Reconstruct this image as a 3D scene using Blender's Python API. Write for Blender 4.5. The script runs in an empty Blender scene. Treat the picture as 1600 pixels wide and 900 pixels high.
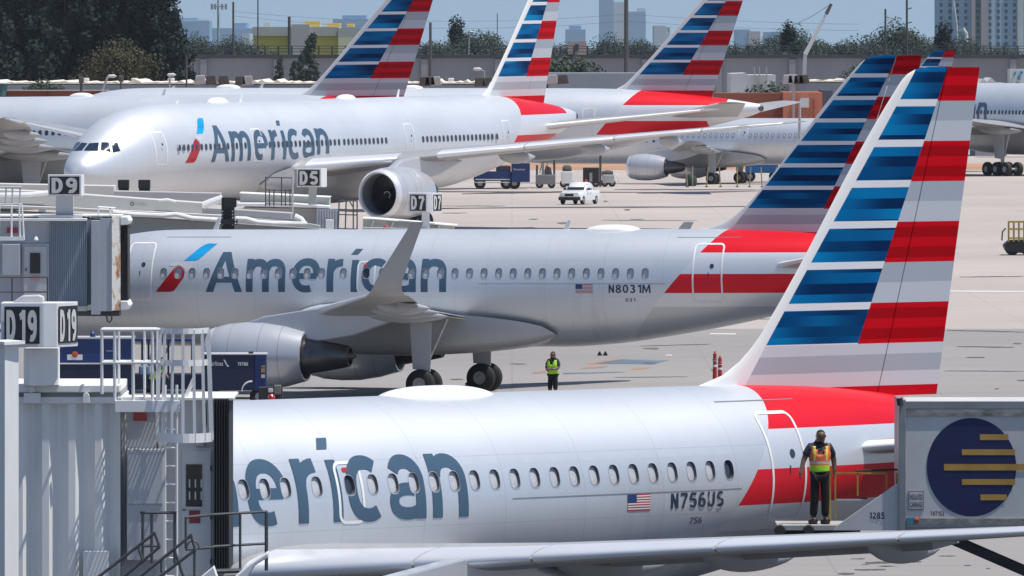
import bpy, bmesh, math, random
from mathutils import Vector, Matrix, noise as mnoise
random.seed(7)
R = math.radians
scene = bpy.context.scene
C = scene.collection

# ---------------------------------------------------------------- camera, sky, sun, exposure
F, H, YH = 17000.0, 12.35, 71.0          # focal length in photo pixels, eye height, horizon row
cam_d = bpy.data.cameras.new('camera')
cam_d.sensor_width = 36.0
cam_d.lens = F / 1600.0 * 36.0
cam_d.shift_y = -(450.0 - YH) / 1600.0
cam_d.clip_start = 1.0
cam_d.clip_end = 40000.0
cam = bpy.data.objects.new('camera', cam_d)
cam.location = (0, 0, H)
cam.rotation_euler = (R(90), 0, 0)
C.objects.link(cam)
scene.camera = cam

SUN_EL, SUN_AZ = 69.0, 105.0             # azimuth measured from +Y (away from camera) clockwise to +X
world = bpy.data.worlds.new('World')
scene.world = world
world.use_nodes = True
wn = world.node_tree
wn.nodes.clear()
sky_n = wn.nodes.new('ShaderNodeTexSky')
sky_n.sky_type = 'NISHITA'
sky_n.sun_disc = False
sky_n.sun_elevation = R(SUN_EL)
sky_n.sun_rotation = R(SUN_AZ)
sky_n.air_density = 1.0
sky_n.dust_density = 0.6
sky_n.ozone_density = 3.6
bg_n = wn.nodes.new('ShaderNodeBackground')
bg_n.inputs['Strength'].default_value = 0.108
wo_n = wn.nodes.new('ShaderNodeOutputWorld')
# look the sky up a little above the true horizon everywhere: clear blue right down to the skyline
wg_n = wn.nodes.new('ShaderNodeTexCoord')
wm_n = wn.nodes.new('ShaderNodeVectorMath'); wm_n.operation = 'MULTIPLY_ADD'
wm_n.inputs[1].default_value = (1, 1, 0.86)
wm_n.inputs[2].default_value = (0, 0, 0.13)
wl_n = wn.nodes.new('ShaderNodeVectorMath'); wl_n.operation = 'NORMALIZE'
wn.links.new(wg_n.outputs['Generated'], wm_n.inputs[0])
wn.links.new(wm_n.outputs[0], wl_n.inputs[0])
wn.links.new(wl_n.outputs[0], sky_n.inputs['Vector'])
wn.links.new(sky_n.outputs[0], bg_n.inputs[0])
wn.links.new(bg_n.outputs[0], wo_n.inputs[0])

sun_d = bpy.data.lights.new('sun', 'SUN')
sun_d.energy = 4.9
sun_d.angle = R(0.5)
sun_d.color = (1.0, 0.955, 0.89)
sun = bpy.data.objects.new('sun', sun_d)
C.objects.link(sun)
sv = Vector((math.cos(R(SUN_EL)) * math.sin(R(SUN_AZ)), math.cos(R(SUN_EL)) * math.cos(R(SUN_AZ)), math.sin(R(SUN_EL))))
sun.rotation_euler = sv.to_track_quat('Z', 'Y').to_euler()
sun.location = (200, 0, 400)

scene.view_settings.view_transform = 'Standard'
scene.view_settings.look = 'None'
scene.view_settings.exposure = 0.0
scene.view_settings.gamma = 1.0
scene.view_settings.use_curve_mapping = False
scene.cycles.max_bounces = 6
scene.cycles.volume_bounces = 0

# ---------------------------------------------------------------- helpers
def srgb(r, g, b):
    f = lambda c: (c / 255.0) / 12.92 if c <= 10 else (((c / 255.0) + 0.055) / 1.055) ** 2.4
    return (f(r), f(g), f(b))

def W(x, y, Z):
    """world point seen at photo pixel (x, y) at depth Z"""
    return Vector(((x - 800.0) / F * Z, Z, H - (y - YH) / F * Z))

class NT:
    """short-hand for building a material's node tree"""
    def __init__(s, name):
        s.m = bpy.data.materials.new(name)
        s.m.use_nodes = True
        s.t = s.m.node_tree
        s.b = s.t.nodes['Principled BSDF']
        s._tc = None
    def put(s, sock, v):
        if hasattr(v, 'is_output') or isinstance(v, bpy.types.NodeSocket):
            s.t.links.new(v, sock)
        else:
            if isinstance(v, (tuple, list)) and len(v) == 3 and sock.type == 'RGBA':
                v = (*v, 1)
            sock.default_value = v
    def coord(s):
        if s._tc is None:
            s._tc = s.t.nodes.new('ShaderNodeTexCoord').outputs['Object']
        return s._tc
    def xyz(s):
        n = s.t.nodes.new('ShaderNodeSeparateXYZ')
        s.t.links.new(s.coord(), n.inputs[0])
        return n.outputs
    def m_(s, op, a, b=0.0, c=None):
        n = s.t.nodes.new('ShaderNodeMath')
        n.operation = op
        s.put(n.inputs[0], a)
        s.put(n.inputs[1], b)
        if c is not None:
            s.put(n.inputs[2], c)
        return n.outputs[0]
    def mix(s, f, a, b):
        n = s.t.nodes.new('ShaderNodeMix')
        n.data_type = 'RGBA'
        s.put(n.inputs[0], f)
        s.put(n.inputs[6], a)
        s.put(n.inputs[7], b)
        return n.outputs[2]
    def scaled(s, sc):
        n = s.t.nodes.new('ShaderNodeMapping')
        s.t.links.new(s.coord(), n.inputs[0])
        n.inputs['Scale'].default_value = sc
        return n.outputs[0]
    def noise(s, scale=1.0, sc=(1, 1, 1), detail=4.0, rough=0.55):
        n = s.t.nodes.new('ShaderNodeTexNoise')
        s.t.links.new(s.scaled(sc), n.inputs['Vector'])
        n.inputs['Scale'].default_value = scale
        n.inputs['Detail'].default_value = detail
        n.inputs['Roughness'].default_value = rough
        return n.outputs[0]
    def ramp(s, f, stops, interp='LINEAR'):
        n = s.t.nodes.new('ShaderNodeValToRGB')
        n.color_ramp.interpolation = interp
        e = n.color_ramp.elements
        while len(e) < len(stops):
            e.new(0.5)
        for k, (p, col) in enumerate(stops):
            e[k].position = p
            e[k].color = (*col, 1) if len(col) == 3 else col
        s.put(n.inputs[0], f)
        return n.outputs[0]
    def bump(s, h, strength=0.2, dist=0.02):
        n = s.t.nodes.new('ShaderNodeBump')
        n.inputs['Strength'].default_value = strength
        n.inputs['Distance'].default_value = dist
        s.put(n.inputs['Height'], h)
        s.t.links.new(n.outputs[0], s.b.inputs['Normal'])
    def fin(s, col, rough=0.5, metal=0.0, coat=0.0, spec=0.5):
        s.put(s.b.inputs['Base Color'], col)
        s.put(s.b.inputs['Roughness'], rough)
        s.put(s.b.inputs['Metallic'], metal)
        s.b.inputs['Coat Weight'].default_value = coat
        s.b.inputs['Coat Roughness'].default_value = 0.08
        s.b.inputs['Specular IOR Level'].default_value = spec
        return s.m

_mats = {}
def mat(name, col, rough=0.5, metal=0.0, coat=0.0, var=0.12, scale=1.5, sc=(1, 1, 1), spec=0.5):
    """plain paint with a faint procedural mottling"""
    if name in _mats:
        return _mats[name]
    n = NT(name)
    f = n.noise(scale, sc, 5.0, 0.6)
    lo = tuple(c * (1 - var) for c in col)
    hi = tuple(min(1, c * (1 + var)) for c in col)
    m = n.fin(n.ramp(f, [(0.3, lo), (0.7, hi)]), rough, metal, coat, spec)
    _mats[name] = m
    return m

class MB:
    """collects shapes, links them as one mesh object"""
    def __init__(s):
        s.v, s.f, s.mi = [], [], []
    def add(s, vs, fs, mi=0):
        o = len(s.v)
        s.v += [tuple(p) for p in vs]
        s.f += [tuple(i + o for i in f) for f in fs]
        s.mi += [mi] * len(fs)
        return s
    def box(s, x0, x1, y0, y1, z0, z1, mi=0):
        if x0 > x1: x0, x1 = x1, x0
        if y0 > y1: y0, y1 = y1, y0
        if z0 > z1: z0, z1 = z1, z0
        vs = [(x, y, z) for x in (x0, x1) for y in (y0, y1) for z in (z0, z1)]
        fs = [(0, 1, 3, 2), (4, 6, 7, 5), (0, 4, 5, 1), (2, 3, 7, 6), (0, 2, 6, 4), (1, 5, 7, 3)]
        return s.add(vs, fs, mi)
    def bar(s, p, q, w, d=None, mi=0):
        """square-section bar from p to q"""
        p, q = Vector(p), Vector(q)
        d = d or w
        ax = (q - p).normalized()
        up = Vector((0, 0, 1)) if abs(ax.z) < 0.95 else Vector((0, 1, 0))
        a = ax.cross(up).normalized() * w / 2
        b = a.cross(ax).normalized() * d / 2
        vs = [p - a - b, p + a - b, p + a + b, p - a + b, q - a - b, q + a - b, q + a + b, q - a + b]
        fs = [(3, 2, 1, 0), (4, 5, 6, 7), (0, 1, 5, 4), (1, 2, 6, 5), (2, 3, 7, 6), (3, 0, 4, 7)]
        return s.add(vs, fs, mi)
    def tube(s, pts, r, n=8, mi=0, cap=True):
        pts = [Vector(p) for p in pts]
        rr = r if isinstance(r, (list, tuple)) else [r] * len(pts)
        rings = []
        prev = None
        for i, p in enumerate(pts):
            ax = (pts[min(i + 1, len(pts) - 1)] - pts[max(i - 1, 0)]).normalized()
            if prev is None:
                up = Vector((0, 0, 1)) if abs(ax.z) < 0.9 else Vector((1, 0, 0))
                a = ax.cross(up).normalized()
            else:
                a = (prev - ax * prev.dot(ax)).normalized()
            prev = a
            b = ax.cross(a)
            rings.append([p + (a * math.cos(2 * math.pi * k / n) + b * math.sin(2 * math.pi * k / n)) * rr[i] for k in range(n)])
        vs = [v for ring in rings for v in ring]
        fs = []
        for i in range(len(rings) - 1):
            for k in range(n):
                k2 = (k + 1) % n
                fs.append((i * n + k, i * n + k2, (i + 1) * n + k2, (i + 1) * n + k))
        if cap:
            fs.append(tuple(range(n))[::-1])
            fs.append(tuple((len(rings) - 1) * n + k for k in range(n)))
        return s.add(vs, fs, mi)
    def lathe(s, prof, c=(0, 0, 0), axis='x', n=32, mi=0):
        """prof: list of (along, radius); axis x or y or z through c"""
        vs, fs = [], []
        for a, r in prof:
            for k in range(n):
                t = 2 * math.pi * k / n
                u, w = r * math.cos(t), r * math.sin(t)
                p = {'x': (a, u, w), 'y': (u, a, w), 'z': (u, w, a)}[axis]
                vs.append((p[0] + c[0], p[1] + c[1], p[2] + c[2]))
        for i in range(len(prof) - 1):
            for k in range(n):
                k2 = (k + 1) % n
                fs.append((i * n + k, i * n + k2, (i + 1) * n + k2, (i + 1) * n + k))
        return s.add(vs, fs, mi)
    def prism(s, poly, a0, a1, axis='y', mi=0):
        """extrude polygon: axis y -> poly in (x,z); x -> (y,z); z -> (x,y)"""
        n = len(poly)
        def P(p, a):
            return {'y': (p[0], a, p[1]), 'x': (a, p[0], p[1]), 'z': (p[0], p[1], a)}[axis]
        vs = [P(p, a0) for p in poly] + [P(p, a1) for p in poly]
        fs = [tuple(range(n))[::-1], tuple(range(n, 2 * n))]
        for k in range(n):
            k2 = (k + 1) % n
            fs.append((k, k2, n + k2, n + k))
        return s.add(vs, fs, mi)
    def loft(s, rings, mi=0, closed=True, cap0=False, cap1=False):
        n = len(rings[0])
        vs = [p for r_ in rings for p in r_]
        fs = []
        for i in range(len(rings) - 1):
            for k in range(n if closed else n - 1):
                k2 = (k + 1) % n
                fs.append((i * n + k, i * n + k2, (i + 1) * n + k2, (i + 1) * n + k))
        if cap0: fs.append(tuple(range(n))[::-1])
        if cap1: fs.append(tuple((len(rings) - 1) * n + k for k in range(n)))
        return s.add(vs, fs, mi)
    def mesh(s, name, off=(0, 0, 0), smooth=False, angle=35, recalc=True):
        me = bpy.data.meshes.new(name)
        me.from_pydata([(p[0] - off[0], p[1] - off[1], p[2] - off[2]) for p in s.v], [], s.f)
        if any(s.mi):
            me.polygons.foreach_set('material_index', s.mi)
        if recalc:
            bm = bmesh.new(); bm.from_mesh(me)
            bmesh.ops.recalc_face_normals(bm, faces=bm.faces)
            bm.to_mesh(me); bm.free()
        if smooth:
            me.polygons.foreach_set('use_smooth', [True] * len(me.polygons))
            me.set_sharp_from_angle(angle=R(angle))
        me.update()
        return me
    def build(s, name, m, parent=None, smooth=False, angle=35, bevel=0, recalc=True):
        off = ORG.get(parent.name, (0, 0, 0)) if parent else (0, 0, 0)
        me = s.mesh(name, off, smooth, angle, recalc)
        for k in (m if isinstance(m, (list, tuple)) else [m]):
            me.materials.append(k)
        o = link(name, me, parent)
        if bevel:
            b = o.modifiers.new('bevel', 'BEVEL')
            b.width = bevel; b.segments = 2; b.limit_method = 'ANGLE'
        return o

ORG = {}      # world origin of each root, so that parts can be given in world metres
def link(name, data, parent=None, loc=(0, 0, 0)):
    o = bpy.data.objects.new(name, data)
    C.objects.link(o)
    o.location = loc
    if parent:
        o.parent = parent
        if parent.name in ORG:
            ORG[o.name] = ORG[parent.name]
    return o
def tag(o, label, cat, group=None):
    o['label'] = label; o['category'] = cat
    if group: o['group'] = group
    return o
def thing(name, label, cat, loc=(0, 0, 0), group=None):
    o = link(name, None, None, loc)
    o.empty_display_size = 0.5
    ORG[o.name] = tuple(loc)
    return tag(o, label, cat, group)
def struct(o, kind='structure'):
    o['kind'] = kind
    return o
def copy_tree(o, parent=None):
    c = o.copy(); C.objects.link(c); c.parent = parent
    for ch in list(o.children):
        copy_tree(ch, c)
    return c

def text_polys(s, bold=0.0, shear=0.0):
    """glyph mesh of a string, scaled to a unit box (0..1, 0..1); returns verts, faces, aspect"""
    cu = bpy.data.curves.new('glyphs', 'FONT')
    cu.body = s
    cu.size = 1.0
    cu.offset = bold
    cu.shear = shear
    cu.resolution_u = 4
    cu.fill_mode = 'FRONT'
    cu.space_character = 1.06
    o = bpy.data.objects.new('glyphs', cu)
    C.objects.link(o)
    dg = bpy.context.evaluated_depsgraph_get()
    me = bpy.data.meshes.new_from_object(o.evaluated_get(dg))
    vs = [(v.co.x, v.co.y) for v in me.vertices]
    fs = [tuple(p.vertices) for p in me.polygons]
    bpy.data.objects.remove(o); bpy.data.curves.remove(cu); bpy.data.meshes.remove(me)
    x0 = min(p[0] for p in vs); x1 = max(p[0] for p in vs)
    y0 = min(p[1] for p in vs); y1 = max(p[1] for p in vs)
    return [((p[0] - x0) / (x1 - x0), (p[1] - y0) / (y1 - y0)) for p in vs], fs, (x1 - x0) / (y1 - y0)

def flat_text(s, o, u, v, w, h, bold=0.0):
    """text mesh lying in the plane o + u*a + v*b, filling w x h; returns MB"""
    vs, fs, _ = text_polys(s, bold)
    o, u, v = Vector(o), Vector(u).normalized(), Vector(v).normalized()
    mb = MB()
    mb.add([o + u * (p[0] * w) + v * (p[1] * h) for p in vs], fs)
    return mb

# ---------------------------------------------------------------- aircraft materials
def pchip(xs, ys):
    n = len(xs)
    h = [xs[i + 1] - xs[i] for i in range(n - 1)]
    d = [(ys[i + 1] - ys[i]) / h[i] for i in range(n - 1)]
    m = [d[0]] + [0.0] * (n - 2) + [d[-1]]
    for i in range(1, n - 1):
        if d[i - 1] * d[i] > 0:
            w1, w2 = 2 * h[i] + h[i - 1], h[i] + 2 * h[i - 1]
            m[i] = (w1 + w2) / (w1 / d[i - 1] + w2 / d[i])
    def f(x):
        if x <= xs[0]: return ys[0]
        if x >= xs[-1]: return ys[-1]
        i = 0
        while x > xs[i + 1]: i += 1
        t = (x - xs[i]) / h[i]
        return (ys[i] * (1 + 2 * t) * (1 - t) ** 2 + m[i] * h[i] * t * (1 - t) ** 2
                + ys[i + 1] * t * t * (3 - 2 * t) + m[i + 1] * h[i] * t * t * (t - 1))
    return f

SILVER = (0.69, 0.72, 0.755)
def silver_skin(name, bands=None, ends=None, metal=0.58):
    """silver mica paint; bands = (z_top, z_a, z_b, z_c, l0, zl, slope) adds the tail bands"""
    n = NT(name)
    x, y, z = n.xyz()
    f = n.noise(0.25, (1, 1, 2.0), 2.0, 0.5)
    col = n.ramp(f, [(0.3, tuple(c * 0.95 for c in SILVER)), (0.7, tuple(c * 1.04 for c in SILVER))])
    # skin panel joints and thin dirt streaks running down the side
    j1 = n.m_('LESS_THAN', n.m_('PINGPONG', n.m_('ADD', x, 1.3), 1.0665), .011)
    j2 = n.m_('LESS_THAN', n.m_('PINGPONG', n.m_('ADD', z, .17), .62), .008)
    col = n.mix(n.m_('MULTIPLY', n.m_('MAXIMUM', j1, j2), .16), col, (0.16, 0.17, 0.19))
    g = n.noise(1.0, (2.2, 1.0, 0.16), 4.0, 0.6)
    low = n.ramp(n.m_('DIVIDE', z, 10.0), [(.16, (1, 1, 1)), (.50, (.25, .25, .25))])
    col = n.mix(n.m_('MULTIPLY', n.ramp(g, [(.56, (0, 0, 0)), (.75, (.30, .30, .30))]), low), col, (0.30, 0.29, 0.28))
    rough = 0.44
    if bands:
        zt, za, zb, zc, l0, zl, sl = bands
        front = n.m_('GREATER_THAN', x, n.m_('MULTIPLY_ADD', n.m_('SUBTRACT', z, zl), sl, l0))
        red = n.mix(n.noise(0.6, (1, 1, 3)), (0.66, 0.001, 0.012), (0.78, 0.002, 0.018))
        up = n.m_('GREATER_THAN', z, za)
        lo = n.m_('MULTIPLY', n.m_('LESS_THAN', z, zb), n.m_('GREATER_THAN', z, zc))
        if ends:
            up = n.m_('MULTIPLY', up, n.m_('LESS_THAN', x, ends[0]))
            lo = n.m_('MULTIPLY', lo, n.m_('LESS_THAN', x, ends[1]))
        wh = n.m_('GREATER_THAN', z, zc - (za - zb) * 0.65)
        c2 = n.mix(wh, (0.58, 0.605, 0.635), (0.76, 0.775, 0.80))
        c2 = n.mix(n.m_('MAXIMUM', up, lo), c2, red)
        col = n.mix(front, col, c2)
        metal = n.m_('MULTIPLY_ADD', n.m_('MULTIPLY', front, n.m_('MAXIMUM', up, lo)), -.36, metal) if metal > .5 else n.m_('MULTIPLY_ADD', n.m_('MULTIPLY', front, n.m_('MAXIMUM', up, lo)), -.2, metal)
    n.fin(col, rough, metal, 0.12, .35)
    return n.m

def fin_paint(name, z0, zs, b_l, b_z, b_s, le_l, le_z, le_s, strip):
    """the striped tail: rows measured in the small jet's metres, z = z0 + (row - 6.58) * zs"""
    n = NT(name)
    x, y, z = n.xyz()
    r = n.m_('ADD', n.m_('DIVIDE', n.m_('SUBTRACT', z, z0), zs), 6.58)      # row height
    above = n.m_('GREATER_THAN', r, 6.58)
    # red / grey chequer aft of the slanted boundary
    k = n.m_('MODULO', n.m_('SUBTRACT', r, 6.58 - 1.565 * 4), 1.565)
    is_grey = n.m_('LESS_THAN', k, 0.785)                                       # k in 0..0.785 -> red row (see below)
    redn = n.noise(1.2, (0.25, 1, 5.0), 3.0, 0.5)
    rsub = n.m_('GREATER_THAN', n.m_('MODULO', n.m_('MULTIPLY', r, 2.55), 1.0), 0.52)
    red = n.mix(rsub, (0.33, 0.001, 0.005), (0.56, 0.002, 0.010))
    red = n.mix(n.m_('MULTIPLY', redn, 0.4), red, (0.30, 0.001, 0.005))
    gsub = n.m_('GREATER_THAN', n.m_('MODULO', n.m_('SUBTRACT', k, 0.785), 0.39), 0.0)
    gsel = n.m_('LESS_THAN', k, 1.18)
    grey = n.mix(gsel, (0.33, 0.37, 0.42), (0.45, 0.48, 0.53))
    aft = n.mix(is_grey, grey, red)
    # blue rows with thin white bars, streaked
    kb = n.m_('MODULO', n.m_('SUBTRACT', r, 6.60 - 0.785 * 8), 0.785)
    is_blue = n.m_('LESS_THAN', kb, 0.645)
    sub = n.m_('FLOOR', n.m_('MULTIPLY', r, 4.9))
    cv = n.t.nodes.new('ShaderNodeCombineXYZ')
    n.put(cv.inputs[0], n.m_('MULTIPLY', x, 0.34 / zs))
    n.put(cv.inputs[2], n.m_('MULTIPLY', sub, 7.31))
    nz = n.t.nodes.new('ShaderNodeTexNoise')
    n.t.links.new(cv.outputs[0], nz.inputs['Vector'])
    nz.inputs['Scale'].default_value = 1.0
    nz.inputs['Detail'].default_value = 1.0
    bl = n.m_('MULTIPLY_ADD', n.m_('SUBTRACT', z, b_z), b_s, b_l)
    le_x = n.m_('MULTIPLY_ADD', n.m_('SUBTRACT', z, le_z), le_s, le_l)
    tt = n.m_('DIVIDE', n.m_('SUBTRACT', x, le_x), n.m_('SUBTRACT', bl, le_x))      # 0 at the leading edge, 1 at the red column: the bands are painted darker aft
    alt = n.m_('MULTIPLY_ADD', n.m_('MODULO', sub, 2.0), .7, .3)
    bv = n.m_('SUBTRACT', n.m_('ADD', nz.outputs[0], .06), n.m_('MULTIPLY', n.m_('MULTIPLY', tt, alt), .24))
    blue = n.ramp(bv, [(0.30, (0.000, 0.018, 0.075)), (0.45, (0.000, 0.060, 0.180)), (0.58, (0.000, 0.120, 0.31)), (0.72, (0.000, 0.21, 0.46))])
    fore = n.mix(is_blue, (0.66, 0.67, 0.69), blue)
    col = n.mix(n.m_('GREATER_THAN', x, bl), fore, aft)
    # plain grey foot of the fin, red base line
    foot = n.mix(n.m_('GREATER_THAN', r, 6.37), n.mix(n.m_('GREATER_THAN', r, 6.04), (0.53, 0.545, 0.565), (0.35, 0.375, 0.415)), (0.50, 0.52, 0.55))
    foot = n.mix(n.m_('LESS_THAN', r, 5.76), foot, (0.48, 0.004, 0.014))
    col = n.mix(above, foot, col)
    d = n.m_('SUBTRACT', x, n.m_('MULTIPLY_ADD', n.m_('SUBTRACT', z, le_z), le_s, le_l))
    col = n.mix(n.m_('LESS_THAN', d, strip), col, (0.70, 0.70, 0.69))
    n.fin(col, 0.5, 0.0, 0.0, .04)
    return n.m

M = {}
M['letter'] = mat('letter_blue_grey', (0.062, 0.115, 0.175), 0.35, 0.1, 0.2, 0.05)
M['reg'] = mat('registration_navy', (0.02, 0.035, 0.07), 0.4, 0, 0.1, 0.05)
M['white'] = mat('white_paint', (0.78, 0.78, 0.76), 0.4, 0, 0.1, 0.04)
M['polish'] = mat('polished_leading_edge', (0.80, 0.81, 0.83), 0.34, 0.45, 0, 0.06, 0.8, (0.3, 0.3, 1))
M['wing_grey'] = mat('wing_grey', (0.37, 0.372, 0.372), 0.38, 0.1, 0.1, 0.10, 0.5, (1, 1, 1))
M['fairing'] = mat('fairing_grey', (0.44, 0.45, 0.46), 0.35, 0.1, 0.15, 0.08, 0.7)
M['nacelle'] = mat('nacelle_silver', (0.56, 0.58, 0.61), 0.28, 0.35, 0.3, 0.06, 0.6)
M['hot'] = mat('nozzle_burnt_metal', (0.16, 0.15, 0.15), 0.38, 0.85, 0, 0.25, 2.0)
M['liner'] = mat('inlet_liner', (0.20, 0.215, 0.235), 0.45, 0.2, 0, 0.08)
M['fan'] = mat('fan_blade_metal', (0.07, 0.075, 0.085), 0.35, 0.7, 0, 0.1)
M['black'] = mat('black_rubber', (0.018, 0.018, 0.019), 0.75, 0, 0, 0.2, 4)
M['rim'] = mat('wheel_rim', (0.42, 0.42, 0.41), 0.45, 0.3, 0, 0.15, 5)
M['strut'] = mat('gear_strut', (0.48, 0.48, 0.47), 0.4, 0.25, 0, 0.15, 4)
M['pane_shut'] = mat('window_shade_down', (0.50, 0.51, 0.54), 0.25, 0, 0.6, 0.08, 9)
M['pane_dark'] = mat('window_dark', (0.035, 0.042, 0.055), 0.10, 0, 0.5, 0.1)
M['gasket'] = mat('window_gasket', (0.10, 0.105, 0.115), 0.5, 0, 0, 0.1)
M['frame'] = mat('window_surround_paint', (0.66, 0.69, 0.72), 0.46, 0.62, 0, 0.05)
M['cockpit'] = mat('cockpit_glass', (0.012, 0.025, 0.05), 0.05, 0, 0.6, 0.2, 1.0)
M['logo_blue'] = mat('symbol_blue', (0.004, 0.30, 0.62), 0.3, 0, 0.3, 0.25, 1.2, (0.3, 1, 2))
M['logo_red'] = mat('symbol_red', (0.42, 0.006, 0.016), 0.3, 0, 0.3, 0.25, 1.2, (0.3, 1, 2))
M['logo_grey'] = mat('symbol_grey', (0.58, 0.59, 0.62), 0.3, 0.1, 0.2, 0.1)
M['seam'] = mat('skin_seam', (0.20, 0.215, 0.235), 0.5, 0.2, 0, 0.1)
M['flag_red'] = mat('flag_red', (0.40, 0.02, 0.035), 0.4, 0, 0.1, 0.06)
M['flag_white'] = mat('flag_white', (0.70, 0.70, 0.70), 0.4, 0, 0.1, 0.03)
M['flag_blue'] = mat('flag_blue', (0.02, 0.045, 0.16), 0.4, 0, 0.1, 0.1)
M['door_red'] = mat('door_sign_red', (0.45, 0.02, 0.02), 0.5, 0, 0, 0.1)

# ---------------------------------------------------------------- aircraft geometry
SMALL_ST = [(0, .03, 3.26, 3.20), (.25, .50, 3.72, 2.76), (.8, .90, 4.18, 2.40), (1.6, 1.30, 4.72, 2.12), (2.6, 1.62, 5.25, 1.92),
            (4.0, 1.87, 5.68, 1.79), (5.5, 1.965, 5.85, 1.735), (6.5, 1.975, 5.87, 1.73), (20.2, 1.975, 5.87, 1.73), (22.0, 1.965, 5.87, 1.83),
            (24.0, 1.90, 5.87, 2.10), (26.0, 1.74, 5.865, 2.44), (28.0, 1.48, 5.81, 2.86), (30.0, 1.12, 5.66, 3.38), (32.0, .70, 5.38, 3.98),
            (33.3, .40, 5.12, 4.40), (33.84, .24, 4.98, 4.60)]
BIG_ST = [(0, .05, 4.56, 4.44), (.35, .72, 5.20, 3.88), (1.0, 1.22, 5.72, 3.48), (2.0, 1.72, 6.40, 3.10), (3.2, 2.18, 7.20, 2.84),
          (4.6, 2.58, 7.86, 2.66), (6.5, 2.90, 8.40, 2.55), (9.0, 3.07, 8.69, 2.5), (11.5, 3.10, 8.75, 2.5), (42.0, 3.10, 8.75, 2.5),
          (45.0, 3.09, 8.75, 2.62), (48.0, 3.03, 8.745, 3.02), (51.0, 2.82, 8.70, 3.60), (54.0, 2.45, 8.55, 4.28), (57.0, 1.98, 8.30, 4.95),
          (60.0, 1.38, 7.98, 5.70), (62.2, .80, 7.68, 6.25), (63.4, .36, 7.48, 6.62), (63.7, .22, 7.40, 6.78)]

class Body:
    def __init__(s, st):
        xs = [a[0] for a in st]
        s.L = xs[-1]
        s.w = pchip(xs, [a[1] for a in st])
        s.t = pchip(xs, [a[2] for a in st])
        s.b = pchip(xs, [a[3] for a in st])
    def lat(s, l, z, off=0.0):
        t, b = s.t(l), s.b(l)
        h = (t - b) / 2 + off
        q = (z - (t + b) / 2) / h
        return (s.w(l) + off) * math.sqrt(max(0.0, 1 - q * q))
    def skin(s, mb, n=64):
        ls = []
        l = 0.0
        while l < s.L:
            ls.append(l)
            l += 0.12 if l < 1.5 else (0.3 if l < 9 else (0.8 if l < s.L * .6 else 0.4))
        ls.append(s.L)
        rings = []
        for l in ls:
            t, b, w = s.t(l), s.b(l), s.w(l)
            rings.append([(l, w * math.cos(2 * math.pi * k / n), (t + b) / 2 + (t - b) / 2 * math.sin(2 * math.pi * k / n)) for k in range(n)])
        mb.loft(rings, cap0=True, cap1=True)
        return mb

def wrap(body, verts, faces, off=0.006, side=1, step=0.12):
    """lay a flat (l, z) mesh on the fuselage side; cut it in rows so that it follows the curve"""
    bm = bmesh.new()
    vv = [bm.verts.new((p[0], 0, p[1])) for p in verts]
    for f in faces:
        try: bm.faces.new([vv[i] for i in f])
        except ValueError: pass
    z0 = min(p[1] for p in verts); z1 = max(p[1] for p in verts)
    k = math.floor(z0 / step) + 1
    while k * step < z1:
        g = list(bm.verts) + list(bm.edges) + list(bm.faces)
        bmesh.ops.bisect_plane(bm, geom=g, plane_co=(0, 0, k * step), plane_no=(0, 0, 1))
        k += 1
    bm.verts.index_update()
    vs = [(v.co.x, -side * body.lat(v.co.x, v.co.z, off), v.co.z) for v in bm.verts]
    fs = [tuple(v.index for v in f.verts) for f in bm.faces]
    bm.free()
    return vs, fs

def rrect(cx, cz, w, h, r, n=5, sl=0.0):
    pts = []
    for qx, qz, a0 in ((1, 1, 0), (-1, 1, 90), (-1, -1, 180), (1, -1, 270)):
        for i in range(n + 1):
            a = R(a0 + 90 * i / n)
            pts.append((cx + qx * (w / 2 - r) + r * math.cos(a), cz + qz * (h / 2 - r) + r * math.sin(a)))
    return [(p[0] + (p[1] - cz) * sl, p[1]) for p in pts]

def ring_mesh(outer, inner):
    n = len(outer)
    return outer + inner, [(k, (k + 1) % n, n + (k + 1) % n, n + k) for k in range(n)]

def stroke2d(pts, t):
    """ribbon of width t along a polyline"""
    vs = []
    n = len(pts)
    for i in range(n):
        a = Vector(pts[max(i - 1, 0)]); b = Vector(pts[min(i + 1, n - 1)]); p = Vector(pts[i])
        if 0 < i < n - 1:
            d1 = (p - a).normalized(); d2 = (b - p).normalized()
            nn = Vector((-(d1 + d2).y, (d1 + d2).x))
            nn = nn.normalized() / max(0.5, (nn.normalized().dot(Vector((-d1.y, d1.x)))))
        else:
            d = (b - a).normalized()
            nn = Vector((-d.y, d.x))
        tt = t[i] if isinstance(t, list) else t
        vs += [tuple(p + nn * tt / 2), tuple(p - nn * tt / 2)]
    return vs, [(2 * i, 2 * i + 1, 2 * i + 3, 2 * i + 2) for i in range(n - 1)]

def earc(cx, cy, rx, ry, a0, a1, n=14, p=2.3):
    out = []
    for i in range(n + 1):
        a = R(a0 + (a1 - a0) * i / n)
        c, s_ = math.cos(a), math.sin(a)
        out.append((cx + rx * math.copysign(abs(c) ** (2 / p), c), cy + ry * math.copysign(abs(s_) ** (2 / p), s_)))
    return out

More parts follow.
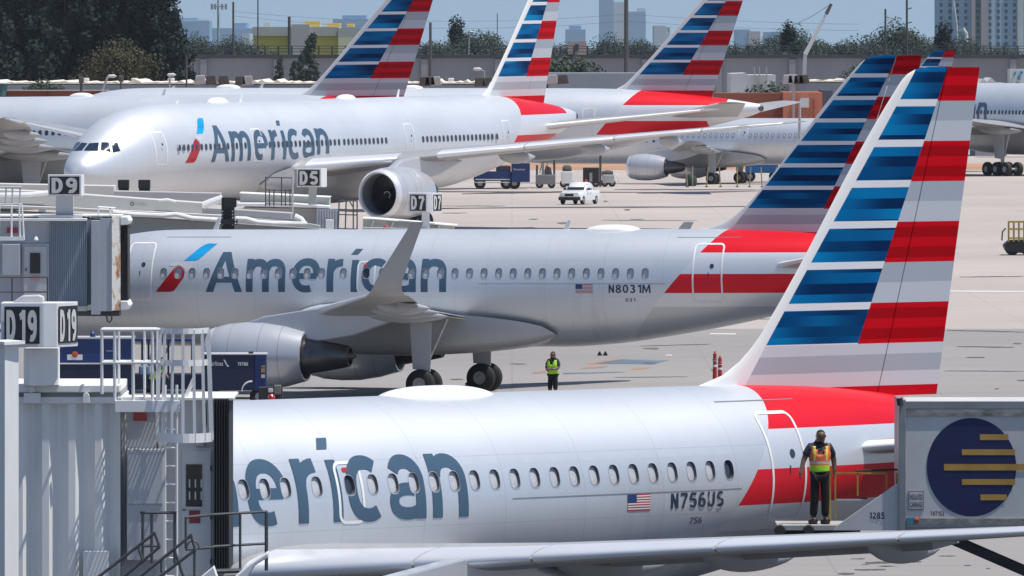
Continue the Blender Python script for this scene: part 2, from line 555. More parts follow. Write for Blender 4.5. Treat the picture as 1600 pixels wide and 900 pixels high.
def glyph(ch, t):
    """strokes of a sign-writer's capital or digit in a box .62 wide and 1 high"""
    h, w = t / 2, .62
    O = lambda cx, cy, rx, ry, a0, a1, n=20: earc(cx, cy, rx, ry, a0, a1, n, 2.2)
    if ch == 'D': return [[(h, 0), (h, 1)], [(t * .9, 1 - h), (.26, 1 - h)] + O(.26, .5, w - .26 - h, .5 - h, 85, -85, 18) + [(.26, h), (t * .9, h)]]
    if ch == '1': return [[(.40, 0), (.40, 1)], [(.13, .775), (.28, .84), (.40, .985 - h * .4)]]
    if ch == '9': return [O(.31, .68, .31 - h, .32 - h, 0, 360, 26), [(w - h, .70), (w - h, .46)] + O(.27, .46, w - h - .27, .46 - h, -8, -112, 10)]
    if ch == '6': return [[(w - p[0], 1 - p[1]) for p in st] for st in glyph('9', t)]
    if ch == '5': return [[(.57, 1 - h), (.10, 1 - h)], [(.13, 1 - t * .8), (.09, .50)], O(.29, .33, w - .29 - h, .33 - h, 132, -150, 20)]
    if ch == '7': return [[(.02, 1 - h), (.60, 1 - h)], [(.56, 1 - t * .8), (.36, .5), (.22, 0)]]
    if ch == '0': return [O(.31, .5, .31 - h, .5 - h, 0, 360, 28)]
    if ch == '8': return [O(.31, .735, .28 - h, .265 - h * .9, 0, 360, 22), O(.31, .275, .31 - h, .275 - h * .9, 0, 360, 22)]
    if ch == '3': return [O(.29, .74, .28 - h, .26 - h, 150, -88, 16), O(.29, .28, .33 - h, .28 - h, 88, -150, 18)]
    if ch == '2': return [O(.30, .70, .30 - h, .30 - h, 160, -22, 16) + [(.44, .46), (.10, t * 1.1)], [(.02, h), (.60, h)]]
    if ch == '4': return [[(.44, 0), (.44, 1)], [(.40, .96), (.06, .30)], [(.02, .25), (.62, .25)]]
    if ch == 'N': return [[(h, 0), (h, 1)], [(w - h, 0), (w - h, 1)], [(h, .97), (w - h, .03)]]
    if ch == 'M': return [[(0, 0), (h * .8, 1)], [(w + .16, 0), (w + .16 - h * .8, 1)], [(h * .9, .97), (.39, .16), (w + .16 - h * .9, .97)]]
    if ch == 'U': return [[(h, 1), (h, .36)] + O(.31, .36, .31 - h, .36 - h, 178, 362, 18) + [(w - h, 1)]]
    if ch == 'S': return [O(.31, .735, .28 - h, .265 - h * .8, 35, 268, 16), O(.31, .275, .31 - h, .275 - h * .8, 90, -148, 18)]
GLYPHS = set('D1965708324NMUS')
def stroke_text(s, t):
    """list of (verts, faces) strokes, whole word scaled to the unit box"""
    out, x = [], 0.0
    for ch in s:
        for st in glyph(ch, t):
            vs, fs = stroke2d([(p[0] + x, p[1]) for p in st], t)
            out.append((vs, fs))
        x += .62 + .17 + (.16 if ch == 'M' else 0) - (.12 if ch == '1' else 0)
    x0 = min(p[0] for v, _ in out for p in v); x1 = max(p[0] for v, _ in out for p in v)
    y0 = min(p[1] for v, _ in out for p in v); y1 = max(p[1] for v, _ in out for p in v)
    return [([((p[0] - x0) / (x1 - x0), (p[1] - y0) / (y1 - y0)) for p in v], f) for v, f in out]
def flat_number(s, o, u, v, w, h, t=.19):
    """sign-written number in the plane o + u*a + v*b; every stroke lies a hair in front of the last"""
    o, u, v = Vector(o), Vector(u).normalized(), Vector(v).normalized()
    nn = u.cross(v)
    mb = MB()
    for k, (vs, fs) in enumerate(stroke_text(s, t)):
        mb.add([o + u * (p[0] * w) + v * (p[1] * h) + nn * (.0008 * k) for p in vs], fs)
    return mb

def title_strokes():
    """the airline title letter by letter in the small jet's metres: list of (polygon verts, faces)"""
    zb, zx, zc, t = 3.69, 4.86, 5.10, 0.25
    X = zx - zb
    out = []
    # A
    out.append(([(7.56, zb), (7.84, zb), (8.33, zc), (8.09, zc)], [(0, 1, 2, 3)]))
    out.append(([(8.64, zb), (8.91, zb), (8.40, zc), (8.12, zc)], [(0, 1, 2, 3)]))
    out.append(([(7.86, zb + .33), (8.65, zb + .33), (8.57, zb + .54), (7.93, zb + .54)], [(0, 1, 2, 3)]))
    def stem(l, z1=zx): out.append(([(l, zb), (l + t, zb), (l + t, z1), (l, z1)], [(0, 1, 2, 3)]))
    def arch(l0, l1):
        c = (l0 + l1) / 2; rx = (l1 - l0) / 2 - t / 2
        pts = earc(c, zx - t / 2 - .38, rx, .38, 165, 0, 14) + [(l1 - t / 2, zb)]
        out.append(stroke2d(pts, t))
    stem(9.05); arch(9.07, 9.90); arch(9.66, 10.50)
    # e
    cx, cz = 11.27, (zb + zx) / 2
    out.append(stroke2d(earc(cx, cz, .52 - t / 2, X / 2 - t / 2 + .02, -2, 292, 30), t))
    out.append(([(10.92, cz - .12), (11.66, cz - .12), (11.66, cz + .08), (10.92, cz + .08)], [(0, 1, 2, 3)]))
    # r
    stem(12.03)
    out.append(stroke2d(earc(12.62, zx - t / 2 - .40, .46, .40, 172, 92, 8), t))
    # i
    stem(12.92, 4.82)
    out.append(([(12.84, 5.01), (13.10, 5.01), (13.24, 5.21), (12.98, 5.21)], [(0, 1, 2, 3)]))
    # c
    out.append(stroke2d(earc(13.84, cz, .52 - t / 2, X / 2 - t / 2 + .02, 52, 304, 26), t))
    # a
    stem(15.07, zx - .40)
    out.append(stroke2d(earc(14.87, zx - t / 2 - .36, .325, .37, 150, 0, 14), t))
    out.append(stroke2d(earc(14.86, zb + .33, .48 - t / 2, .33 - t / 2 + .02, 60, 330, 22), t * .92))
    # n
    stem(15.50); arch(15.52, 16.43)
    return out

def symbol_polys():
    blue = [(6.70, 4.80), (7.10, 4.80), (7.22, 4.84), (7.34, 4.95), (7.79, 5.39), (7.48, 5.40), (7.36, 5.37), (7.2, 5.27)]
    red = [(5.70, 3.69), (6.24, 3.69), (6.38, 3.73), (6.47, 3.83), (6.74, 4.22), (6.76, 4.38), (6.70, 4.50), (6.58, 4.59), (6.48, 4.60), (6.36, 4.53)]
    grey = [(6.14, 4.61), (6.24, 4.69), (6.42, 4.745), (6.66, 4.74), (6.98, 4.70), (7.04, 4.66), (6.98, 4.52), (6.80, 4.36), (6.79, 4.42), (6.71, 4.54), (6.58, 4.625), (6.47, 4.635), (6.36, 4.60)]
    return [('blue', blue), ('red', red), ('grey', grey)]

def foil(n=16, camber=0.012):
    """unit aerofoil: list of (x, thickness factor * sign); from trailing edge over the top to the trailing edge below"""
    up, lo = [], []
    for i in range(n + 1):
        x = 0.5 * (1 - math.cos(math.pi * i / n))
        th = 5 * (0.2969 * math.sqrt(x) - 0.126 * x - 0.3516 * x * x + 0.2843 * x ** 3 - 0.1015 * x ** 4)
        cm = camber * 4 * x * (1 - x)
        up.append((x, th, cm)); lo.append((x, -th * 0.85, cm))
    return up[::-1] + lo[1:]
FOIL = foil()


def section(l, lat, z, c, t, cant=0.0, side=1, grow=0.0, twist=0.0):
    """one aerofoil ring of a lifting surface"""
    ring = []
    for x, th, cm in FOIL:
        off = (th * t + cm) * c + math.copysign(grow, th)
        zz = off * math.cos(cant) - (x * c) * math.sin(twist)
        yy = -off * math.sin(cant)
        ring.append((l + x * c - (grow if x < .02 else 0), -side * (lat + yy), z + zz))
    return ring

def nose_piece(secs, side, x_up=0.15, x_lo=0.07, grow=0.008):
    """leading-edge slat between two sections"""
    rings = []
    for l, lat, z, c, t in secs:
        pts = [(x, th, cm) for x, th, cm in FOIL if (th >= 0 and x <= x_up) or (th < 0 and x <= x_lo)]
        ring = []
        for x, th, cm in pts:
            off = (th * t + cm) * c + math.copysign(grow, th)
            ring.append((l + x * c - (grow * 1.5 if x < .03 else 0), -side * lat, z + off))
        rings.append(ring)
    return rings

def lerp(a, b, t): return a + (b - a) * t
def wing_sec(tab, lat):
    """interpolate (lat, l, z, chord, thick) table"""
    for i in range(len(tab) - 1):
        if lat <= tab[i + 1][0] or i == len(tab) - 2:
            t = (lat - tab[i][0]) / (tab[i + 1][0] - tab[i][0])
            return tuple(lerp(tab[i][k], tab[i + 1][k], t) for k in (1, 0, 2, 3, 4))   # l, lat, z, c, t

def wheel_mesh(name, r, w):
    mb = MB()
    k = r
    mb.lathe([(-w * .5, .45 * k), (-w * .5, .80 * k), (-w * .36, .96 * k), (-w * .15, k), (w * .15, k), (w * .36, .96 * k), (w * .5, .80 * k), (w * .5, .45 * k), (-w * .5, .45 * k)], axis='y', n=28)
    mb.lathe([(-w * .46, .001), (-w * .46, .14 * k), (-w * .30, .18 * k), (-w * .34, .40 * k), (-w * .49, .47 * k), (w * .49, .47 * k), (w * .34, .40 * k), (w * .30, .18 * k), (w * .46, .14 * k), (w * .46, .001)], axis='y', n=28, mi=1)
    me = mb.mesh(name, smooth=True, angle=40)
    me.materials.append(M['black']); me.materials.append(M['rim'])
    return me

WHEEL = {}
def gear(parent, name, l, lat, ztop, r, w, axles, track, door=None):
    """strut with wheel pairs standing on z=0; axles: list of offsets along l"""
    mb = MB()
    mb.tube([(l, -lat, ztop), (l, -lat, r * 1.6), (l, -lat, r)], [0.16 * r / .58, 0.15 * r / .58, 0.10 * r / .58], 12)
    mb.tube([(l, -lat, r * 1.9), (l + 1.2 * r / .58 * .8, -lat, ztop)], 0.06 * r / .58, 8)
    mb.tube([(l - .3, -lat, r * 2.2), (l, -lat * .8, ztop)], 0.05, 8)
    for a in axles:
        mb.tube([(l + a, -lat - track, r), (l + a, -lat + track, r)], 0.09 * r / .58, 10)
    if len(axles) > 1:
        mb.tube([(l + min(axles), -lat, r), (l + max(axles), -lat, r)], 0.14, 10)
    o = mb.build(name, M['strut'], parent, smooth=True)
    key = (r, w)
    if key not in WHEEL: WHEEL[key] = wheel_mesh('wheel', r, w)
    for a in axles:
        for sgn in ((-1, 1) if track > 0.05 else (0,)):
            wh = link('wheel', WHEEL[key], o, (l + a, -lat + sgn * track, r))
    if door:
        db = MB()
        db.prism(door, -lat - .42, -lat - .36, axis='y')
        db.build('gear_door', M['fairing'], o, bevel=0.015)
    return o

def engine(parent, lat, l0, zc, prof_out, prof_in, fan_r, fan_l, core, plug, n=40, blades=24, seams=(.95, 2.05, 2.75)):
    y = -lat
    mb = MB()
    # cowl: lip -> outside -> exit -> inside
    mb.lathe([(l0 + a, r) for a, r in prof_out], (0, y, zc), 'x', n)
    cowl = mb.build('engine', M['nacelle'], parent, smooth=True, angle=50)
    lip = MB()
    a0, r0 = prof_out[0]
    lip.lathe([(l0 + a, r) for a, r in prof_in['lip']], (0, y, zc), 'x', n)
    lip.build('intake_lip', M['polish'], cowl, smooth=True, angle=60)
    inn = MB()
    inn.lathe([(l0 + a, r) for a, r in prof_in['inner']], (0, y, zc), 'x', n)
    inn.build('intake_liner', M['liner'], cowl, smooth=True)
    bl = MB()
    bl.lathe([(l0 + fan_l + .12, .01), (l0 + fan_l + .12, fan_r)], (0, y, zc), 'x', n)
    for k in range(blades):
        a = 2 * math.pi * k / blades
        def P(r, da, dl): return (l0 + fan_l + dl, y + r * math.cos(a + da), zc + r * math.sin(a + da))
        r1, r2, w = fan_r * .28, fan_r * .985, 2 * math.pi / blades
        bl.add([P(r1, -.3 * w, -.02), P(r1, .3 * w, .1), P(r2, .42 * w, .1), P(r2, -.38 * w, -.06)], [(0, 1, 2, 3)])
    bl.build('fan', M['fan'], cowl)
    sp = MB()
    sp.lathe([(l0 + fan_l - fan_r * .42, .01), (l0 + fan_l - fan_r * .36, fan_r * .07), (l0 + fan_l - fan_r * .2, fan_r * .18), (l0 + fan_l, fan_r * .29)], (0, y, zc), 'x', 24)
    so = sp.build('spinner', M['fan'], cowl, smooth=True)
    mk = MB()      # white spiral mark on the spinner
    pts = []
    for i in range(26):
        u = i / 25; a = 4.4 * u
        rr = fan_r * (.05 + .15 * u)
        ax = l0 + fan_l - fan_r * (.40 - .22 * u) - .03
        pts.append((ax, y + rr * math.cos(a), zc + rr * math.sin(a)))
    mk.tube(pts, fan_r * .014, 5)
    mk.build('spiral_mark', M['white'], cowl)
    co = MB()
    co.lathe([(l0 + a, r) for a, r in core], (0, y, zc), 'x', n)
    co.build('core_nozzle', M['hot'], cowl, smooth=True, angle=50)
    pg = MB()
    pg.lathe([(l0 + a, r) for a, r in plug], (0, y, zc), 'x', 24)
    pg.build('exhaust_plug', M['hot'], cowl, smooth=True)
    for q in seams:
        r0 = [lerp(prof_out[i][1], prof_out[i + 1][1], (q - prof_out[i][0]) / max(1e-6, prof_out[i + 1][0] - prof_out[i][0])) for i in range(6) if prof_out[i][0] <= q <= prof_out[i + 1][0]][0]
        sr = MB()
        sr.lathe([(l0 + q - .009, r0 - .004), (l0 + q - .006, r0 + .005), (l0 + q + .006, r0 + .005), (l0 + q + .009, r0 - .004)], (0, y, zc), 'x', n)
        sr.build('cowl_seam', M['seam'], cowl)
    return cowl

def canoe(mb, l0, l1, lat, z0, z1, w, d):
    """flap-track fairing under the wing"""
    rings = []
    for i in range(13):
        u = i / 12
        k = max(.03, math.sin(math.pi * u ** .8) ** .7)
        l, z = lerp(l0, l1, u), lerp(z0, z1, u)
        rings.append([(l, -lat + w * k * math.cos(2 * math.pi * j / 12), z - d * .12 * k + d * .5 * k * math.sin(2 * math.pi * j / 12)) for j in range(12)])
    mb.loft(rings, cap0=True, cap1=True)

def blade_antenna(parent, l, z, h, c):
    mb = MB()
    mb.prism([(l - c * .5, z - .06), (l + c * .5, z - .06), (l + c * .95, z + h), (l + c * .45, z + h)], -.02, .02, 'y')
    return mb.build('antenna', M['white'], parent, bevel=.006)

def dome(parent, l0, l1, z, w, h, name='satellite_radome'):
    mb = MB()
    rings = []
    n = 18
    for i in range(n + 1):
        u = i / n
        k = max(.01, (1 - abs(2 * u - 1) ** 2.6)) ** .6
        rings.append([(lerp(l0, l1, u), w * k * math.cos(math.pi * j / 14), z - .12 + (h + .12) * k * math.sin(math.pi * j / 14) ** .85) for j in range(15)])
    mb.loft(rings, closed=False)
    return mb.build(name, M['white'], parent, smooth=True, angle=60)

def door_part(parent, body, l, z, w, h, t=.05, win=True, r=.14, tint='white', lean=0.0):
    o, i = rrect(l, z, w + t, h + t, r + t / 2, sl=lean), rrect(l, z, w - t, h - t, r - t / 2, sl=lean)
    vs, fs = ring_mesh(o, i)
    v2, f2 = wrap(body, vs, fs, .009)
    d = MB().add(v2, f2).build('door', M[tint], parent, smooth=True, recalc=False)
    if win:
        rr = [(l + w * .15 + .075 * math.cos(2 * math.pi * k / 14), z + h * .12 + .085 * math.sin(2 * math.pi * k / 14)) for k in range(14)]
        v2, f2 = wrap(body, rr, [tuple(range(14))], .010)
        MB().add(v2, f2).build('door_window', M['pane_dark'], d)
        rr = [(l + w * .02, z + .02), (l + w * .05, z + .02), (l + w * .05, z - .14), (l + w * .02, z - .14)]
        v2, f2 = wrap(body, rr, [(0, 1, 2, 3)], .010)
        MB().add(v2, f2).build('door_handle', M['reg'], d)
    return d

WINMESH = {}
def cabin_window(body, kind, z, w, h, pane):
    """flush window shared by all windows on the constant part of a distant fuselage, origin at l=0"""
    key = (kind, pane)
    if key in WINMESH: return WINMESH[key]
    l0 = 15.0
    mb = MB()
    b = rrect(0, z, w + .02, h + .02, w * .47)
    c = rrect(0, z, w - .05, h - .05, w * .40)
    sh = lambda pts, off: [(p[0], -body.lat(l0, p[1], off), p[1]) for p in pts]
    mb.loft([sh(b, .021), sh(c, .022)], mi=0)
    pv, pf = wrap(body, [(p[0] + l0, p[1]) for p in c], [tuple(range(len(c)))], .022, 1, .06)
    mb.add([(p[0] - l0, p[1], p[2]) for p in pv], pf, 1)
    me = mb.mesh('window', smooth=True, angle=50)
    for m in (M['gasket'], M[pane]): me.materials.append(m)
    WINMESH[key] = me
    return me

# -- fuselage skin with real window openings on the port side
WZ, WW, WH = 4.35, .25, .365
BZ1, BZ2 = 4.06, 4.64
def oval_r(a, w=WW, h=WH):
    """radius of the rounded window outline in direction a"""
    p = 2.9
    return 1.0 / ((abs(math.cos(a)) / (w / 2)) ** p + (abs(math.sin(a)) / (h / 2)) ** p) ** (1 / p)
def rect_loop(a0, a1, b0, b1, k=6):
    pts = [(lerp(a0, a1, i / k), b0) for i in range(k)] + [(a1, lerp(b0, b1, i / k)) for i in range(k)]
    pts += [(lerp(a1, a0, i / k), b1) for i in range(k)] + [(a0, lerp(b1, b0, i / k)) for i in range(k)]
    return pts
def windowed_skin(body, wins):
    wins = sorted(wins)
    edges = [wins[0] - .27] + [(a + b) / 2 for a, b in zip(wins[:-1], wins[1:])] + [wins[-1] + .27]
    ls, l = [], 0.0
    while l < body.L:
        ls.append(l)
        l += 0.12 if l < 1.5 else (0.3 if l < 9 else (0.8 if l < body.L * .6 else 0.4))
    ls.append(body.L)
    ls = [v for v in ls if all(abs(v - e) > .06 for e in edges)] + edges
    ls.sort()
    K1, KB, K2, K3 = 14, 6, 22, 36
    mb = MB()
    rings = []
    for l in ls:
        t, b, w = body.t(l), body.b(l), body.w(l)
        zm, hh = (t + b) / 2, (t - b) / 2
        a1 = math.asin(max(-.97, min(.97, (BZ1 - zm) / hh))); a2 = math.asin(max(-.96, min(.98, (BZ2 - zm) / hh)))
        if a2 - a1 < .02: a2 = a1 + .02
        ang = [lerp(math.pi / 2, math.pi - a2, i / K1) for i in range(K1)]
        ang += [math.pi - math.asin(max(-1, min(1, lerp(math.sin(a2), math.sin(a1), i / KB)))) for i in range(KB)]
        ang += [lerp(math.pi - a1, 1.5 * math.pi, i / K2) for i in range(K2)] + [lerp(1.5 * math.pi, 2.5 * math.pi, i / K3) for i in range(K3)]
        rings.append([(l, w * math.cos(q), zm + hh * math.sin(q)) for q in ang])
    n = len(rings[0])
    vs = [q for r_ in rings for q in r_]
    fs = []
    for i in range(len(rings) - 1):
        inside = edges[0] - 1e-6 <= ls[i] and ls[i + 1] <= edges[-1] + 1e-6
        for k in range(n):
            if inside and K1 <= k < K1 + KB: continue
            k2 = (k + 1) % n
            fs.append((i * n + k, i * n + k2, (i + 1) * n + k2, (i + 1) * n + k))
    fs += [tuple(range(n))[::-1], tuple((len(rings) - 1) * n + k for k in range(n))]
    mb.add(vs, fs)
    for c, a0, a1 in zip(wins, edges[:-1], edges[1:]):
        out = rect_loop(a0, a1, BZ1, BZ2)
        inn = []
        for x, z in out:
            q = math.atan2(z - WZ, (x - c))
            r_ = oval_r(q)
            inn.append((c + r_ * math.cos(q), WZ + r_ * math.sin(q)))
        mid = [((x0 + x1) / 2, (z0 + z1) / 2) for (x0, z0), (x1, z1) in zip(out, inn)]
        P3 = lambda pts: [(x, -body.lat(x, z), z) for x, z in pts]
        mb.loft([P3(out), P3(mid), P3(inn)])
    return mb
def recessed_window(body, c, parent, pane, name='window'):
    n = 28
    def loop(k, off): 
        pts = []
        for i in range(n):
            q = 2 * math.pi * i / n
            x, z = c + oval_r(q) * k * math.cos(q), WZ + oval_r(q) * k * math.sin(q)
            pts.append((x, -body.lat(x, z) - off, z))
        return pts
    mb = MB()
    mb.loft([loop(1.09, .005), loop(1.0, .006)], mi=0)
    mb.loft([loop(1.0, .006), loop(.97, -.02), loop(.93, -.055)], mi=1)
    r = loop(.93, -.055); r2 = loop(.5, -.052)
    mb.loft([r, r2], mi=2); mb.add(r2, [tuple(range(n))], 2)
    return mb.build(name, [M['frame'], M['gasket'], M[pane]], parent, smooth=True, angle=40)

def masked_paint(name, col, w0):
    """lettering paint that stops at the window openings"""
    n = NT(name)
    x, y, z = n.xyz()
    def near(a):      # distance along l to a window at fixed position a
        return n.m_('ABSOLUTE', n.m_('SUBTRACT', x, a))
    def row(a):       # distance to the nearest window of a row with one window at a
        return n.m_('ABSOLUTE', n.m_('SUBTRACT', n.m_('MODULO', n.m_('ADD', n.m_('SUBTRACT', x, a), 53.3 + .2665), .533), .2665))
    big = lambda cond, d: n.m_('ADD', d, n.m_('MULTIPLY', n.m_('SUBTRACT', 1.0, cond), 9.0))
    d = big(n.m_('GREATER_THAN', x, w0 - .26), row(w0))
    d = n.m_('MINIMUM', d, big(n.m_('LESS_THAN', x, w0 - 1.98), row(w0 - 2.24)))
    d = n.m_('MINIMUM', d, n.m_('MINIMUM', near(w0 - 1.44), near(w0 - .60)))
    e = n.m_('ADD', n.m_('POWER', n.m_('DIVIDE', d, WW / 2 * 1.07), 2.9), n.m_('POWER', n.m_('DIVIDE', n.m_('ABSOLUTE', n.m_('SUBTRACT', z, WZ)), WH / 2 * 1.07), 2.9))
    hole = n.m_('LESS_THAN', e, 1.0)
    f = n.noise(1.2, (1, 1, 1), 4)
    n.fin(n.ramp(f, [(.3, tuple(c * .93 for c in col)), (.7, tuple(c * 1.06 for c in col))]), .42, .1, .1, .3)
    tr = n.t.nodes.new('ShaderNodeBsdfTransparent'); mx = n.t.nodes.new('ShaderNodeMixShader')
    out = n.t.nodes['Material Output']
    n.put(mx.inputs[0], hole)
    n.t.links.new(n.b.outputs[0], mx.inputs[1]); n.t.links.new(tr.outputs[0], mx.inputs[2])
    n.t.links.new(mx.outputs[0], out.inputs['Surface'])
    return n.m

SMALL = Body(SMALL_ST)
BIG = Body(BIG_ST)

# ---------------------------------------------------------------- ground
def concrete(name, base, streak, stain=0.5, seed=0.0):
    n = NT(name)
    a = n.noise(0.035, (1, .55, 1), 6.0, 0.6)
    b = n.noise(0.9, (.10, 1.0, 1), 5.0, 0.65)       # tyre streaks along the taxi direction
    c = n.noise(0.22, (1, 1, 1), 7.0, 0.7)
    d = n.noise(0.012, (1, 1, 1), 4.0, 0.5)
    col = n.ramp(a, [(0.30, tuple(v * .86 for v in base)), (0.70, tuple(v * 1.08 for v in base))])
    col = n.mix(n.ramp(b, [(0.55, (0, 0, 0)), (0.78, (stain, stain, stain))]), col, streak)
    col = n.mix(n.ramp(c, [(0.60, (0, 0, 0)), (0.75, (stain * .7,) * 3)]), col, tuple(v * .72 for v in base))
    # slab joints, 7.6 m grid, faint and patchy
    x, y, z = n.xyz()
    jx = n.m_('LESS_THAN', n.m_('PINGPONG', x, 3.8), 0.035)
    jy = n.m_('LESS_THAN', n.m_('PINGPONG', y, 3.8), 0.10)
    j = n.m_('MULTIPLY', n.m_('MAXIMUM', jx, jy), n.ramp(d, [(0.38, (.10,) * 3), (0.65, (.36,) * 3)]))
    col = n.mix(j, col, tuple(v * .45 for v in base))
    n.bump(c, .25, .02)
    return n.fin(col, n.m_('MULTIPLY_ADD', a, .2, .72))

def sheet(name, x0, x1, y0, y1, z, m, nx=1, ny=1):
    g = MB()
    g.add([(x0, y0, z), (x1, y0, z), (x1, y1, z), (x0, y1, z)], [(0, 1, 2, 3)])
    return struct(g.build(name, m, recalc=False))
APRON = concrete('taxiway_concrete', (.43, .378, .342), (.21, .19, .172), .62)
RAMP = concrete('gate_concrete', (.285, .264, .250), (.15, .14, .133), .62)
sheet('ground', -30000, 30000, -300, 40000, 0.0, APRON)
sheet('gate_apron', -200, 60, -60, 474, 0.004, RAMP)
sheet('dark_bounce_sheet', -200, 60, 60, 236, 0.008, mat('bounce_sheet_dark_grey', (.055, .055, .058), .85, 0, 0, .25, .3))  # unseen dark sheet, added to cut the ground bounce on the nearest fuselage
GRASS = mat('dry_grass', (.20, .165, .09), .95, 0, 0, .35, .08)
sheet('grass_verge', -400, 400, 1080, 1140, 0.006, mat('dry_soil', (.42, .24, .14), .95, 0, 0, .35, .05))
sheet('grass_field', -30000, 30000, 1720, 39000, 0.006, mat('distant_scrub', (.07, .09, .04), .95, 0, 0, .4, .02))

# painted marks and tar lines on the apron
def mark(name, pts, m, z=.010):
    """flat sheet through photo pixels, laid on the ground"""
    vs = []
    for x, y in pts:
        Z = F * H / (y - YH)
        vs.append(((x - 800) / F * Z, Z, z))
    return struct(MB().add(vs, [tuple(range(len(vs)))]).build(name, m, recalc=False))
TAR = mat('tar_line', (.07, .066, .063), .85, 0, 0, .3, .2)
BLUEP = mat('faded_blue_paint', (.11, .145, .185), .8, 0, 0, .3, .4)
ORANGEP = mat('faded_orange_paint', (.36, .20, .12), .8, 0, 0, .3, .4)
WHITEP = mat('faded_white_paint', (.62, .60, .57), .8, 0, 0, .15, .4)
mark('painted_marking', [(930, 569), (985, 569), (1020, 570), (1046, 563), (978, 562), (962, 563)], BLUEP)
mark('painted_marking', [(925, 569.5), (931, 568.6), (962, 563), (978, 561.6), (960, 561.6), (916, 568)], ORANGEP, .012)
mark('painted_marking', [(905, 576.5), (942, 575), (950, 572.6), (915, 573.6)], ORANGEP, .012)
mark('painted_marking', [(985, 578), (1005, 577), (1018, 574.4), (993, 575)], ORANGEP, .012)
mark('painted_marking', [(830, 584), (853, 583), (853, 580), (838, 581)], ORANGEP, .012)
mark('painted_marking', [(880, 583), (965, 581), (978, 582), (940, 583.5), (880, 585)], BLUEP)
mark('painted_marking', [(1110, 522.6), (1150, 523), (1150, 521.4), (1110, 521)], WHITEP, .012)
mark('painted_marking', [(1040, 556), (1050, 556), (1050, 554.6), (1040, 554.6)], WHITEP, .012)
mark('painted_marking', [(1410, 455.5), (1600, 457), (1600, 455.2), (1410, 453.8)], WHITEP, .012)
for x0, x1, y, h, sl in ((690, 1210, 325.5, 2.0, -3.0), (722, 905, 303, 2.2, -3.5), (960, 1190, 296, 1.6, 1.0), (1480, 1600, 516.5, 1.4, 2.5), (1475, 1600, 580, 1.2, .5),
                         (690, 790, 322.0, 1.0, 0), (1440, 1600, 655, 1.2, 1), (800, 870, 600, 1.0, -.6), (1480, 1600, 268, 1.4, 0), (690, 730, 333, 1, 0), (1352, 1440, 880, 3.0, -2), (1335, 1385, 891, 2.0, -.5), (1000, 1110, 541, 1.2, -3), (1180, 1290, 499, 1.0, -2), (1495, 1585, 542, 1.6, 1), (490, 560, 606, 1.4, 0), (960, 1075, 590, 1.0, -1), (1500, 1600, 433, 1.0, -1), (1210, 1300, 340, .8, 0), (940, 1090, 344, .8, 1)):
    nseg = 14
    up, dn = [], []
    for i in range(nseg + 1):
        u = i / nseg
        x = lerp(x0, x1, u); yy = y + sl * u + random.uniform(-.25, .25)
        hh = h * (.35 + .65 * math.sin(math.pi * min(1, max(0.02, u))) ** .4) * random.uniform(.75, 1.1)
        up.append((x, yy - hh / 2)); dn.append((x, yy + hh / 2))
    vs = []
    for x, yy in up + dn:
        Z = F * H / (yy - YH); vs.append(((x - 800) / F * Z, Z, .011))
    n1 = nseg + 1
    struct(MB().add(vs, [(i, i + 1, n1 + i + 1, n1 + i) for i in range(nseg)]).build('tar_line', TAR, recalc=False))

OIL = mat('oil_stain', (.13, .122, .117), .75, 0, 0, .3, .5)
orr = random.Random(5)
for k in range(26):
    sx, sy = orr.choice([(orr.uniform(450, 1160), orr.uniform(540, 612)), (orr.uniform(1490, 1600), orr.uniform(520, 640)), (orr.uniform(1290, 1560), orr.uniform(868, 898)), (orr.uniform(720, 1180), orr.uniform(300, 352))])
    ax, ay = orr.uniform(3, 16), orr.uniform(.4, 1.4)
    pts = [(sx + ax * (1 + .3 * orr.uniform(-1, 1)) * math.cos(2 * math.pi * i / 11), sy + ay * (1 + .4 * orr.uniform(-1, 1)) * math.sin(2 * math.pi * i / 11)) for i in range(11)]
    mark('oil_stain', pts, OIL, .013 + .0004 * k)

# ---------------------------------------------------------------- foliage
def leaf_mat(name, dark, light):
    n = NT(name)
    f = n.noise(.55, (1, 1, 1), 3.0, .6)
    g = n.noise(6.0, (1, 1, 1), 2.0, .6)
    col = n.ramp(n.m_('MULTIPLY_ADD', g, .4, n.m_('MULTIPLY', f, .6)), [(.35, dark), (.65, light)])
    return n.fin(col, .75, 0, 0, .2)
LEAF = {'pine': leaf_mat('casuarina_needles', (.005, .014, .015), (.016, .030, .024)),
        'olive': leaf_mat('olive_leaves', (.035, .036, .018), (.085, .075, .035)),
        'green': leaf_mat('broad_leaves', (.042, .066, .050), (.068, .095, .060)),  # haze of the far tree line is tinted into this and the next
        'deep': leaf_mat('deep_leaves', (.036, .056, .048), (.058, .080, .058))}
BARK = mat('bark', (.035, .030, .026), .9, 0, 0, .3, 3)

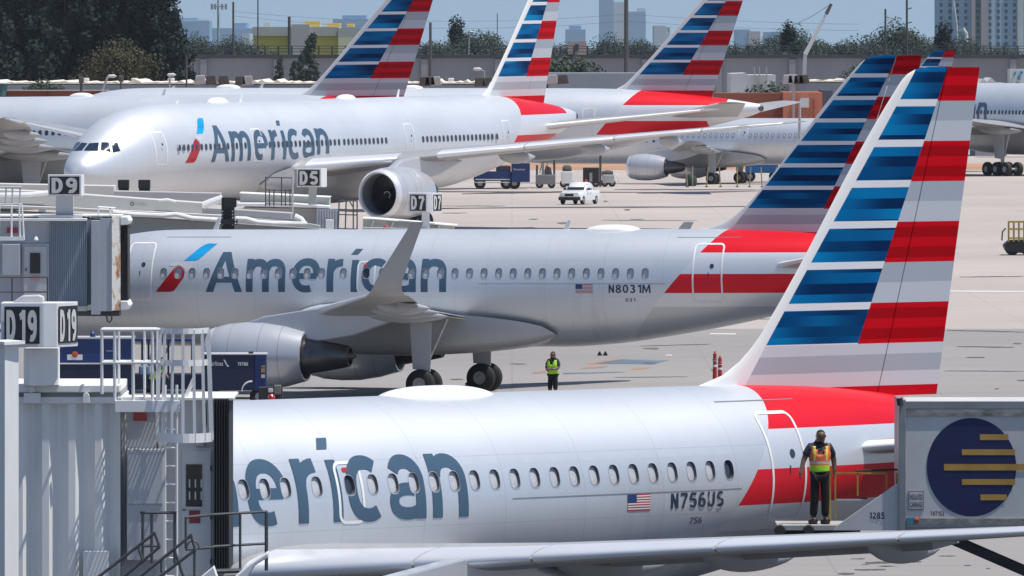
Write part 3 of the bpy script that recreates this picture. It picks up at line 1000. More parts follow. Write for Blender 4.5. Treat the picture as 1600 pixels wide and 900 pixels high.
def tree_meshes(kind, h, w, shape, n, leaf, seed):
    """(trunk mesh, crown mesh) with leaf-sized faces gathered in uneven clumps"""
    rnd = random.Random(seed)
    tb = MB()
    lean = rnd.uniform(-.04, .04) * h
    tr = h * .016 + .06
    tb.tube([(0, 0, 0), (lean * .2, 0, h * .3), (lean * .6, 0, h * .62), (lean, 0, h * .93)], [tr * 1.3, tr, tr * .6, tr * .15], 7)
    clumps = []
    nb = 26 if shape != 'palm' else 1
    for i in range(nb):
        u = (i + rnd.random()) / nb
        if shape == 'spire':
            z = h * (.10 + .88 * u); r = w * .5 * (1 - u) ** .75 * rnd.uniform(.55, 1.1) + .25
        elif shape == 'tall':
            z = h * (.12 + .86 * u); r = w * .5 * (math.sin(math.pi * (.18 + .78 * u)) ** .8) * rnd.uniform(.45, 1.15)
        else:
            z = h * (.22 + .72 * u); r = w * .5 * (math.sin(math.pi * (.22 + .68 * u)) ** .8) * rnd.uniform(.35, 1.05)
        a = rnd.uniform(0, 2 * math.pi)
        p = Vector((lean * u + r * math.cos(a), r * math.sin(a), z + rnd.uniform(-.04, .05) * h))
        zb = max(h * .08, p.z - r * rnd.uniform(.3, .7) - .3)
        tb.tube([(lean * u * .7, 0, zb), tuple(p * .6 + Vector((lean * u * .3, 0, zb * .4))), tuple(p)], [tr * .42, tr * .25, tr * .08], 5, cap=False)
        cr = w * (rnd.uniform(.13, .25) if shape != 'round' else rnd.uniform(.17, .30))
        clumps.append((p, cr, cr * (1.3 if shape != 'round' else .75)))
        q = Vector((lean * u, 0, z))
        clumps.append((q.lerp(p, .45), cr * .9, cr))
    vs, fs = [], []
    for i in range(n):
        c, cr, ch = rnd.choice(clumps)
        d = Vector((rnd.gauss(0, 1), rnd.gauss(0, 1), rnd.gauss(0, 1))).normalized() * rnd.random() ** .4
        p = c + Vector((d.x * cr, d.y * cr, d.z * ch))
        s_ = leaf * rnd.uniform(.6, 1.5)
        nn = (d.normalized() + Vector((rnd.gauss(0, .35), rnd.gauss(0, .35), rnd.gauss(0, .35)))).normalized()     # leaves face outwards from their clump
        a = nn.cross(Vector((rnd.gauss(0, 1), rnd.gauss(0, 1), rnd.gauss(0, 1)))).normalized() * s_
        b = nn.cross(a).normalized() * s_ * .75
        o = len(vs)
        vs += [tuple(p - a * .5), tuple(p + b * .5), tuple(p + a * .6), tuple(p - b * .5)]
        fs.append((o, o + 1, o + 2, o + 3))
    t = tb.mesh('trunk', smooth=True); t.materials.append(BARK)
    me = bpy.data.meshes.new('crown'); me.from_pydata(vs, [], fs); me.materials.append(LEAF[kind]); me.update()
    return t, me

TREES = {'pine_a': tree_meshes('pine', 24, 8.2, 'tall', 15000, .52, 1), 'pine_b': tree_meshes('pine', 20, 6.8, 'tall', 13000, .50, 2), 'pine_c': tree_meshes('pine', 15, 7, 'spire', 8000, .45, 3),
         'olive': tree_meshes('olive', 7, 11, 'round', 7000, .30, 4), 'broad_a': tree_meshes('green', 11, 12, 'round', 14000, .32, 5), 'broad_b': tree_meshes('deep', 12, 15, 'round', 16000, .33, 6),
         'broad_c': tree_meshes('green', 9, 13, 'round', 14000, .30, 7), 'spire': tree_meshes('deep', 11, 3.2, 'spire', 3000, .34, 8), 'bush': tree_meshes('green', 3.2, 6, 'round', 2600, .28, 9)}
def plant(key, x, y_base_z, Z, name, label, cat='tree', group=None, s=1.0, rz=None, zscale=1.0):
    t, c = TREES[key]
    o = link(name, None, None, ((x - 800) / F * Z, Z, y_base_z))
    o.rotation_euler = (0, 0, random.uniform(0, 6.28) if rz is None else rz)
    o.scale = (s, s, s * zscale)
    tag(o, label, cat, group)
    link('trunk', t, o); link('crown', c, o)
    return o
pines = [(-12, 1480, 'pine_b', 1.12), (18, 1520, 'pine_a', .98), (44, 1490, 'pine_b', 1.10), (70, 1540, 'pine_a', 1.12), (98, 1500, 'pine_a', 1.08), (122, 1560, 'pine_b', 1.25), (148, 1510, 'pine_a', 1.05),
         (172, 1540, 'pine_b', 1.22), (195, 1500, 'pine_a', 1.10), (220, 1530, 'pine_a', 1.04), (243, 1490, 'pine_b', 1.10), (132, 1600, 'pine_a', 1.1), (60, 1600, 'pine_a', 1.1), (205, 1600, 'pine_a', 1.08)]
ORD = ['first', 'second', 'third', 'fourth', 'fifth', 'sixth', 'seventh', 'eighth', 'ninth', 'tenth', 'eleventh']
PINE_LB = [ORD[i] + ' tall dark pine of the upper left grove, counted from the left edge' for i in range(11)] + ['hindmost tall dark pine behind the middle of the grove', 'hindmost tall dark pine behind the left of the grove', 'hindmost tall dark pine behind the right of the grove']
for i, (x, Z, k, s) in enumerate(pines):
    plant(k, x, 0, Z, 'pine_tree', PINE_LB[i], 'tree', 'tall dark pines at the upper left', s)
plant('pine_c', 271, 0, 1480, 'pine_tree', 'short pointed pine at the right end of the dark grove', 'tree', None, 1.12)
plant('pine_b', 286, 0, 1550, 'pine_tree', 'thin low pine beside the viaduct end', 'tree', None, .62)
plant('olive', 187, 4.2, 1440, 'olive_tree', 'brownish olive-leaved tree in front of the dark pines', 'tree', None, 1.05)
plant('olive', 172, 4.0, 1450, 'olive_tree', 'yellowish bushy tree beside the lamp at the foot of the pines', 'tree', None, .9)
plant('bush', 60, 5.4, 1190, 'shrub', 'left green shrub showing over the brick-red wall', 'shrub', 'shrubs over the red wall', .8)
plant('bush', 84, 5.2, 1190, 'shrub', 'right green shrub showing over the brick-red wall', 'shrub', 'shrubs over the red wall', .75)
plant('spire', 484, 2.5, 1640, 'cypress_tree', 'slim dark cypress in front of the viaduct wall', 'tree', None, 1.05)
for x, s, lb in ((436, .55, 'leftmost'), (458, .5, 'second'), (470, .6, 'third'), (495, .45, 'rightmost')):
    plant('spire', x, 4.5, 1630, 'cypress_tree', lb + ' of the low spindly shrubs against the viaduct wall', 'shrub', 'low shrubs at the viaduct wall', s)
for x, s, lb in ((872, 1.5, 'left'), (893, 1.7, 'middle'), (915, 1.4, 'right')):
    plant('bush', x, 4.2, 1560, 'shrub', lb + ' green hedge bush beside the nearest big tail', 'shrub', 'hedge bushes before the viaduct', s)
plant('bush', 1350, 5.0, 1560, 'shrub', 'brownish bush in front of the viaduct near the middle striped tail', 'shrub', None, 1.2)
plant('bush', 1192, 2.5, 1230, 'shrub', 'green bush beside the orange building', 'shrub', None, 1.4)
plant('bush', 1205, 2.3, 1225, 'shrub', 'small green bush left of the orange wall', 'shrub', None, 1.0)
rnd = random.Random(11)
tcount = {}
SEGS = [(300, 400, 'left of the yellow store'), (400, 580, 'before the yellow store'), (580, 690, 'behind the left striped tail'), (690, 790, 'between the two left striped tails'), (790, 870, 'behind the nearest big tail'), (870, 935, 'around the pink house'), (935, 1020, 'below the hazy blue towers'), (1020, 1165, 'behind the right big striped tail'), (1165, 1260, 'left of the slanting boom'), (1260, 1375, 'right of the slanting boom'), (1375, 1465, 'around the two poles left of the apartment tower'), (1465, 1540, 'at the left foot of the apartment tower'), (1540, 1700, 'at the right foot of the apartment tower')]
CNT = ['first', 'second', 'third', 'fourth', 'fifth', 'sixth', 'seventh', 'eighth', 'ninth', 'tenth', 'eleventh', 'twelfth', 'thirteenth', 'fourteenth', 'fifteenth', 'sixteenth', 'seventeenth', 'eighteenth', 'nineteenth', 'twentieth']
def seg_label(x):
    for a, b, s_ in SEGS:
        if a <= x < b:
            tcount[s_] = tcount.get(s_, 0) + 1
            return CNT[tcount[s_] - 1] + ' leafy tree from the left ' + s_
x = 300.0
while x < 1620:
    k = rnd.choice(['broad_a', 'broad_b', 'broad_c', 'broad_b'])
    Z = rnd.uniform(1950, 2500)
    hill = .84 + .20 * math.exp(-((x - 745) / 70.0) ** 2) + .28 * math.exp(-((x - 1390) / 60.0) ** 2) + .15 * math.exp(-((x - 1235) / 50.0) ** 2) - .24 * math.exp(-((x - 500) / 60.0) ** 2) + .10 * math.exp(-((x - 350) / 50.0) ** 2)
    if not (905 < x < 925):
        plant(k, x, 0, Z, 'broadleaf_tree', seg_label(x), 'tree', 'trees in the line behind the viaduct', hill * rnd.uniform(.85, 1.12), None, rnd.uniform(.95, 1.2))
    x += rnd.uniform(9, 15)
plant('pine_c', 1474, 0, 1950, 'pine_tree', 'dark pointed tree at the foot of the apartment tower', 'tree', None, 1.0)
plant('pine_c', 714, 0, 2300, 'pine_tree', 'pointed tree rising above the line left of the nearest big tail', 'tree', None, 1.12)
plant('pine_c', 1236, 0, 2050, 'pine_tree', 'pointed tree top rising beside the tilted boom', 'tree', None, 1.02)

# ---------------------------------------------------------------- far buildings
def pbox(mb, x0, x1, y0, y1, Za, Zb, mi=0):
    """box whose front face covers photo pixels x0..x1, y0..y1 at depth Za, going back to Zb"""
    a, b = W(x0, y0, Za), W(x1, y1, Za)
    return mb.box(a.x, b.x, Za, Zb, a.z, b.z, mi)
def pprism(mb, pts, Za, Zb, mi=0):
    return mb.prism([(W(x, y, Za).x, W(x, y, Za).z) for x, y in pts], Za, Zb, 'y', mi)
def base_at(x, Z): return ((x - 800) / F * Z, Z, 0.0)

BM = {}
BM['grey'] = mat('warehouse_wall', (.27, .29, .325), .8, 0, 0, .10, .12, (1, 1, .2))
BM['gravel'] = mat('white_roof_gravel', (.72, .66, .55), .9, 0, 0, .2, 1.2)
BM['brick'] = mat('brick_red_wall', (.26, .075, .045), .85, 0, 0, .12, .4)
BM['salmon'] = mat('salmon_render', (.50, .17, .10), .85, 0, 0, .10, .3)
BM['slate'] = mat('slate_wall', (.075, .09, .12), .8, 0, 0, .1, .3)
BM['white'] = mat('white_cladding', (.58, .58, .57), .7, 0, 0, .08, .3)
BM['concrete'] = mat('viaduct_concrete', (.26, .265, .275), .85, 0, 0, .14, .08, (1, 1, .3))
BM['rail'] = mat('dark_parapet', (.045, .050, .060), .8, 0, 0, .2, .5)
BM['yellow'] = mat('yellow_render', (.76, .57, .12), .8, 0, 0, .08, .1)
BM['greyband'] = mat('grey_fascia', (.50, .48, .44), .8, 0, 0, .06, .1)
BM['cream'] = mat('cream_render', (.72, .66, .46), .8, 0, 0, .06, .1)
BM['pink'] = mat('pink_render', (.55, .38, .32), .8, 0, 0, .08, .2)
BM['tower'] = mat('tower_haze_blue', (.17, .35, .54), .5, 0, 0, .12, .03, (.3, .3, 1))  # distance haze of the skyline is painted into this blue
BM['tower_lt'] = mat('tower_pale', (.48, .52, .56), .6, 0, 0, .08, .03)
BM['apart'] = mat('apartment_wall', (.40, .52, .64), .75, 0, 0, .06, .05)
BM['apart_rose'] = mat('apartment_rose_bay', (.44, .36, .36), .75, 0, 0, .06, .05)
BM['pane'] = mat('far_window_glass', (.045, .07, .11), .25, 0, 0, .2, .2)
BM['pole'] = mat('weathered_pole', (.085, .08, .078), .9, 0, 0, .2, .6)
BM['galv'] = mat('galvanised_steel', (.45, .46, .46), .5, .4, 0, .1, .8)
BM['bluepanel'] = mat('blue_dotted_panel', (.05, .30, .50), .6, 0, 0, .3, .5)
BM['teal'] = mat('teal_cladding', (.03, .12, .13), .7, 0, 0, .1, .3)
BM['darkblue'] = mat('dark_blue_strip', (.02, .045, .12), .7, 0, 0, .2, .3)

def lumpy_roof(mb, x0, x1, y, Z, Zb, amp=.25, mi=0):
    n = max(4, int(abs(x1 - x0) / 6))
    vs = []
    for i in range(n + 1):
        xx = lerp(x0, x1, i / n)
        p = W(xx, y, Z)
        dz = random.uniform(0, amp) + (amp * 1.6 if random.random() < .12 else 0)
        vs += [(p.x, Z - .3, p.z - .12), (p.x, Z - .3, p.z + dz), (p.x, Zb, p.z + dz), (p.x, Zb, p.z - .12)]
    fs = []
    for i in range(n):
        for k in range(4):
            fs.append((4 * i + k, 4 * i + (k + 1) % 4, 4 * i + 4 + (k + 1) % 4, 4 * i + 4 + k))
    fs += [(0, 1, 2, 3), tuple(4 * n + k for k in (3, 2, 1, 0))]
    mb.add(vs, fs, mi)
def warehouse(label, x0, x1, y, Z, depth=40, roof='gravel', wall='grey', trim=True):
    o = thing('warehouse', label, 'building', base_at((x0 + x1) / 2, Z))
    a, b = W(x0, y, Z), W(x1, y, Z)
    MB().box(a.x, b.x, Z, Z + depth, 0, a.z - .25).build('wall', BM[wall], o)
    r = MB()
    if roof:
        lumpy_roof(r, x0 - 2, x1 + 2, y + .5, Z, Z + depth, .16)
        r.build('roof', BM[roof], o)
    return o
wa = warehouse('long grey warehouse with white gravel roof edge, behind the left-hand tails', -120, 775, 129, 1260)
for x0, x1 in ((368, 492),):
    MB_ = MB(); pbox(MB_, x0, x1, 140.5, 148, 1259.6, 1259.95); MB_.build('blue_wall_strip', BM['darkblue'], wa)
for x in (128, 205, 262, 560, 700):
    m_ = MB(); pbox(m_, x, x + 9, 122, 127, 1265, 1270); m_.build('roof_unit', BM['white'], wa, bevel=.1)
wb = warehouse('plain pale grey warehouse between the two middle striped tails', 858, 1112, 111, 1300, 30, None)
wc = warehouse('grey warehouse with pale roof edge behind the slanting boom', 1262, 1420, 126, 1290, 30)
rw = thing('red_wall', 'low brick-red wall at the far left behind the fuselages', 'wall', base_at(85, 1170))
m_ = MB(); pbox(m_, 4, 168, 142, 175, 1170, 1172); m_.build('wall', BM['brick'], rw)
for x in (74, 152):
    m_ = MB(); pbox(m_, x, x + 1.2, 140, 175, 1169.7, 1169.95); m_.build('downpipe', BM['pole'], rw)
m_ = MB(); pbox(m_, 3, 169, 140.6, 142, 1169.4, 1172.5); m_.build('coping', BM['greyband'], rw)
th = thing('shed', 'dark teal shed at the left edge beyond the fuselage', 'shed', base_at(0, 1160))
m_ = MB(); pprism(m_, [(-30, 131), (6, 131), (3, 150), (-2, 160), (-30, 160)], 1160, 1170); m_.build('wall', BM['teal'], th)
m_ = MB(); pprism(m_, [(-31, 129.5), (7.5, 129.5), (7.5, 131), (-31, 131)], 1159, 1171); m_.build('roof', BM['white'], th)
sb = thing('orange_building', 'salmon orange building with dark side wall beyond the wing tip', 'building', base_at(1255, 1180))
m_ = MB(); pbox(m_, 1224, 1285, 144, 260, 1180, 1196); m_.build('wall', BM['salmon'], sb)
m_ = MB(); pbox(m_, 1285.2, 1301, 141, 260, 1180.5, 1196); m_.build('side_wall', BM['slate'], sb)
m_ = MB(); pbox(m_, 1251, 1264, 153, 168, 1179.6, 1179.95); m_.build('wall_unit', BM['white'], sb)
for x in (1240, 1270):
    m_ = MB(); pprism(m_, [(x, 155), (x + 2, 155), (x + 3, 170), (x + 1, 172), (x + 3, 184), (x, 184)], 1179.5, 1179.9); m_.build('pipe', BM['brick'], sb)
m_ = MB(); pbox(m_, 1118, 1224, 145.5, 260, 1184, 1196); m_.build('red_wing', BM['brick'], sb)
ws = thing('white_shed', 'white windowless shed with roof kit behind the orange building', 'building', base_at(1178, 1240))
m_ = MB(); pprism(m_, [(1142, 115), (1166, 114), (1168, 117), (1212, 117), (1212, 260), (1142, 260)], 1240, 1262); m_.build('wall', BM['white'], ws)
for x in (1178, 1186, 1197):
    m_ = MB(); pbox(m_, x, x + 1.6, 104, 145, 1239.2, 1239.8); m_.build('duct', BM['galv'], ws)
bb = thing('cargo_container', 'pale container with blue dotted end at the right edge above the fuselage', 'container', base_at(1592, 1200))
m_ = MB(); pbox(m_, 1578, 1640, 108, 150, 1200, 1206); m_.build('body', BM['white'], bb)
for k in range(9):
    m_ = MB(); xx, yy = 1581 + random.uniform(0, 16), 111 + random.uniform(0, 20)
    pbox(m_, xx, xx + 3, yy, yy + 3.6, 1199.8, 1199.96); m_.build('blue_patch', BM['bluepanel'], bb)
lw = thing('low_shed', 'low white-roofed shed left of the dotted container', 'building', base_at(1550, 1215))
m_ = MB(); pbox(m_, 1524, 1573, 131, 260, 1215, 1230); m_.build('wall', BM['grey'], lw)
m_ = MB(); lumpy_roof(m_, 1523, 1574, 131, 1215, 1230, .3); m_.build('roof', BM['white'], lw)

# elevated road behind the sheds
va = thing('viaduct', 'long grey concrete viaduct with dark railing across the background', 'viaduct', base_at(945, 1700))
m_ = MB(); a, b = W(288, 91, 1700), W(1660, 91, 1700)
m_.box(a.x, b.x, 1700, 1712, 0, a.z); m_.build('wall', BM['concrete'], va)
m_ = MB(); m_.box(a.x, b.x, 1699.4, 1712.6, a.z, a.z + .55); m_.build('parapet', BM['rail'], va)
rail_post = MB().box(-.12, .12, -.12, .12, 0, 1.35).mesh('post'); rail_post.materials.append(BM['rail'])
k = 0
xx = a.x
while xx < b.x:
    link('post', rail_post, va, (xx - ORG[va.name][0], -.1, a.z + .55)); xx += 2.1
m_ = MB()
for dz in (.95, 1.45, 1.85): m_.box(a.x, b.x, 1699.75, 1699.85, a.z + dz, a.z + dz + .10)
m_.build('railing', BM['rail'], va)
pier = MB().box(-.5, .5, -.5, 0, 0, a.z - .15).mesh('pilaster'); pier.materials.append(BM['concrete'])
xx = a.x + 3
while xx < b.x:
    link('pilaster', pier, va, (xx - ORG[va.name][0], -.002, 0)); xx += 11.5

yb = thing('yellow_building', 'yellow store with grey fascia behind the left striped tail', 'building', base_at(480, 2450))
m_ = MB(); pbox(m_, 396, 528, 56, 95, 2450, 2490); m_.build('wall', BM['yellow'], yb)
m_ = MB(); pbox(m_, 395, 529, 42, 56, 2449, 2490); m_.build('fascia', BM['greyband'], yb)
m_ = MB(); pbox(m_, 455, 484, 38, 95, 2447.5, 2490); m_.build('entrance_bay', BM['greyband'], yb)
m_ = MB(); pbox(m_, 528.3, 580, 44, 58, 2448, 2490); m_.build('side_fascia', BM['greyband'], yb)
m_ = MB(); pbox(m_, 528.3, 580, 58.2, 95, 2448, 2490); m_.build('side_wall', BM['cream'], yb)
for x0, x1, y0 in ((476, 500, 33), (510, 532, 36), (542, 553, 37)):
    m_ = MB(); pbox(m_, x0, x1, y0, 42, 2455, 2465); m_.build('roof_crest', BM['yellow'], yb)
m_ = MB(); pbox(m_, 412, 423, 36, 42, 2455, 2460); m_.build('roof_unit', BM['white'], yb)
ph = thing('pink_house', 'small pinkish house with one window among trees right of the nearest tail', 'house', base_at(902, 1900))
m_ = MB(); pprism(m_, [(888, 66), (916, 64), (917, 110), (887, 110)], 1900, 1910); m_.build('wall', BM['pink'], ph)
m_ = MB(); pbox(m_, 898.5, 904, 69, 79, 1899.6, 1899.95); m_.build('window', BM['pane'], ph)

# skyline
def tower(label, blocks, Z, wins=()):
    Z *= 2.6
    o = thing('tower_block', label, 'building', base_at(blocks[0][0], Z))
    for k, (x0, x1, y0, m) in enumerate(blocks):
        mb = MB(); pbox(mb, x0, x1, y0, 92, Z + k * 6, Z + 150 + k * 6); mb.build('block', BM[m], o)
    for (x0, x1, y0, y1) in wins:
        mb = MB(); pbox(mb, x0, x1, y0, y1, Z - .8, Z - .2); mb.build('window', BM['pane'], o)
    return o
tower('tall hazy blue tower beside the thick pole', [(937, 959, -40, 'tower'), (959, 977, 3, 'tower_lt'), (955, 985, 42, 'tower')], 7000)
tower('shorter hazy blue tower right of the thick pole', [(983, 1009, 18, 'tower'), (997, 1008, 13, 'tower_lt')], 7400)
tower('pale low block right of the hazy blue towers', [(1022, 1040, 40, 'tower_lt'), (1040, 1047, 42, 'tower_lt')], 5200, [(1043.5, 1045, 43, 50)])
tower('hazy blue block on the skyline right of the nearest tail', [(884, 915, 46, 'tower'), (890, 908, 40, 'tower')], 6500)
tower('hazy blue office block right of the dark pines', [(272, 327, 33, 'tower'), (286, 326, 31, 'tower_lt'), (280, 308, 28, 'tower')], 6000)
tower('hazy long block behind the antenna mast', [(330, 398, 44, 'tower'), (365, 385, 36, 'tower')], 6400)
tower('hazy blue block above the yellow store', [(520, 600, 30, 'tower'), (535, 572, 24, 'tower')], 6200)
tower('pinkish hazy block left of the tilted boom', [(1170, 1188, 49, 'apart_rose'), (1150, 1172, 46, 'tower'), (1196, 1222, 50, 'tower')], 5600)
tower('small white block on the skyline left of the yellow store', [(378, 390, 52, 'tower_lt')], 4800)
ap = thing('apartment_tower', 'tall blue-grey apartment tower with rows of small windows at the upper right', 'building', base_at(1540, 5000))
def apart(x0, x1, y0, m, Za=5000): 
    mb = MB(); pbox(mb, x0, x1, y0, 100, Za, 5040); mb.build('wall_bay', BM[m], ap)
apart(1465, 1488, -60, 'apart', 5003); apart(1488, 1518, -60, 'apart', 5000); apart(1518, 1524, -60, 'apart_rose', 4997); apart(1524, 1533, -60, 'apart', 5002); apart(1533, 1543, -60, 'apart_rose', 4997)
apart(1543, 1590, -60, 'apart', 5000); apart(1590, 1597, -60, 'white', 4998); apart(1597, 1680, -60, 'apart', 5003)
wmesh = MB().box(-.62, .62, -.25, 0, -.85, .85).mesh('window'); wmesh.materials.append(BM['pane'])
for x, Zf in ((1470.5, 5003), (1484, 5003), (1496, 5000), (1509, 5000), (1528, 5002), (1547, 5000), (1560, 5000), (1572, 5000), (1585, 5000), (1604, 5003)):
    y = -12.5
    while y < 70:
        p = W(x, y, Zf)
        link('window', wmesh, ap, (p.x - ORG[ap.name][0], Zf - 5000 - .02, p.z)); y += 10.1

# poles and masts
def pole(label, x, y0, y1, Z, r, arms=(), m='pole', name='utility_pole'):
    o = thing(name, label, 'pole', base_at(x, Z))
    top = W(x, y0, Z); 
    MB().tube([(top.x, Z, 0), (top.x, Z, top.z)], [r, r * .8], 8).build('shaft', BM[m], o, smooth=True)
    for (dx, yy, w) in arms:
        p = W(x + dx, yy, Z)
        MB().bar((top.x, Z, p.z), (p.x, Z, p.z + .3), w).build('arm', BM[m], o)
    return o
pole('thick pole rising in front of the hazy blue towers', 978.5, -60, 90, 1680, .38)
pole('dark pole right of the antenna mast', 364.5, 3, 90, 1750, .20)
pole('thin tall pole behind the yellow store', 403, -40, 60, 2300, .16)
pole('short thick dark pole in front of the yellow store', 452, 26, 90, 1750, .28)
pole('dark pole behind the left striped tail', 672.5, 35, 92, 1690, .26)
pole('thin far mast above the trees right of the left tail', 777, 21, 60, 2600, .12)
pole('pole with rough top left of the apartment tower', 1383.5, 14, 82, 1750, .20)
pole('tall pole with two short arms left of the apartment tower', 1417, -50, 85, 1750, .20, ((8, 15, .16), (8, 37, .16)))
pole('bare slim mast standing over the wing tip near the orange wall', 1249.5, 155, 260, 930, .14, m='galv', name='mast')
pole('dark lamp mast at the right end of the pine grove', 291.5, 88, 200, 1245, .13)
am = pole('lattice antenna mast on the skyline right of the pines', 341, -30, 88, 2600, .30, name='antenna_mast', m='galv')
for x in (331, 336, 347, 353):
    m_ = MB(); pbox(m_, x - 1.8, x + 1.8, 6, 15, 2598.5, 2599); m_.build('antenna_panel', BM['galv'], am)
m_ = MB(); pbox(m_, 330, 354, 9.5, 11, 2599.2, 2599.6); m_.build('platform', BM['galv'], am)
def floodlight(label, x, y0, Z, heads, lean=0):
    o = thing('floodlight_mast', label, 'floodlight', base_at(x, Z), 'apron floodlights')
    t = W(x, y0 + 6, Z)
    MB().tube([(t.x, Z, 0), (t.x, Z, t.z)], .14, 8).build('shaft', BM['galv'], o, smooth=True)
    for dx in heads:
        p = W(x + dx, y0, Z)
        MB().tube([(t.x, Z, t.z), (p.x, Z, p.z)], .07, 6).build('arm', BM['galv'], o)
        hd = MB()
        hd.prism([(p.x - .60, p.z - .50), (p.x + .60, p.z - .42), (p.x + .42, p.z + .52), (p.x - .48, p.z + .46)], Z - .5, Z + .25, 'y')
        hd.build('lamp_head', BM['pole'] if (dx + x) % 2 < 1 else BM['galv'], o, bevel=.08)
    return o
floodlight('three-headed floodlight in front of the warehouse, left of the left tail', 329, 125, 1120, (-16, 1, 21))
floodlight('two-headed floodlight nearest the left striped tail', 378, 126, 1120, (-2, 9))
floodlight('dark floodlight between the two left striped tails', 668, 127, 1120, (-4, 4, 13))
floodlight('floodlight against the foot of the nearest big tail', 756, 128, 1120, (-6, 6))
floodlight('floodlight just right of the nearest big tail', 866, 124, 1120, (-3, 14))
floodlight('floodlight with boxes left of the orange building', 1240, 124, 1120, (-9, -1, 8, 16))
def street_lamp(label, pts, Z, r=.10):
    o = thing('street_lamp', label, 'street lamp', base_at(pts[0][0], Z), 'curved street lamps')
    MB().tube([W(x, y, Z) for x, y in pts], r, 7).build('arm', BM['galv'], o, smooth=True)
    p = W(*pts[-1], Z)
    MB().lathe([(-.5, .02), (-.35, .16), (.2, .2), (.5, .03)], tuple(p), 'x', 10).build('lamp_head', BM['white'], o, smooth=True)
    return o
street_lamp('white slanting street lamp in front of the olive tree', [(159.5, 260), (160, 140), (168, 121), (175, 119)], 1150, .13)
street_lamp('double lamp pole at the right of the pine grove', [(265, 260), (265, 117), (268, 117)], 1150)
street_lamp('white lamp head on a pole left of the nearest big tail', [(757, 260), (757, 111), (746, 108)], 1150, .06)
street_lamp('pale curved lamp among the trees left of the nearest tail', [(732, 92), (733, 62), (737, 50)], 1900, .13)
for lb, x, y0, y1, w in (('dark transformer on its pole above the red wall', 127, 118, 175, .25), ('dark service pole right of the slanting lamp', 189, 116, 175, .16)):
    o = pole(lb, x, y0, y1, 1165, w * .7)
    m_ = MB(); pbox(m_, x - 4, x + 4, y0 + 2, y0 + 12, 1164.4, 1164.9); m_.build('equipment_box', BM['pole'] if x < 150 else BM['pole'], o, bevel=.1)
bo = thing('boom_lift', 'slanting white boom with dark tip rising above the viaduct', 'crane', base_at(1258, 1500))
p, q, t = W(1258, 85, 1500), W(1291, 22, 1500), W(1299, 6, 1500)
MB().bar(W(1254, 200, 1500), p, .5).build('mast', BM['galv'], bo)
MB().tube([p, q], [.32, .16], 8).build('boom', BM['white'], bo, smooth=True)
MB().tube([q, t], [.26, .20], 8).build('boom_tip', BM['pole'], bo, smooth=True)
MB().tube([t, W(1268, 26, 1500), W(1236, 41, 1500)], .035, 5).build('cable', BM['pole'], bo)
cr = thing('crane', 'white crane jib and mast in front of the apartment tower', 'crane', base_at(1495, 2600))
MB().tube([W(1497, 95, 2600), W(1495, 40, 2600), W(1490, 2, 2600)], .22, 7).build('jib', BM['white'], cr, smooth=True)
MB().tube([W(1512, 95, 2600), W(1509, 52, 2600), W(1505, 44, 2600)], [.7, .55, .3], 7).build('mast', BM['white'], cr, smooth=True)
MB().bar(W(1497, 48, 2600), W(1508, 45, 2600), .25).build('counter_arm', BM['white'], cr)
for lb, pts in (('upper wire strung across the sky behind the tails', [(364, 18), (672, 33), (978, 22), (1383, 38)]), ('lower wire strung across the sky behind the tails', [(364, 25), (672, 44), (978, 33), (1383, 48)])):
    line = []
    for (x0, y0), (x1, y1) in zip(pts[:-1], pts[1:]):
        for i in range(10):
            u = i / 10
            line.append(W(lerp(x0, x1, u), lerp(y0, y1, u) + 4 * math.sin(math.pi * u), 1750))
    tag(MB().tube(line, .02, 4).build('overhead_wire', BM['pole']), lb, 'wire', 'overhead wires')

def set_pose(o, pose):
    X0, Y0, psi, pit = pose
    o.location = (X0, Y0, -20 * math.tan(pit))
    o.rotation_euler = (0, -pit, psi)

def titles(fus, body, map_l, map_z, scale, mats=None):
    only_from = None
    mm = mats or {}
    mb = MB()
    for k, (vs, fs) in enumerate(title_strokes()):
        pts = [(map_l(p[0]), map_z(p[1])) for p in vs]
        if only_from and min(p[0] for p in pts) < only_from:
            continue
        v2, f2 = wrap(body, pts, fs, .008 + .0010 * (k % 5), 1, .10 * scale)
        mb.add(v2, f2)
    mb.build('title_lettering', mm.get('letter', M['letter']), fus, smooth=True, recalc=False)
    if only_from: return
    for nm, poly in symbol_polys():
        v2, f2 = wrap(body, [(map_l(p[0]), map_z(p[1])) for p in poly], [tuple(range(len(poly)))], .009, 1, .10 * scale)
        MB().add(v2, f2).build('airline_symbol', mm.get(nm, M['logo_' + nm]), fus, smooth=True, recalc=False)

def decal_text(fus, body, s, l0, l1, z0, z1, bold=.17, name='registration', m='reg', off=.009):
    mb = MB()
    for k, (vs, fs) in enumerate(stroke_text(s, bold)):
        v2, f2 = wrap(body, [(lerp(l0, l1, p[0]), lerp(z0, z1, p[1])) for p in vs], fs, off + .0005 * k)
        mb.add(v2, f2)
    return mb.build(name, M[m], fus, recalc=False)

def us_flag(fus, body, l0, l1, z0, z1):
    h = (z1 - z0) / 13
    parts = {'flag_red': [], 'flag_white': [], 'flag_blue': []}
    for k in range(13):
        c = 'flag_red' if k % 2 == 0 else 'flag_white'
        a = l0 if k < 6 else l0 + (l1 - l0) * .4
        parts[c].append([(a, z0 + k * h), (l1, z0 + k * h), (l1, z0 + (k + 1) * h), (a, z0 + (k + 1) * h)])
    parts['flag_blue'].append([(l0, z0 + 6 * h), (l0 + (l1 - l0) * .4, z0 + 6 * h), (l0 + (l1 - l0) * .4, z1), (l0, z1)])
    mb = MB()
    for mi, (c, polys) in enumerate(parts.items()):
        for p in polys:
            v2, f2 = wrap(body, p, [(0, 1, 2, 3)], .009)
            mb.add(v2, f2, mi)
    mb.build('national_flag', [M[c] for c in parts], fus, recalc=False)

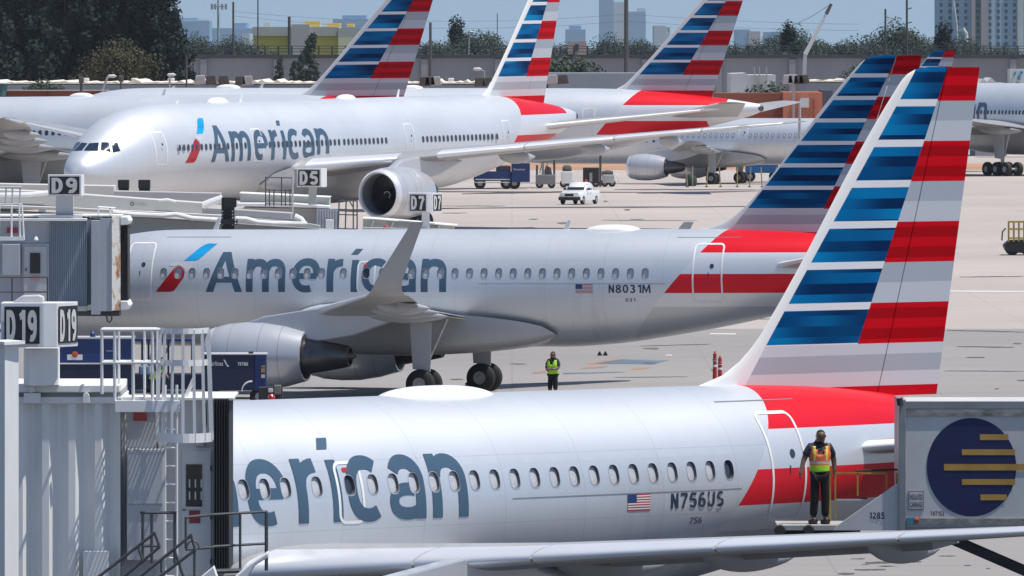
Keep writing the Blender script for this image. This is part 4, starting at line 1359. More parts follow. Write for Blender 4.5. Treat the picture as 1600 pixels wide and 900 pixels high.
def fin_mesh(parent, outline_le, outline_te, hinge, tmax, paint, z_lo, z_hi, rud_z0, rud_turn=R(2.5)):
    """outline_le/te(z) -> l ; hinge(z) -> l of the rudder hinge"""
    rows = []
    n = 34
    for i in range(n + 1):
        u = i / n
        rows.append(z_lo + (z_hi - z_lo) * (1 - (1 - u) ** 1.35))
    mb = MB(); rings = []
    N = 12
    for z in rows:
        a, h, b = outline_le(z), hinge(z), outline_te(z)
        c = b - a
        t = tmax * (1 - .62 * (z - z_lo) / (z_hi - z_lo))
        if z > z_hi - .12: t *= max(.05, math.sqrt(max(0, (z_hi - z) / .12)))
        ring = []
        xs = [0.5 * (1 - math.cos(math.pi * i / N)) * (h - a) for i in range(N + 1)]
        def th(d):
            x = min(.98, max(0, d / c))
            return t * 2.5 * (0.2969 * math.sqrt(x) - 0.126 * x - 0.3516 * x * x + 0.2843 * x ** 3 - 0.1015 * x ** 4) * 2 * .5 / .25 * .25
        up = [(a + d, -th(d) * 1.0 * c / c, z) for d in xs]
        dn = [(a + d, th(d), z) for d in xs[::-1][:-1]]
        rings.append(up + dn)
    mb.loft(rings, cap0=True, cap1=True)
    fin = mb.build('tail_fin', paint, parent, smooth=True, angle=50)
    rb = MB(); rings = []
    ct, st = math.cos(rud_turn), math.sin(rud_turn)
    for i in range(n + 1):
        z = lerp(rud_z0, z_hi - .01, i / n)
        a, h, b = outline_le(max(z, z_lo)), hinge(z) + .035, outline_te(z)
        c = b - a
        t = tmax * (1 - .62 * (max(z, z_lo) - z_lo) / (z_hi - z_lo))
        def th(d):
            x = min(1.0, max(0, d / c))
            return max(.006, t * 2.5 * (0.2969 * math.sqrt(x) - 0.126 * x - 0.3516 * x * x + 0.2843 * x ** 3 - 0.1015 * x ** 4))
        xs = [(b - h) * k / 6 for k in range(7)]
        def P(d, y):
            return (h + d * ct + y * st, y * ct - d * st, z)
        ring = [P(d, -th(h + d - a)) for d in xs] + [P(d, th(h + d - a)) for d in xs[::-1]]
        rings.append(ring)
    rb.loft(rings, cap0=True, cap1=True)
    rb.build('rudder', paint, fin, smooth=True, angle=30)
    return fin

def lifting(parent, name, tab, side, m, extra=None, n_lat=14):
    """wing or stabiliser from a (lat, l, z, chord, thick) table"""
    lats = sorted(set([t[0] for t in tab] + [lerp(tab[0][0], tab[-1][0], i / n_lat) for i in range(n_lat + 1)]))
    rings = []
    for la in lats:
        l, lat, z, c, t = wing_sec(tab, la)
        rings.append(section(l, lat, z, c, t, 0, side))
    if extra:
        for (l, lat, z, c, t, cant) in extra:
            rings.append(section(l, lat, z, c, t, cant, side))
    mb = MB()
    mb.loft(rings, cap0=True, cap1=True)
    return mb.build(name, m, parent, smooth=True, angle=40)

def belly_fairing(parent, l0, l1, hw, ztop, zbot, w0, body):
    mb = MB(); rings = []
    n = 26
    for i in range(n + 1):
        u = i / n
        k = max(0.02, (math.sin(math.pi * min(1, max(0, u)) ** .92)) ** .45)
        l = lerp(l0, l1, u)
        ring = []
        zt = lerp((ztop + zbot) / 2, ztop, k); zb = lerp((ztop + zbot) / 2 , zbot, k)
        for j in range(21):
            a = math.pi * j / 20
            c, s_ = math.cos(a), math.sin(a)
            z = zt - (zt - zb) * abs(s_) ** .55
            q = body.lat(l, max(z, body.b(l) + .02), .0)
            lat = c * 1.0
            y = math.copysign(abs(c) ** .45, c) * lerp(w0 * .80, hw, k)
            ring.append((l, -y, z))
        rings.append(ring)
    mb.loft(rings, closed=False)
    return mb.build('belly_fairing', M['fairing'], parent, smooth=True, angle=60)

def seam(fus, body, l0, l1, z, w=.016):
    n = max(2, int((l1 - l0) / .6))
    vs, fs = [], []
    for i in range(n + 1):
        l = lerp(l0, l1, i / n)
        vs += [(l, z - w / 2), (l, z + w / 2)]
    fs = [(2 * i, 2 * i + 2, 2 * i + 3, 2 * i + 1) for i in range(n)]
    v2, f2 = wrap(body, vs, fs, .006, 1, 9)
    return v2, f2

MAT_SMALL = silver_skin('silver_mica_small', (5.9, 5.07, 4.33, 3.66, 24.34, 3.66, .86))
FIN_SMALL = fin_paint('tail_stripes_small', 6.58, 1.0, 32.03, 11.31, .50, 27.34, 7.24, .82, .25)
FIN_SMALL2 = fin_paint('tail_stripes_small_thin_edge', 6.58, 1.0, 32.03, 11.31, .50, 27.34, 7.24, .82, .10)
ENG_S = dict(prof_out=[(.10, .93), (.25, 1.03), (.7, 1.14), (1.3, 1.19), (2.0, 1.18), (2.8, 1.06), (3.5, .875), (3.5, .80), (3.0, .80)],
             prof_in={'lip': [(.14, .80), (.04, .84), (0, .89), (.03, .945), (.12, .99), (.28, 1.046)], 'inner': [(.12, .80), (.5, .79), (1.1, .86), (1.3, .87)]},
             fan_r=.86, fan_l=1.1, core=[(2.9, .66), (3.4, .66), (3.75, .60), (4.6, .46), (5.1, .36), (5.1, .31), (4.7, .33)], plug=[(4.4, .30), (4.95, .22), (5.35, .02)])

def small_jet(name, label, pose, reg, fleet, toff=0.0, stretch=0.0, sharklet=True, detail=True, strip_le=True, dark_windows=(), radome=(20.9, 23.1), win_pane='pane_shut', win_from=None, rud=2.5, droop=0.0, antennas=True, w0=14.08):
    root = thing(name, label, 'airplane')
    ORG[root.name] = (0, 0, 0)
    st = [(a[0] + (stretch if a[0] > 12 else 0), *a[1:]) for a in SMALL_ST]
    body = Body(st) if stretch else SMALL
    S = stretch
    fm = MAT_SMALL if not S else silver_skin('silver_mica_small_long', (5.9, 5.07, 4.33, 3.66, 24.34 + S, 3.66, .86))
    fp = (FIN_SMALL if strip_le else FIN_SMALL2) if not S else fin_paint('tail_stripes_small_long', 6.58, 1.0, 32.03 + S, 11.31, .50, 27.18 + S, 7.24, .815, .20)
    wS = stretch * .6            # wing moves aft by part of the stretch
    if S:
        fus = body.skin(MB(), 72).build('fuselage', fm, root, smooth=True, angle=60)
    else:
        wins = [w0 + .533 * i for i in range(19)] + [w0 - .60, w0 - 1.44] + [w0 - 2.24 - .533 * k for k in range(20) if w0 - 2.24 - .533 * k > 5.9]
        mbs = windowed_skin(body, wins)
        me = mbs.mesh('fuselage', recalc=False)
        bm = bmesh.new(); bm.from_mesh(me)
        bmesh.ops.remove_doubles(bm, verts=bm.verts, dist=.0008)
        bmesh.ops.recalc_face_normals(bm, faces=bm.faces)
        for f_ in bm.faces: f_.smooth = True
        bm.to_mesh(me); bm.free()
        me.materials.append(fm)
        fus = link('fuselage', me, root)
    # fin
    le_pts = [(5.70, 24.2 + S), (5.86, 25.30 + S), (6.15, 26.10 + S), (6.65, 26.80 + S), (7.24, 27.34 + S), (11.45, 30.79 + S), (11.75, 31.10 + S), (11.90, 31.45 + S), (11.94, 31.80 + S)]
    le = pchip([p[0] for p in le_pts], [p[1] for p in le_pts])
    te = lambda z: 31.89 + S + (z - 5.54) * .208
    hinge = lambda z: 30.27 + S + (z - 5.70) * .325
    fin_mesh(root, le, te, hinge, .34, fp, 5.55, 11.94, 5.56, R(rud))
    # wings
    for side in (1, -1):
        dr = 0.0 if side == 1 else droop
        tab = [(0.9, 10.35 + wS, 2.74, 6.9, .14), (1.975, 10.9 + wS, 2.82, 6.2, .14), (6.4, 13.08 + wS, 3.152 + dr * .3, 3.95, .12), (16.4, 17.85 + wS, 3.88 + dr, 1.50, .105)]
        ex = None
        if sharklet:
            ex = [(18.02 + wS, 16.75, 3.93 + dr, 1.28, .09, R(20)), (18.22 + wS, 17.02, 4.10 + dr, 1.06, .085, R(45)), (18.45 + wS, 17.18, 4.45 + dr, .92, .08, R(66)),
                  (19.12 + wS, 17.38, 5.40 + dr, .66, .075, R(76)), (19.72 + wS, 17.52, 6.26 + dr, .43, .07, R(78)), (19.84 + wS, 17.54, 6.40 + dr, .38, .06, R(78))]
        wg = lifting(root, 'wing', tab, side, M['wing_grey'], ex)
        # slats
        cuts = [3.2, 5.1] if not detail else None
        segs = [(2.05, 4.95), (5.0, 6.95), (7.0, 10.05), (10.1, 13.1), (13.15, 16.2)]
        for a, b in segs:
            secs = [wing_sec(tab, lerp(a, b, i / 3)) for i in range(4)]
            MB().loft(nose_piece(secs, side), closed=False, cap0=True, cap1=True).build('slat', M['polish'], wg, smooth=True, angle=60)
        for lat, dl in ((6.2, 0), (8.9, 0), (11.9, 0)):
            l, _, z, c, t = wing_sec(tab, lat)
            mb = MB()
            canoe(mb, l + c * .42, l + c * 1.18, side * lat, z - .06, z - .20, .14, .50)
            mb.build('flap_track_fairing', M['fairing'], wg, smooth=True, angle=60)
        fl = MB()
        for (a, b) in ((2.3, 6.3), (6.45, 12.6)):
            s0, s1 = wing_sec(tab, a), wing_sec(tab, b)
            mbf = MB()
            mbf.add([(s[0] + s[3] * q, -side * s[1], s[2] + dz) for s in (s0, s1) for q, dz in ((.72, -.03), (1.02, -.09), (1.02, -.115), (.72, -.22))],
                    [(0, 1, 5, 4), (1, 2, 6, 5), (2, 3, 7, 6), (3, 0, 4, 7), (0, 3, 2, 1), (4, 5, 6, 7)])
            mbf.build('flap', M['wing_grey'], wg, bevel=.01)
        engine(root, side * 5.75, 8.94 + wS, 1.53, **ENG_S)
        py = MB()
        zz = wing_sec(tab, 5.75)[2]
        py.prism([(9.9 + wS, 2.55), (10.9 + wS, 2.92), (12.9 + wS, zz + .12), (14.6 + wS, zz - .1), (15.9 + wS, zz - .25), (14.2 + wS, 2.25), (12.9 + wS, 2.05), (11, 2.4)] if not S else
                 [(9.9 + wS, 2.55), (10.9 + wS, 2.92), (12.9 + wS, zz + .12), (14.6 + wS, zz - .1), (15.9 + wS, zz - .25), (14.2 + wS, 2.25), (12.9 + wS, 2.05)], -side * 5.75 - .16, -side * 5.75 + .16, 'y')
        py.build('engine_pylon', M['nacelle'], root, bevel=.05)
        stab = [(.2, 27.55 + S, 4.52, 3.9, .10), (1.3, 28.25 + S, 4.62, 3.4, .10), (6.2, 31.55 + S, 5.12, 1.5, .09)]
        so = lifting(root, 'tailplane', stab, side, M['wing_grey'], n_lat=6)
        secs = [wing_sec(stab, lerp(1.2, 6.1, i / 2)) for i in range(3)]
        MB().loft(nose_piece(secs, side, .1, .06), closed=False, cap0=True, cap1=True).build('leading_edge', M['white'], so, smooth=True, angle=60)
        gear(root, 'main_gear', 16.15 + wS, side * 3.8, 2.8, .52, .40, [0], .46,
             door=[(15.75 + wS, 2.7), (16.55 + wS, 2.7), (16.5 + wS, .95), (15.85 + wS, 1.05)])
    gear(root, 'nose_gear', 5.07, 0, 2.1, .40, .24, [0], .25)
    belly_fairing(root, 9.0 + wS, 20.3 + wS, 2.12, 2.98, 1.42, 1.9, body)
    # doors and windows
    door_part(root, body, 5.05, 4.42, .95, 2.0, .055)
    door_part(root, body, 25.88 + S, 4.36, 1.02, 2.03, .06)
    if S:
        door_part(root, body, 10.7 , 4.4, .8, 1.75, .05); door_part(root, body, 24.7, 4.4, .8, 1.75, .05)
    else:
        o = door_part(root, body, w0 - .60, 4.22, .62, 1.08, .06, win=False, r=.15)
        recessed_window(body, w0 - .60, o, 'pane_dark', 'door_window')
        v2, f2 = wrap(body, rrect(w0 - .65, 4.63, .13, .08, .02, 2), [tuple(range(12))], .011)
        MB().add(v2, f2).build('exit_sign', M['door_red'], o)
    if S:
        l = 6.2
        me = cabin_window(body, 'small', 4.35, .245, .36, win_pane)
        while l < 35.2:
            if abs(l - 10.7) > .6 and abs(l - 24.7) > .6: link('window', me, root, (l, 0, 0))
            l += .533
    else:
        ws = sorted(x for x in wins if abs(x - (w0 - .60)) > .01)
        for i, l in enumerate(ws):
            recessed_window(body, l, root, 'pane_dark' if (i - len(ws)) in dark_windows else win_pane)
    # lettering
    tm = None
    if not S:
        tm = {'letter': masked_paint('letter_blue_grey_' + fleet, (0.062, 0.115, 0.175), w0), 'red': masked_paint('symbol_red_' + fleet, (0.42, 0.006, 0.016), w0), 'grey': masked_paint('symbol_grey_' + fleet, (0.58, 0.59, 0.62), w0)}
    titles(fus, body, lambda l: l + toff, lambda z: z, 1.0, tm)
    if reg:
        decal_text(fus, body, reg, 22.36 + S, 23.87 + S, 3.66, 3.96)
        decal_text(fus, body, fleet, 22.95 + S, 23.30 + S, 3.36, 3.48, .15, 'fleet_number')
        us_flag(fus, body, 21.16 + S, 21.78 + S, 3.66, 3.97)
    if detail:
        for a, b, z in ((17.6 + toff, 24.4, 3.985), (5.8, 8.2, 5.62), (24.6, 26.9, 5.60)):
            v2, f2 = seam(fus, body, a, b, z)
            MB().add(v2, f2).build('skin_seam', M['seam'], fus, recalc=False)
    dome(root, radome[0] + S, radome[1] + S, 5.87, .55, .165)
    for l, h in ((20.25, .33), (7.3, .42)) if antennas else ():
        blade_antenna(root, l + (S if l > 12 else 0), 5.86, h, .22)
    set_pose(root, pose)
    return root

# ------------------------------------------------ wide-body
SKIN_BIG = silver_skin('silver_mica_big', (8.8, 7.34, 6.02, 4.85, 52.4, 7.34, .9), (61.0, 59.4), .44)
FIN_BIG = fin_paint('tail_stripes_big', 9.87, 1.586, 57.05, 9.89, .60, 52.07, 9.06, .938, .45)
ENG_B = dict(prof_out=[(.15, 1.45), (.4, 1.58), (1.0, 1.68), (2.0, 1.73), (3.2, 1.70), (4.3, 1.55), (5.2, 1.33), (5.2, 1.22), (4.5, 1.22)],
             prof_in={'lip': [(.30, 1.30), (.08, 1.335), (0, 1.40), (.05, 1.47), (.20, 1.55), (.45, 1.60)], 'inner': [(.28, 1.30), (.8, 1.27), (1.5, 1.36), (1.8, 1.38)]},
             fan_r=1.37, fan_l=1.55, core=[(4.4, 1.0), (5.0, 1.02), (5.6, .92), (6.6, .66), (6.6, .58), (6.0, .6)], plug=[(5.9, .52), (6.6, .44), (7.4, .03)])

def big_jet(name, label, pose, near=True, title=True):
    root = thing(name, label, 'airplane')
    ORG[root.name] = (0, 0, 0)
    body = BIG
    fus = body.skin(MB(), 72 if near else 48).build('fuselage', SKIN_BIG, root, smooth=True, angle=60)
    le_pts = [(8.2, 49.9), (8.64, 51.2), (9.06, 52.0), (9.6, 52.58), (17.6, 60.08), (18.1, 60.65), (18.4, 61.4)]
    le = pchip([p[0] for p in le_pts], [p[1] for p in le_pts])
    te = lambda z: 59.48 + (z - 7.87) * .332
    hinge = lambda z: 56.9 + (z - 7.87) * .45
    fin_mesh(root, le, te, hinge, .75, FIN_BIG, 7.4, 18.4, 8.0, R(1.0))
    tab = [(1.2, 20.3, 4.1, 14.0, .13), (3.1, 22.0, 4.35, 12.4, .13), (9.7, 26.2, 5.05, 8.2, .11), (27.5, 37.4, 6.92, 3.0, .095), (30.4, 39.6, 7.2, 1.3, .08)]
    for side in (1, -1):
        wg = lifting(root, 'wing', tab, side, M['wing_grey'])
        for a, b in ((3.6, 8.6), (10.8, 15.5), (15.6, 20.4), (20.5, 25.2), (25.3, 29.6)):
            secs = [wing_sec(tab, lerp(a, b, i / 3)) for i in range(4)]
            MB().loft(nose_piece(secs, side, .10, .05, .012), closed=False, cap0=True, cap1=True).build('slat', M['polish'], wg, smooth=True, angle=60)
        for lat in (6.4, 12.6, 17.4, 22.0):
            l, _, z, c, t = wing_sec(tab, lat)
            mb = MB()
            canoe(mb, l + c * .5, l + c * 1.16, side * lat, z - .22, z - .42, .24, .85)
            mb.build('flap_track_fairing', M['fairing'], wg, smooth=True, angle=60)
        engine(root, side * 9.6, 21.4, 2.80, **ENG_B)
        z9 = wing_sec(tab, 9.6)[2]
        MB().prism([(22.8, 4.35), (24.2, 4.95), (26.0, 5.1), (28.5, z9 + .2), (32.0, z9 - .3), (29.0, 3.9), (26.2, 3.6), (24, 4.0)], -side * 9.6 - .28, -side * 9.6 + .28, 'y').build('engine_pylon', M['nacelle'], root, bevel=.12)
        stab = [(.3, 54.9, 6.35, 6.9, .10), (1.6, 56.0, 6.48, 6.2, .10), (10.7, 62.6, 7.55, 2.3, .09)]
        so = lifting(root, 'tailplane', stab, side, M['wing_grey'], n_lat=6)
        secs = [wing_sec(stab, lerp(2.0, 10.5, i / 2)) for i in range(3)]
        MB().loft(nose_piece(secs, side, .08, .05, .012), closed=False, cap0=True, cap1=True).build('leading_edge', M['white'], so, smooth=True, angle=60)
        gear(root, 'main_gear', 31.9, side * 5.5, 4.2, .67, .5, [-1.45, 0, 1.45], .68, door=[(31.0, 4.0), (32.6, 4.0), (32.5, 1.6), (31.2, 1.7)])
    gear(root, 'nose_gear', 5.9, 0, 2.9, .54, .36, [0], .36)
    belly_fairing(root, 19.0, 39.0, 3.3, 4.9, 1.95, 2.9, body)
    k = 1.64
    ml = lambda l: 11.72 + (l - 7.56) * k
    mz = lambda z: 5.02 + (z - 3.69) * k
    for l, w in ((6.15, 1.10), (17.5, 1.10), (36.7, 1.10), (49.6, 1.0)):
        door_part(root, body, l, 6.0, w, 2.05, .085, win=near, r=.16)
    if title: titles(fus, body, ml, mz, 1.5)
    xs = []
    for a, n in ((7.9, 16), (18.9, 12), (25.4, 5), (28.2, 11), (38.3, 18), (48.0, 1)):
        xs += [a + .533 * i for i in range(n)]
    xs = [x for x in xs if not (16.6 < x < 18.4)]
    me = cabin_window(body, 'big', 6.0, .26, .40, 'pane_dark')
    for l in xs:
        link('window', me, root, (l, 0, 0))
    dome(root, 16.3, 18.6, 8.75, .5, .30)
    dome(root, 32.5, 34.6, 8.75, .5, .26)
    for l, h in ((20.3, .5), (40.2, .5), (12.5, .18)):
        blade_antenna(root, l, 8.74, h, .3)
    ap = MB()
    ap.lathe([(63.45, .30), (63.9, .24), (63.95, .16)], (0, 0, 7.07), 'x', 16)
    ap.build('exhaust_duct', M['hot'], root, smooth=True)
    return root, fus, body

def cockpit(root, body):
    """flight-deck windows: corners given as (lateral, height) on the curved nose, mirrored"""
    def front_l(lat, z):
        lo, hi = 0.0, 9.0
        for _ in range(30):
            mid = (lo + hi) / 2
            inside = body.b(mid) < z < body.t(mid) and body.lat(mid, z) >= abs(lat)
            lo, hi = (lo, mid) if inside else (mid, hi)
        return hi
    for q in ([(.05, 5.93), (.90, 5.91), (.63, 6.42), (.05, 6.38)], [(1.01, 5.94), (1.49, 5.84), (1.14, 6.44), (.77, 6.44)], [(1.58, 5.80), (1.83, 5.89), (1.53, 6.42), (1.27, 6.44)]):
        for side in (1, -1):
            n = 6
            mb = MB(); vs = []
            for i in range(n + 1):
                for j in range(n + 1):
                    u, v = i / n, j / n
                    lat = lerp(lerp(q[0][0], q[1][0], u), lerp(q[3][0], q[2][0], u), v)
                    z = lerp(lerp(q[0][1], q[1][1], u), lerp(q[3][1], q[2][1], u), v)
                    l = front_l(lat, z)
                    vs.append((l - .014, -side * (lat + .012), z + .008))
            fs = [(i * (n + 1) + j, (i + 1) * (n + 1) + j, (i + 1) * (n + 1) + j + 1, i * (n + 1) + j + 1) for i in range(n) for j in range(n)]
            mb.add(vs, fs)
            mb.build('cockpit_window', M['cockpit'], root, smooth=True)

POSE_A = (-13.954, 189.183, .80344, -.00043)
POSE_B = (-17.550, 389.180, -.27930, .00545)
POSE_C = (-27.622, 683.487, 1.0472, .010537)
POSE_D = (-64.10, 836.83, R(-20), .0105)
POSE_E = (-41.0, 927.3, R(-14), 0.0)
POSE_F = (32.6, 1058.0, R(-55), 0.0)
POSE_H = (-2.0, 978.5, R(-20), 0.0)

small_jet('airliner', 'nearest silver airliner, rear half with registration N756US, catering truck at its back door', POSE_A, 'N756US', '756', toff=.47, w0=14.47, sharklet=False, radome=(16.5, 19.6), dark_windows=(-1,), rud=4.0, antennas=False)
small_jet('airliner', 'silver airliner N8031M with upturned wingtip, parked side-on in the middle', POSE_B, 'N8031M', '031', rud=0.5, droop=-.55, strip_le=False)
rC, fC, bC = big_jet('wide_body_airliner', 'large silver airliner with its nose and big round engine toward the viewer', POSE_C)
cockpit(rC, bC); set_pose(rC, POSE_C)
rD, *_ = big_jet('wide_body_airliner', 'large airliner behind the nose of the closest wide-body, tail rising at upper left', POSE_D, False); set_pose(rD, POSE_D); rD.location.z = -.60
rE, *_ = big_jet('wide_body_airliner', 'large airliner far behind, striped tail right of the middle at the top', POSE_E, False); set_pose(rE, POSE_E)
rF, *_ = big_jet('wide_body_airliner', 'distant large airliner at the right edge, only its side and wing showing', POSE_F, False); set_pose(rF, POSE_F)
small_jet('airliner', 'distant silver airliner behind the big wing, engine and black wheels showing below', POSE_H, None, None, stretch=10.67, sharklet=False, detail=False, rud=0.0)

# ---------------------------------------------------------------- boarding bridges
JM = {}
JM['white'] = mat('bridge_white', (.80, .80, .785), .55, 0, .05, .10, 1.2, (1, 1, .3))
JM['grey'] = mat('bridge_grey', (.50, .515, .53), .55, 0, .05, .10, .8, (1, 1, .3))
JM['steel'] = mat('rail_steel', (.085, .09, .095), .5, .3, 0, .2, 3)
JM['pale'] = mat('bridge_pale_green', (.50, .52, .49), .6, 0, 0, .1, .8)
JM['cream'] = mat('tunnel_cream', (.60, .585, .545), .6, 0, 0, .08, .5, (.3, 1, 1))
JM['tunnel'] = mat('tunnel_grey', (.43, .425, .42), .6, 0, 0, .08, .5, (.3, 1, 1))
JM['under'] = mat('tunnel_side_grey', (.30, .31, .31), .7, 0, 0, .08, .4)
JM['ribbed'] = mat('ribbed_blue_grey', (.27, .325, .39), .55, .1, 0, .15, 1.0, (1, 1, .25))
JM['ribbed2'] = mat('cab_blue_grey', (.42, .45, .49), .55, .1, 0, .12, 1.0, (1, 1, .25))
JM['bellows'] = mat('bellows_fabric', (.035, .036, .042), .8, 0, 0, .35, 2.0, (3, 3, .3))
JM['black'] = mat('sign_black', (.012, .013, .018), .5, 0, 0, .1, 2)
JM['sign'] = mat('sign_white', (.76, .77, .77), .5, 0, .05, .06, 2)
JM['glyph'] = mat('sign_letter', (.60, .60, .57), .5, 0, .05, .08, 3)
JM['red'] = mat('notice_red', (.36, .05, .06), .6, 0, 0, .12, 6)
JM['pinknote'] = mat('notice_pink', (.45, .20, .24), .6, 0, 0, .12, 6)
JM['glass'] = mat('door_glass', (.012, .014, .017), .12, 0, .3, .2, 2)
JM['pylon'] = mat('black_pylon', (.016, .018, .022), .6, 0, 0, .2, 1)
def rusty():
    n = NT('rusted_white')
    f = n.noise(1.6, (1, 1, .35), 6, .65); g = n.noise(6, (1, 1, .6), 4, .6)
    c = n.ramp(n.m_('MULTIPLY_ADD', g, .25, n.m_('MULTIPLY', f, .8)), [(.53, (.66, .66, .63)), (.58, (.46, .30, .18)), (.62, (.38, .15, .06)), (.72, (.20, .075, .035))])
    return n.fin(c, .75)
JM['rust'] = rusty()

def corrugated(x0, x1, Y, z0, z1, pitch, depth, flat=.5, ramp_=.1):
    """vertical corrugated sheet facing the camera"""
    pl = []
    x = x0
    while x < x1 - 1e-6:
        for u, d in ((0, 0), (flat, 0), (flat + ramp_, 1), (1 - ramp_, 1)):
            xx = min(x + u * pitch, x1)
            pl.append((xx, Y + d * depth))
        x += pitch
    pl.append((x1, Y))
    vs = [(a, b, z0) for a, b in pl] + [(a, b, z1) for a, b in pl]
    n = len(pl)
    return vs, [(i, i + 1, n + i + 1, n + i) for i in range(n - 1)]

def sign_box(parent, s, front, side, y0, y1, dep, Z, side_z=None, panel=(.06, .06)):
    """gate sign: front face pixels front=(x0,x1), narrow side face side=(x1,x2) turned away; returns part"""
    x0, x1 = W(front[0], 0, Z).x, W(front[1], 0, Z).x
    zt, zb = W(0, y0, Z).z, W(0, y1, Z).z
    xc, x2 = W(side[0], 0, Z).x, W(side[1], 0, Z).x
    fp = [(x0, Z), (x1, Z - .02), (xc, Z + .04), (x2, Z + dep), (x0, Z + dep)]
    o = MB().prism(fp, zb, zt, 'z').build('gate_sign', JM['sign'], parent, bevel=.01)
    h = zt - zb
    b = h * .085
    MB().box(x0 + b, x1 - b, Z - .045, Z - .025, zb + b, zt - b).build('sign_panel', JM['black'], o)
    w = x1 - x0 - 2 * b
    flat_number(s, (x0 + b + w * .06, Z - .050, zb + b + (h - 2 * b) * .05), (1, 0, 0), (0, 0, 1), w * .86, (h - 2 * b) * .88, .22).build('gate_number', JM['glyph'], o, recalc=False)
    if side_z:
        a, c = Vector((xc, Z + .04, 0)), Vector((x2, Z + dep, 0))
        u = (c - a); L = u.length; u.normalize()
        nn = Vector((u.y, -u.x, 0))
        p = a + nn * .012
        m_ = MB()
        q = [p + u * b * .6, p + u * (L - b * .6)]
        m_.add([(q[0].x, q[0].y, zb + b), (q[1].x, q[1].y, zb + b), (q[1].x, q[1].y, zt - b), (q[0].x, q[0].y, zt - b)], [(0, 1, 2, 3)])
        m_.build('sign_panel', JM['black'], o)
        p2 = p + nn * .008 + u * (b * .6 + L * .05)
        flat_number(s, (p2.x, p2.y, zb + b + (h - 2 * b) * .05), u, (0, 0, 1), L * .84 - b, (h - 2 * b) * .88, .22).build('gate_number', JM['glyph'], o, recalc=False)
    return o

# ---- gate D19, nearest
Zc = 177.0
jb = thing('boarding_bridge', 'nearest white boarding bridge with gate sign D19, ladder cage and side door', 'jet bridge', base_at(160, Zc))
def X(px, Z=Zc): return (px - 800) / F * Z
def zz(py, Z=Zc): return H - (py - YH) / F * Z
# main corrugated tunnel wall and body
v, f = corrugated(X(-14), X(190), 176.5, 1.6, zz(629), .427, .17, .26, .30)
MB().add(v, f).build('tunnel_wall', JM['white'], jb, recalc=False)
MB().box(X(-60), X(189), 176.75, 179.6, 1.6, zz(631)).build('tunnel_body', JM['grey'], jb)
m_ = MB(); m_.box(X(-60), X(192), 176.46, 179.8, zz(629), zz(618.5)); m_.build('roof_edge', JM['white'], jb, bevel=.012)
m_ = MB(); m_.box(X(-60), X(190), 176.52, 179.7, zz(618.4), zz(611.5)); m_.build('roof_gap', JM['under'], jb)
m_ = MB(); m_.box(X(-60), X(189), 176.42, 179.9, zz(611.4), zz(600)); m_.build('roof_slab', JM['white'], jb, bevel=.015)
m_ = MB(); m_.box(X(40), X(66), 176.30, 176.455, zz(628), zz(612)); m_.build('roof_bracket', JM['white'], jb, bevel=.01)
m_ = MB(); m_.prism([(X(131.5), zz(628)), (X(143), zz(628)), (X(142), zz(615)), (X(139), zz(611.5)), (X(135), zz(611.5)), (X(132), zz(615))], 176.36, 176.41, 'y'); m_.build('lifting_lug', JM['white'], jb, bevel=.008)
m_ = MB(); m_.tube([(X(52), 176.38, zz(602)), (X(54), 176.38, zz(611))], .05, 8); m_.build('roof_pin', JM['white'], jb)
# corner column in front
cp = [(X(-16), 174.6), (X(20.5), 174.1), (X(40), 174.55), (X(20), 175.2)]
MB().prism(cp, 0.0, zz(531), 'z').build('column', JM['white'], jb, bevel=.008)
m_ = MB(); m_.prism([(X(-18), 174.5), (X(20.5), 173.9), (X(50), 174.5), (X(20), 175.3)], zz(531), zz(526), 'z'); m_.build('column_cap', JM['white'], jb)
sg = sign_box(jb, 'D19', (1, 68), (89, 118.5), 473, 543, .82, 175.7, True)
MB().prism([(X(40), 176.3), (X(50), 176.0), (X(93), 176.25), (X(93), 177.1), (X(40), 177.1)], zz(600), zz(543), 'z').build('sign_base', JM['white'], jb, bevel=.01)
MB().prism([(X(20, 176), zz(472, 176)), (X(34, 176), zz(462, 176)), (X(60, 176), zz(461, 176)), (X(68, 176), zz(464, 176)), (X(68, 176), zz(472, 176))], 175.9, 176.4, 'y').build('sign_hood', JM['grey'], jb, bevel=.02)
# cab to the right of the corrugation
MB().box(X(190), X(334), 177.0, 179.6, 1.6, zz(625)).build('cab', JM['white'], jb)
m_ = MB(); m_.box(X(284), X(366), 176.75, 179.7, zz(625), zz(620)); m_.build('cab_roof', JM['white'], jb, bevel=.012)
m_ = MB(); m_.box(X(190), X(242), 176.82, 176.995, 1.6, zz(640)); m_.build('mesh_panel', JM['grey'], jb)
m_ = MB(); m_.box(X(209), X(229.5), 176.79, 176.815, zz(657), zz(637)); m_.build('warning_notice', JM['red'], jb)
m_ = MB(); m_.box(X(200), X(258), 176.45, 176.81, zz(873), zz(700)); eb = m_.build('electrical_box', JM['grey'], jb, bevel=.012)
m_ = MB(); m_.box(X(202), X(256), 176.42, 176.448, zz(785), zz(704)); m_.build('box_door', JM['grey'], eb, bevel=.006)
m_ = MB(); m_.box(X(133), X(172), 176.2, 176.45, 1.8, zz(858)); m_.build('low_cabinet', JM['white'], jb, bevel=.01)
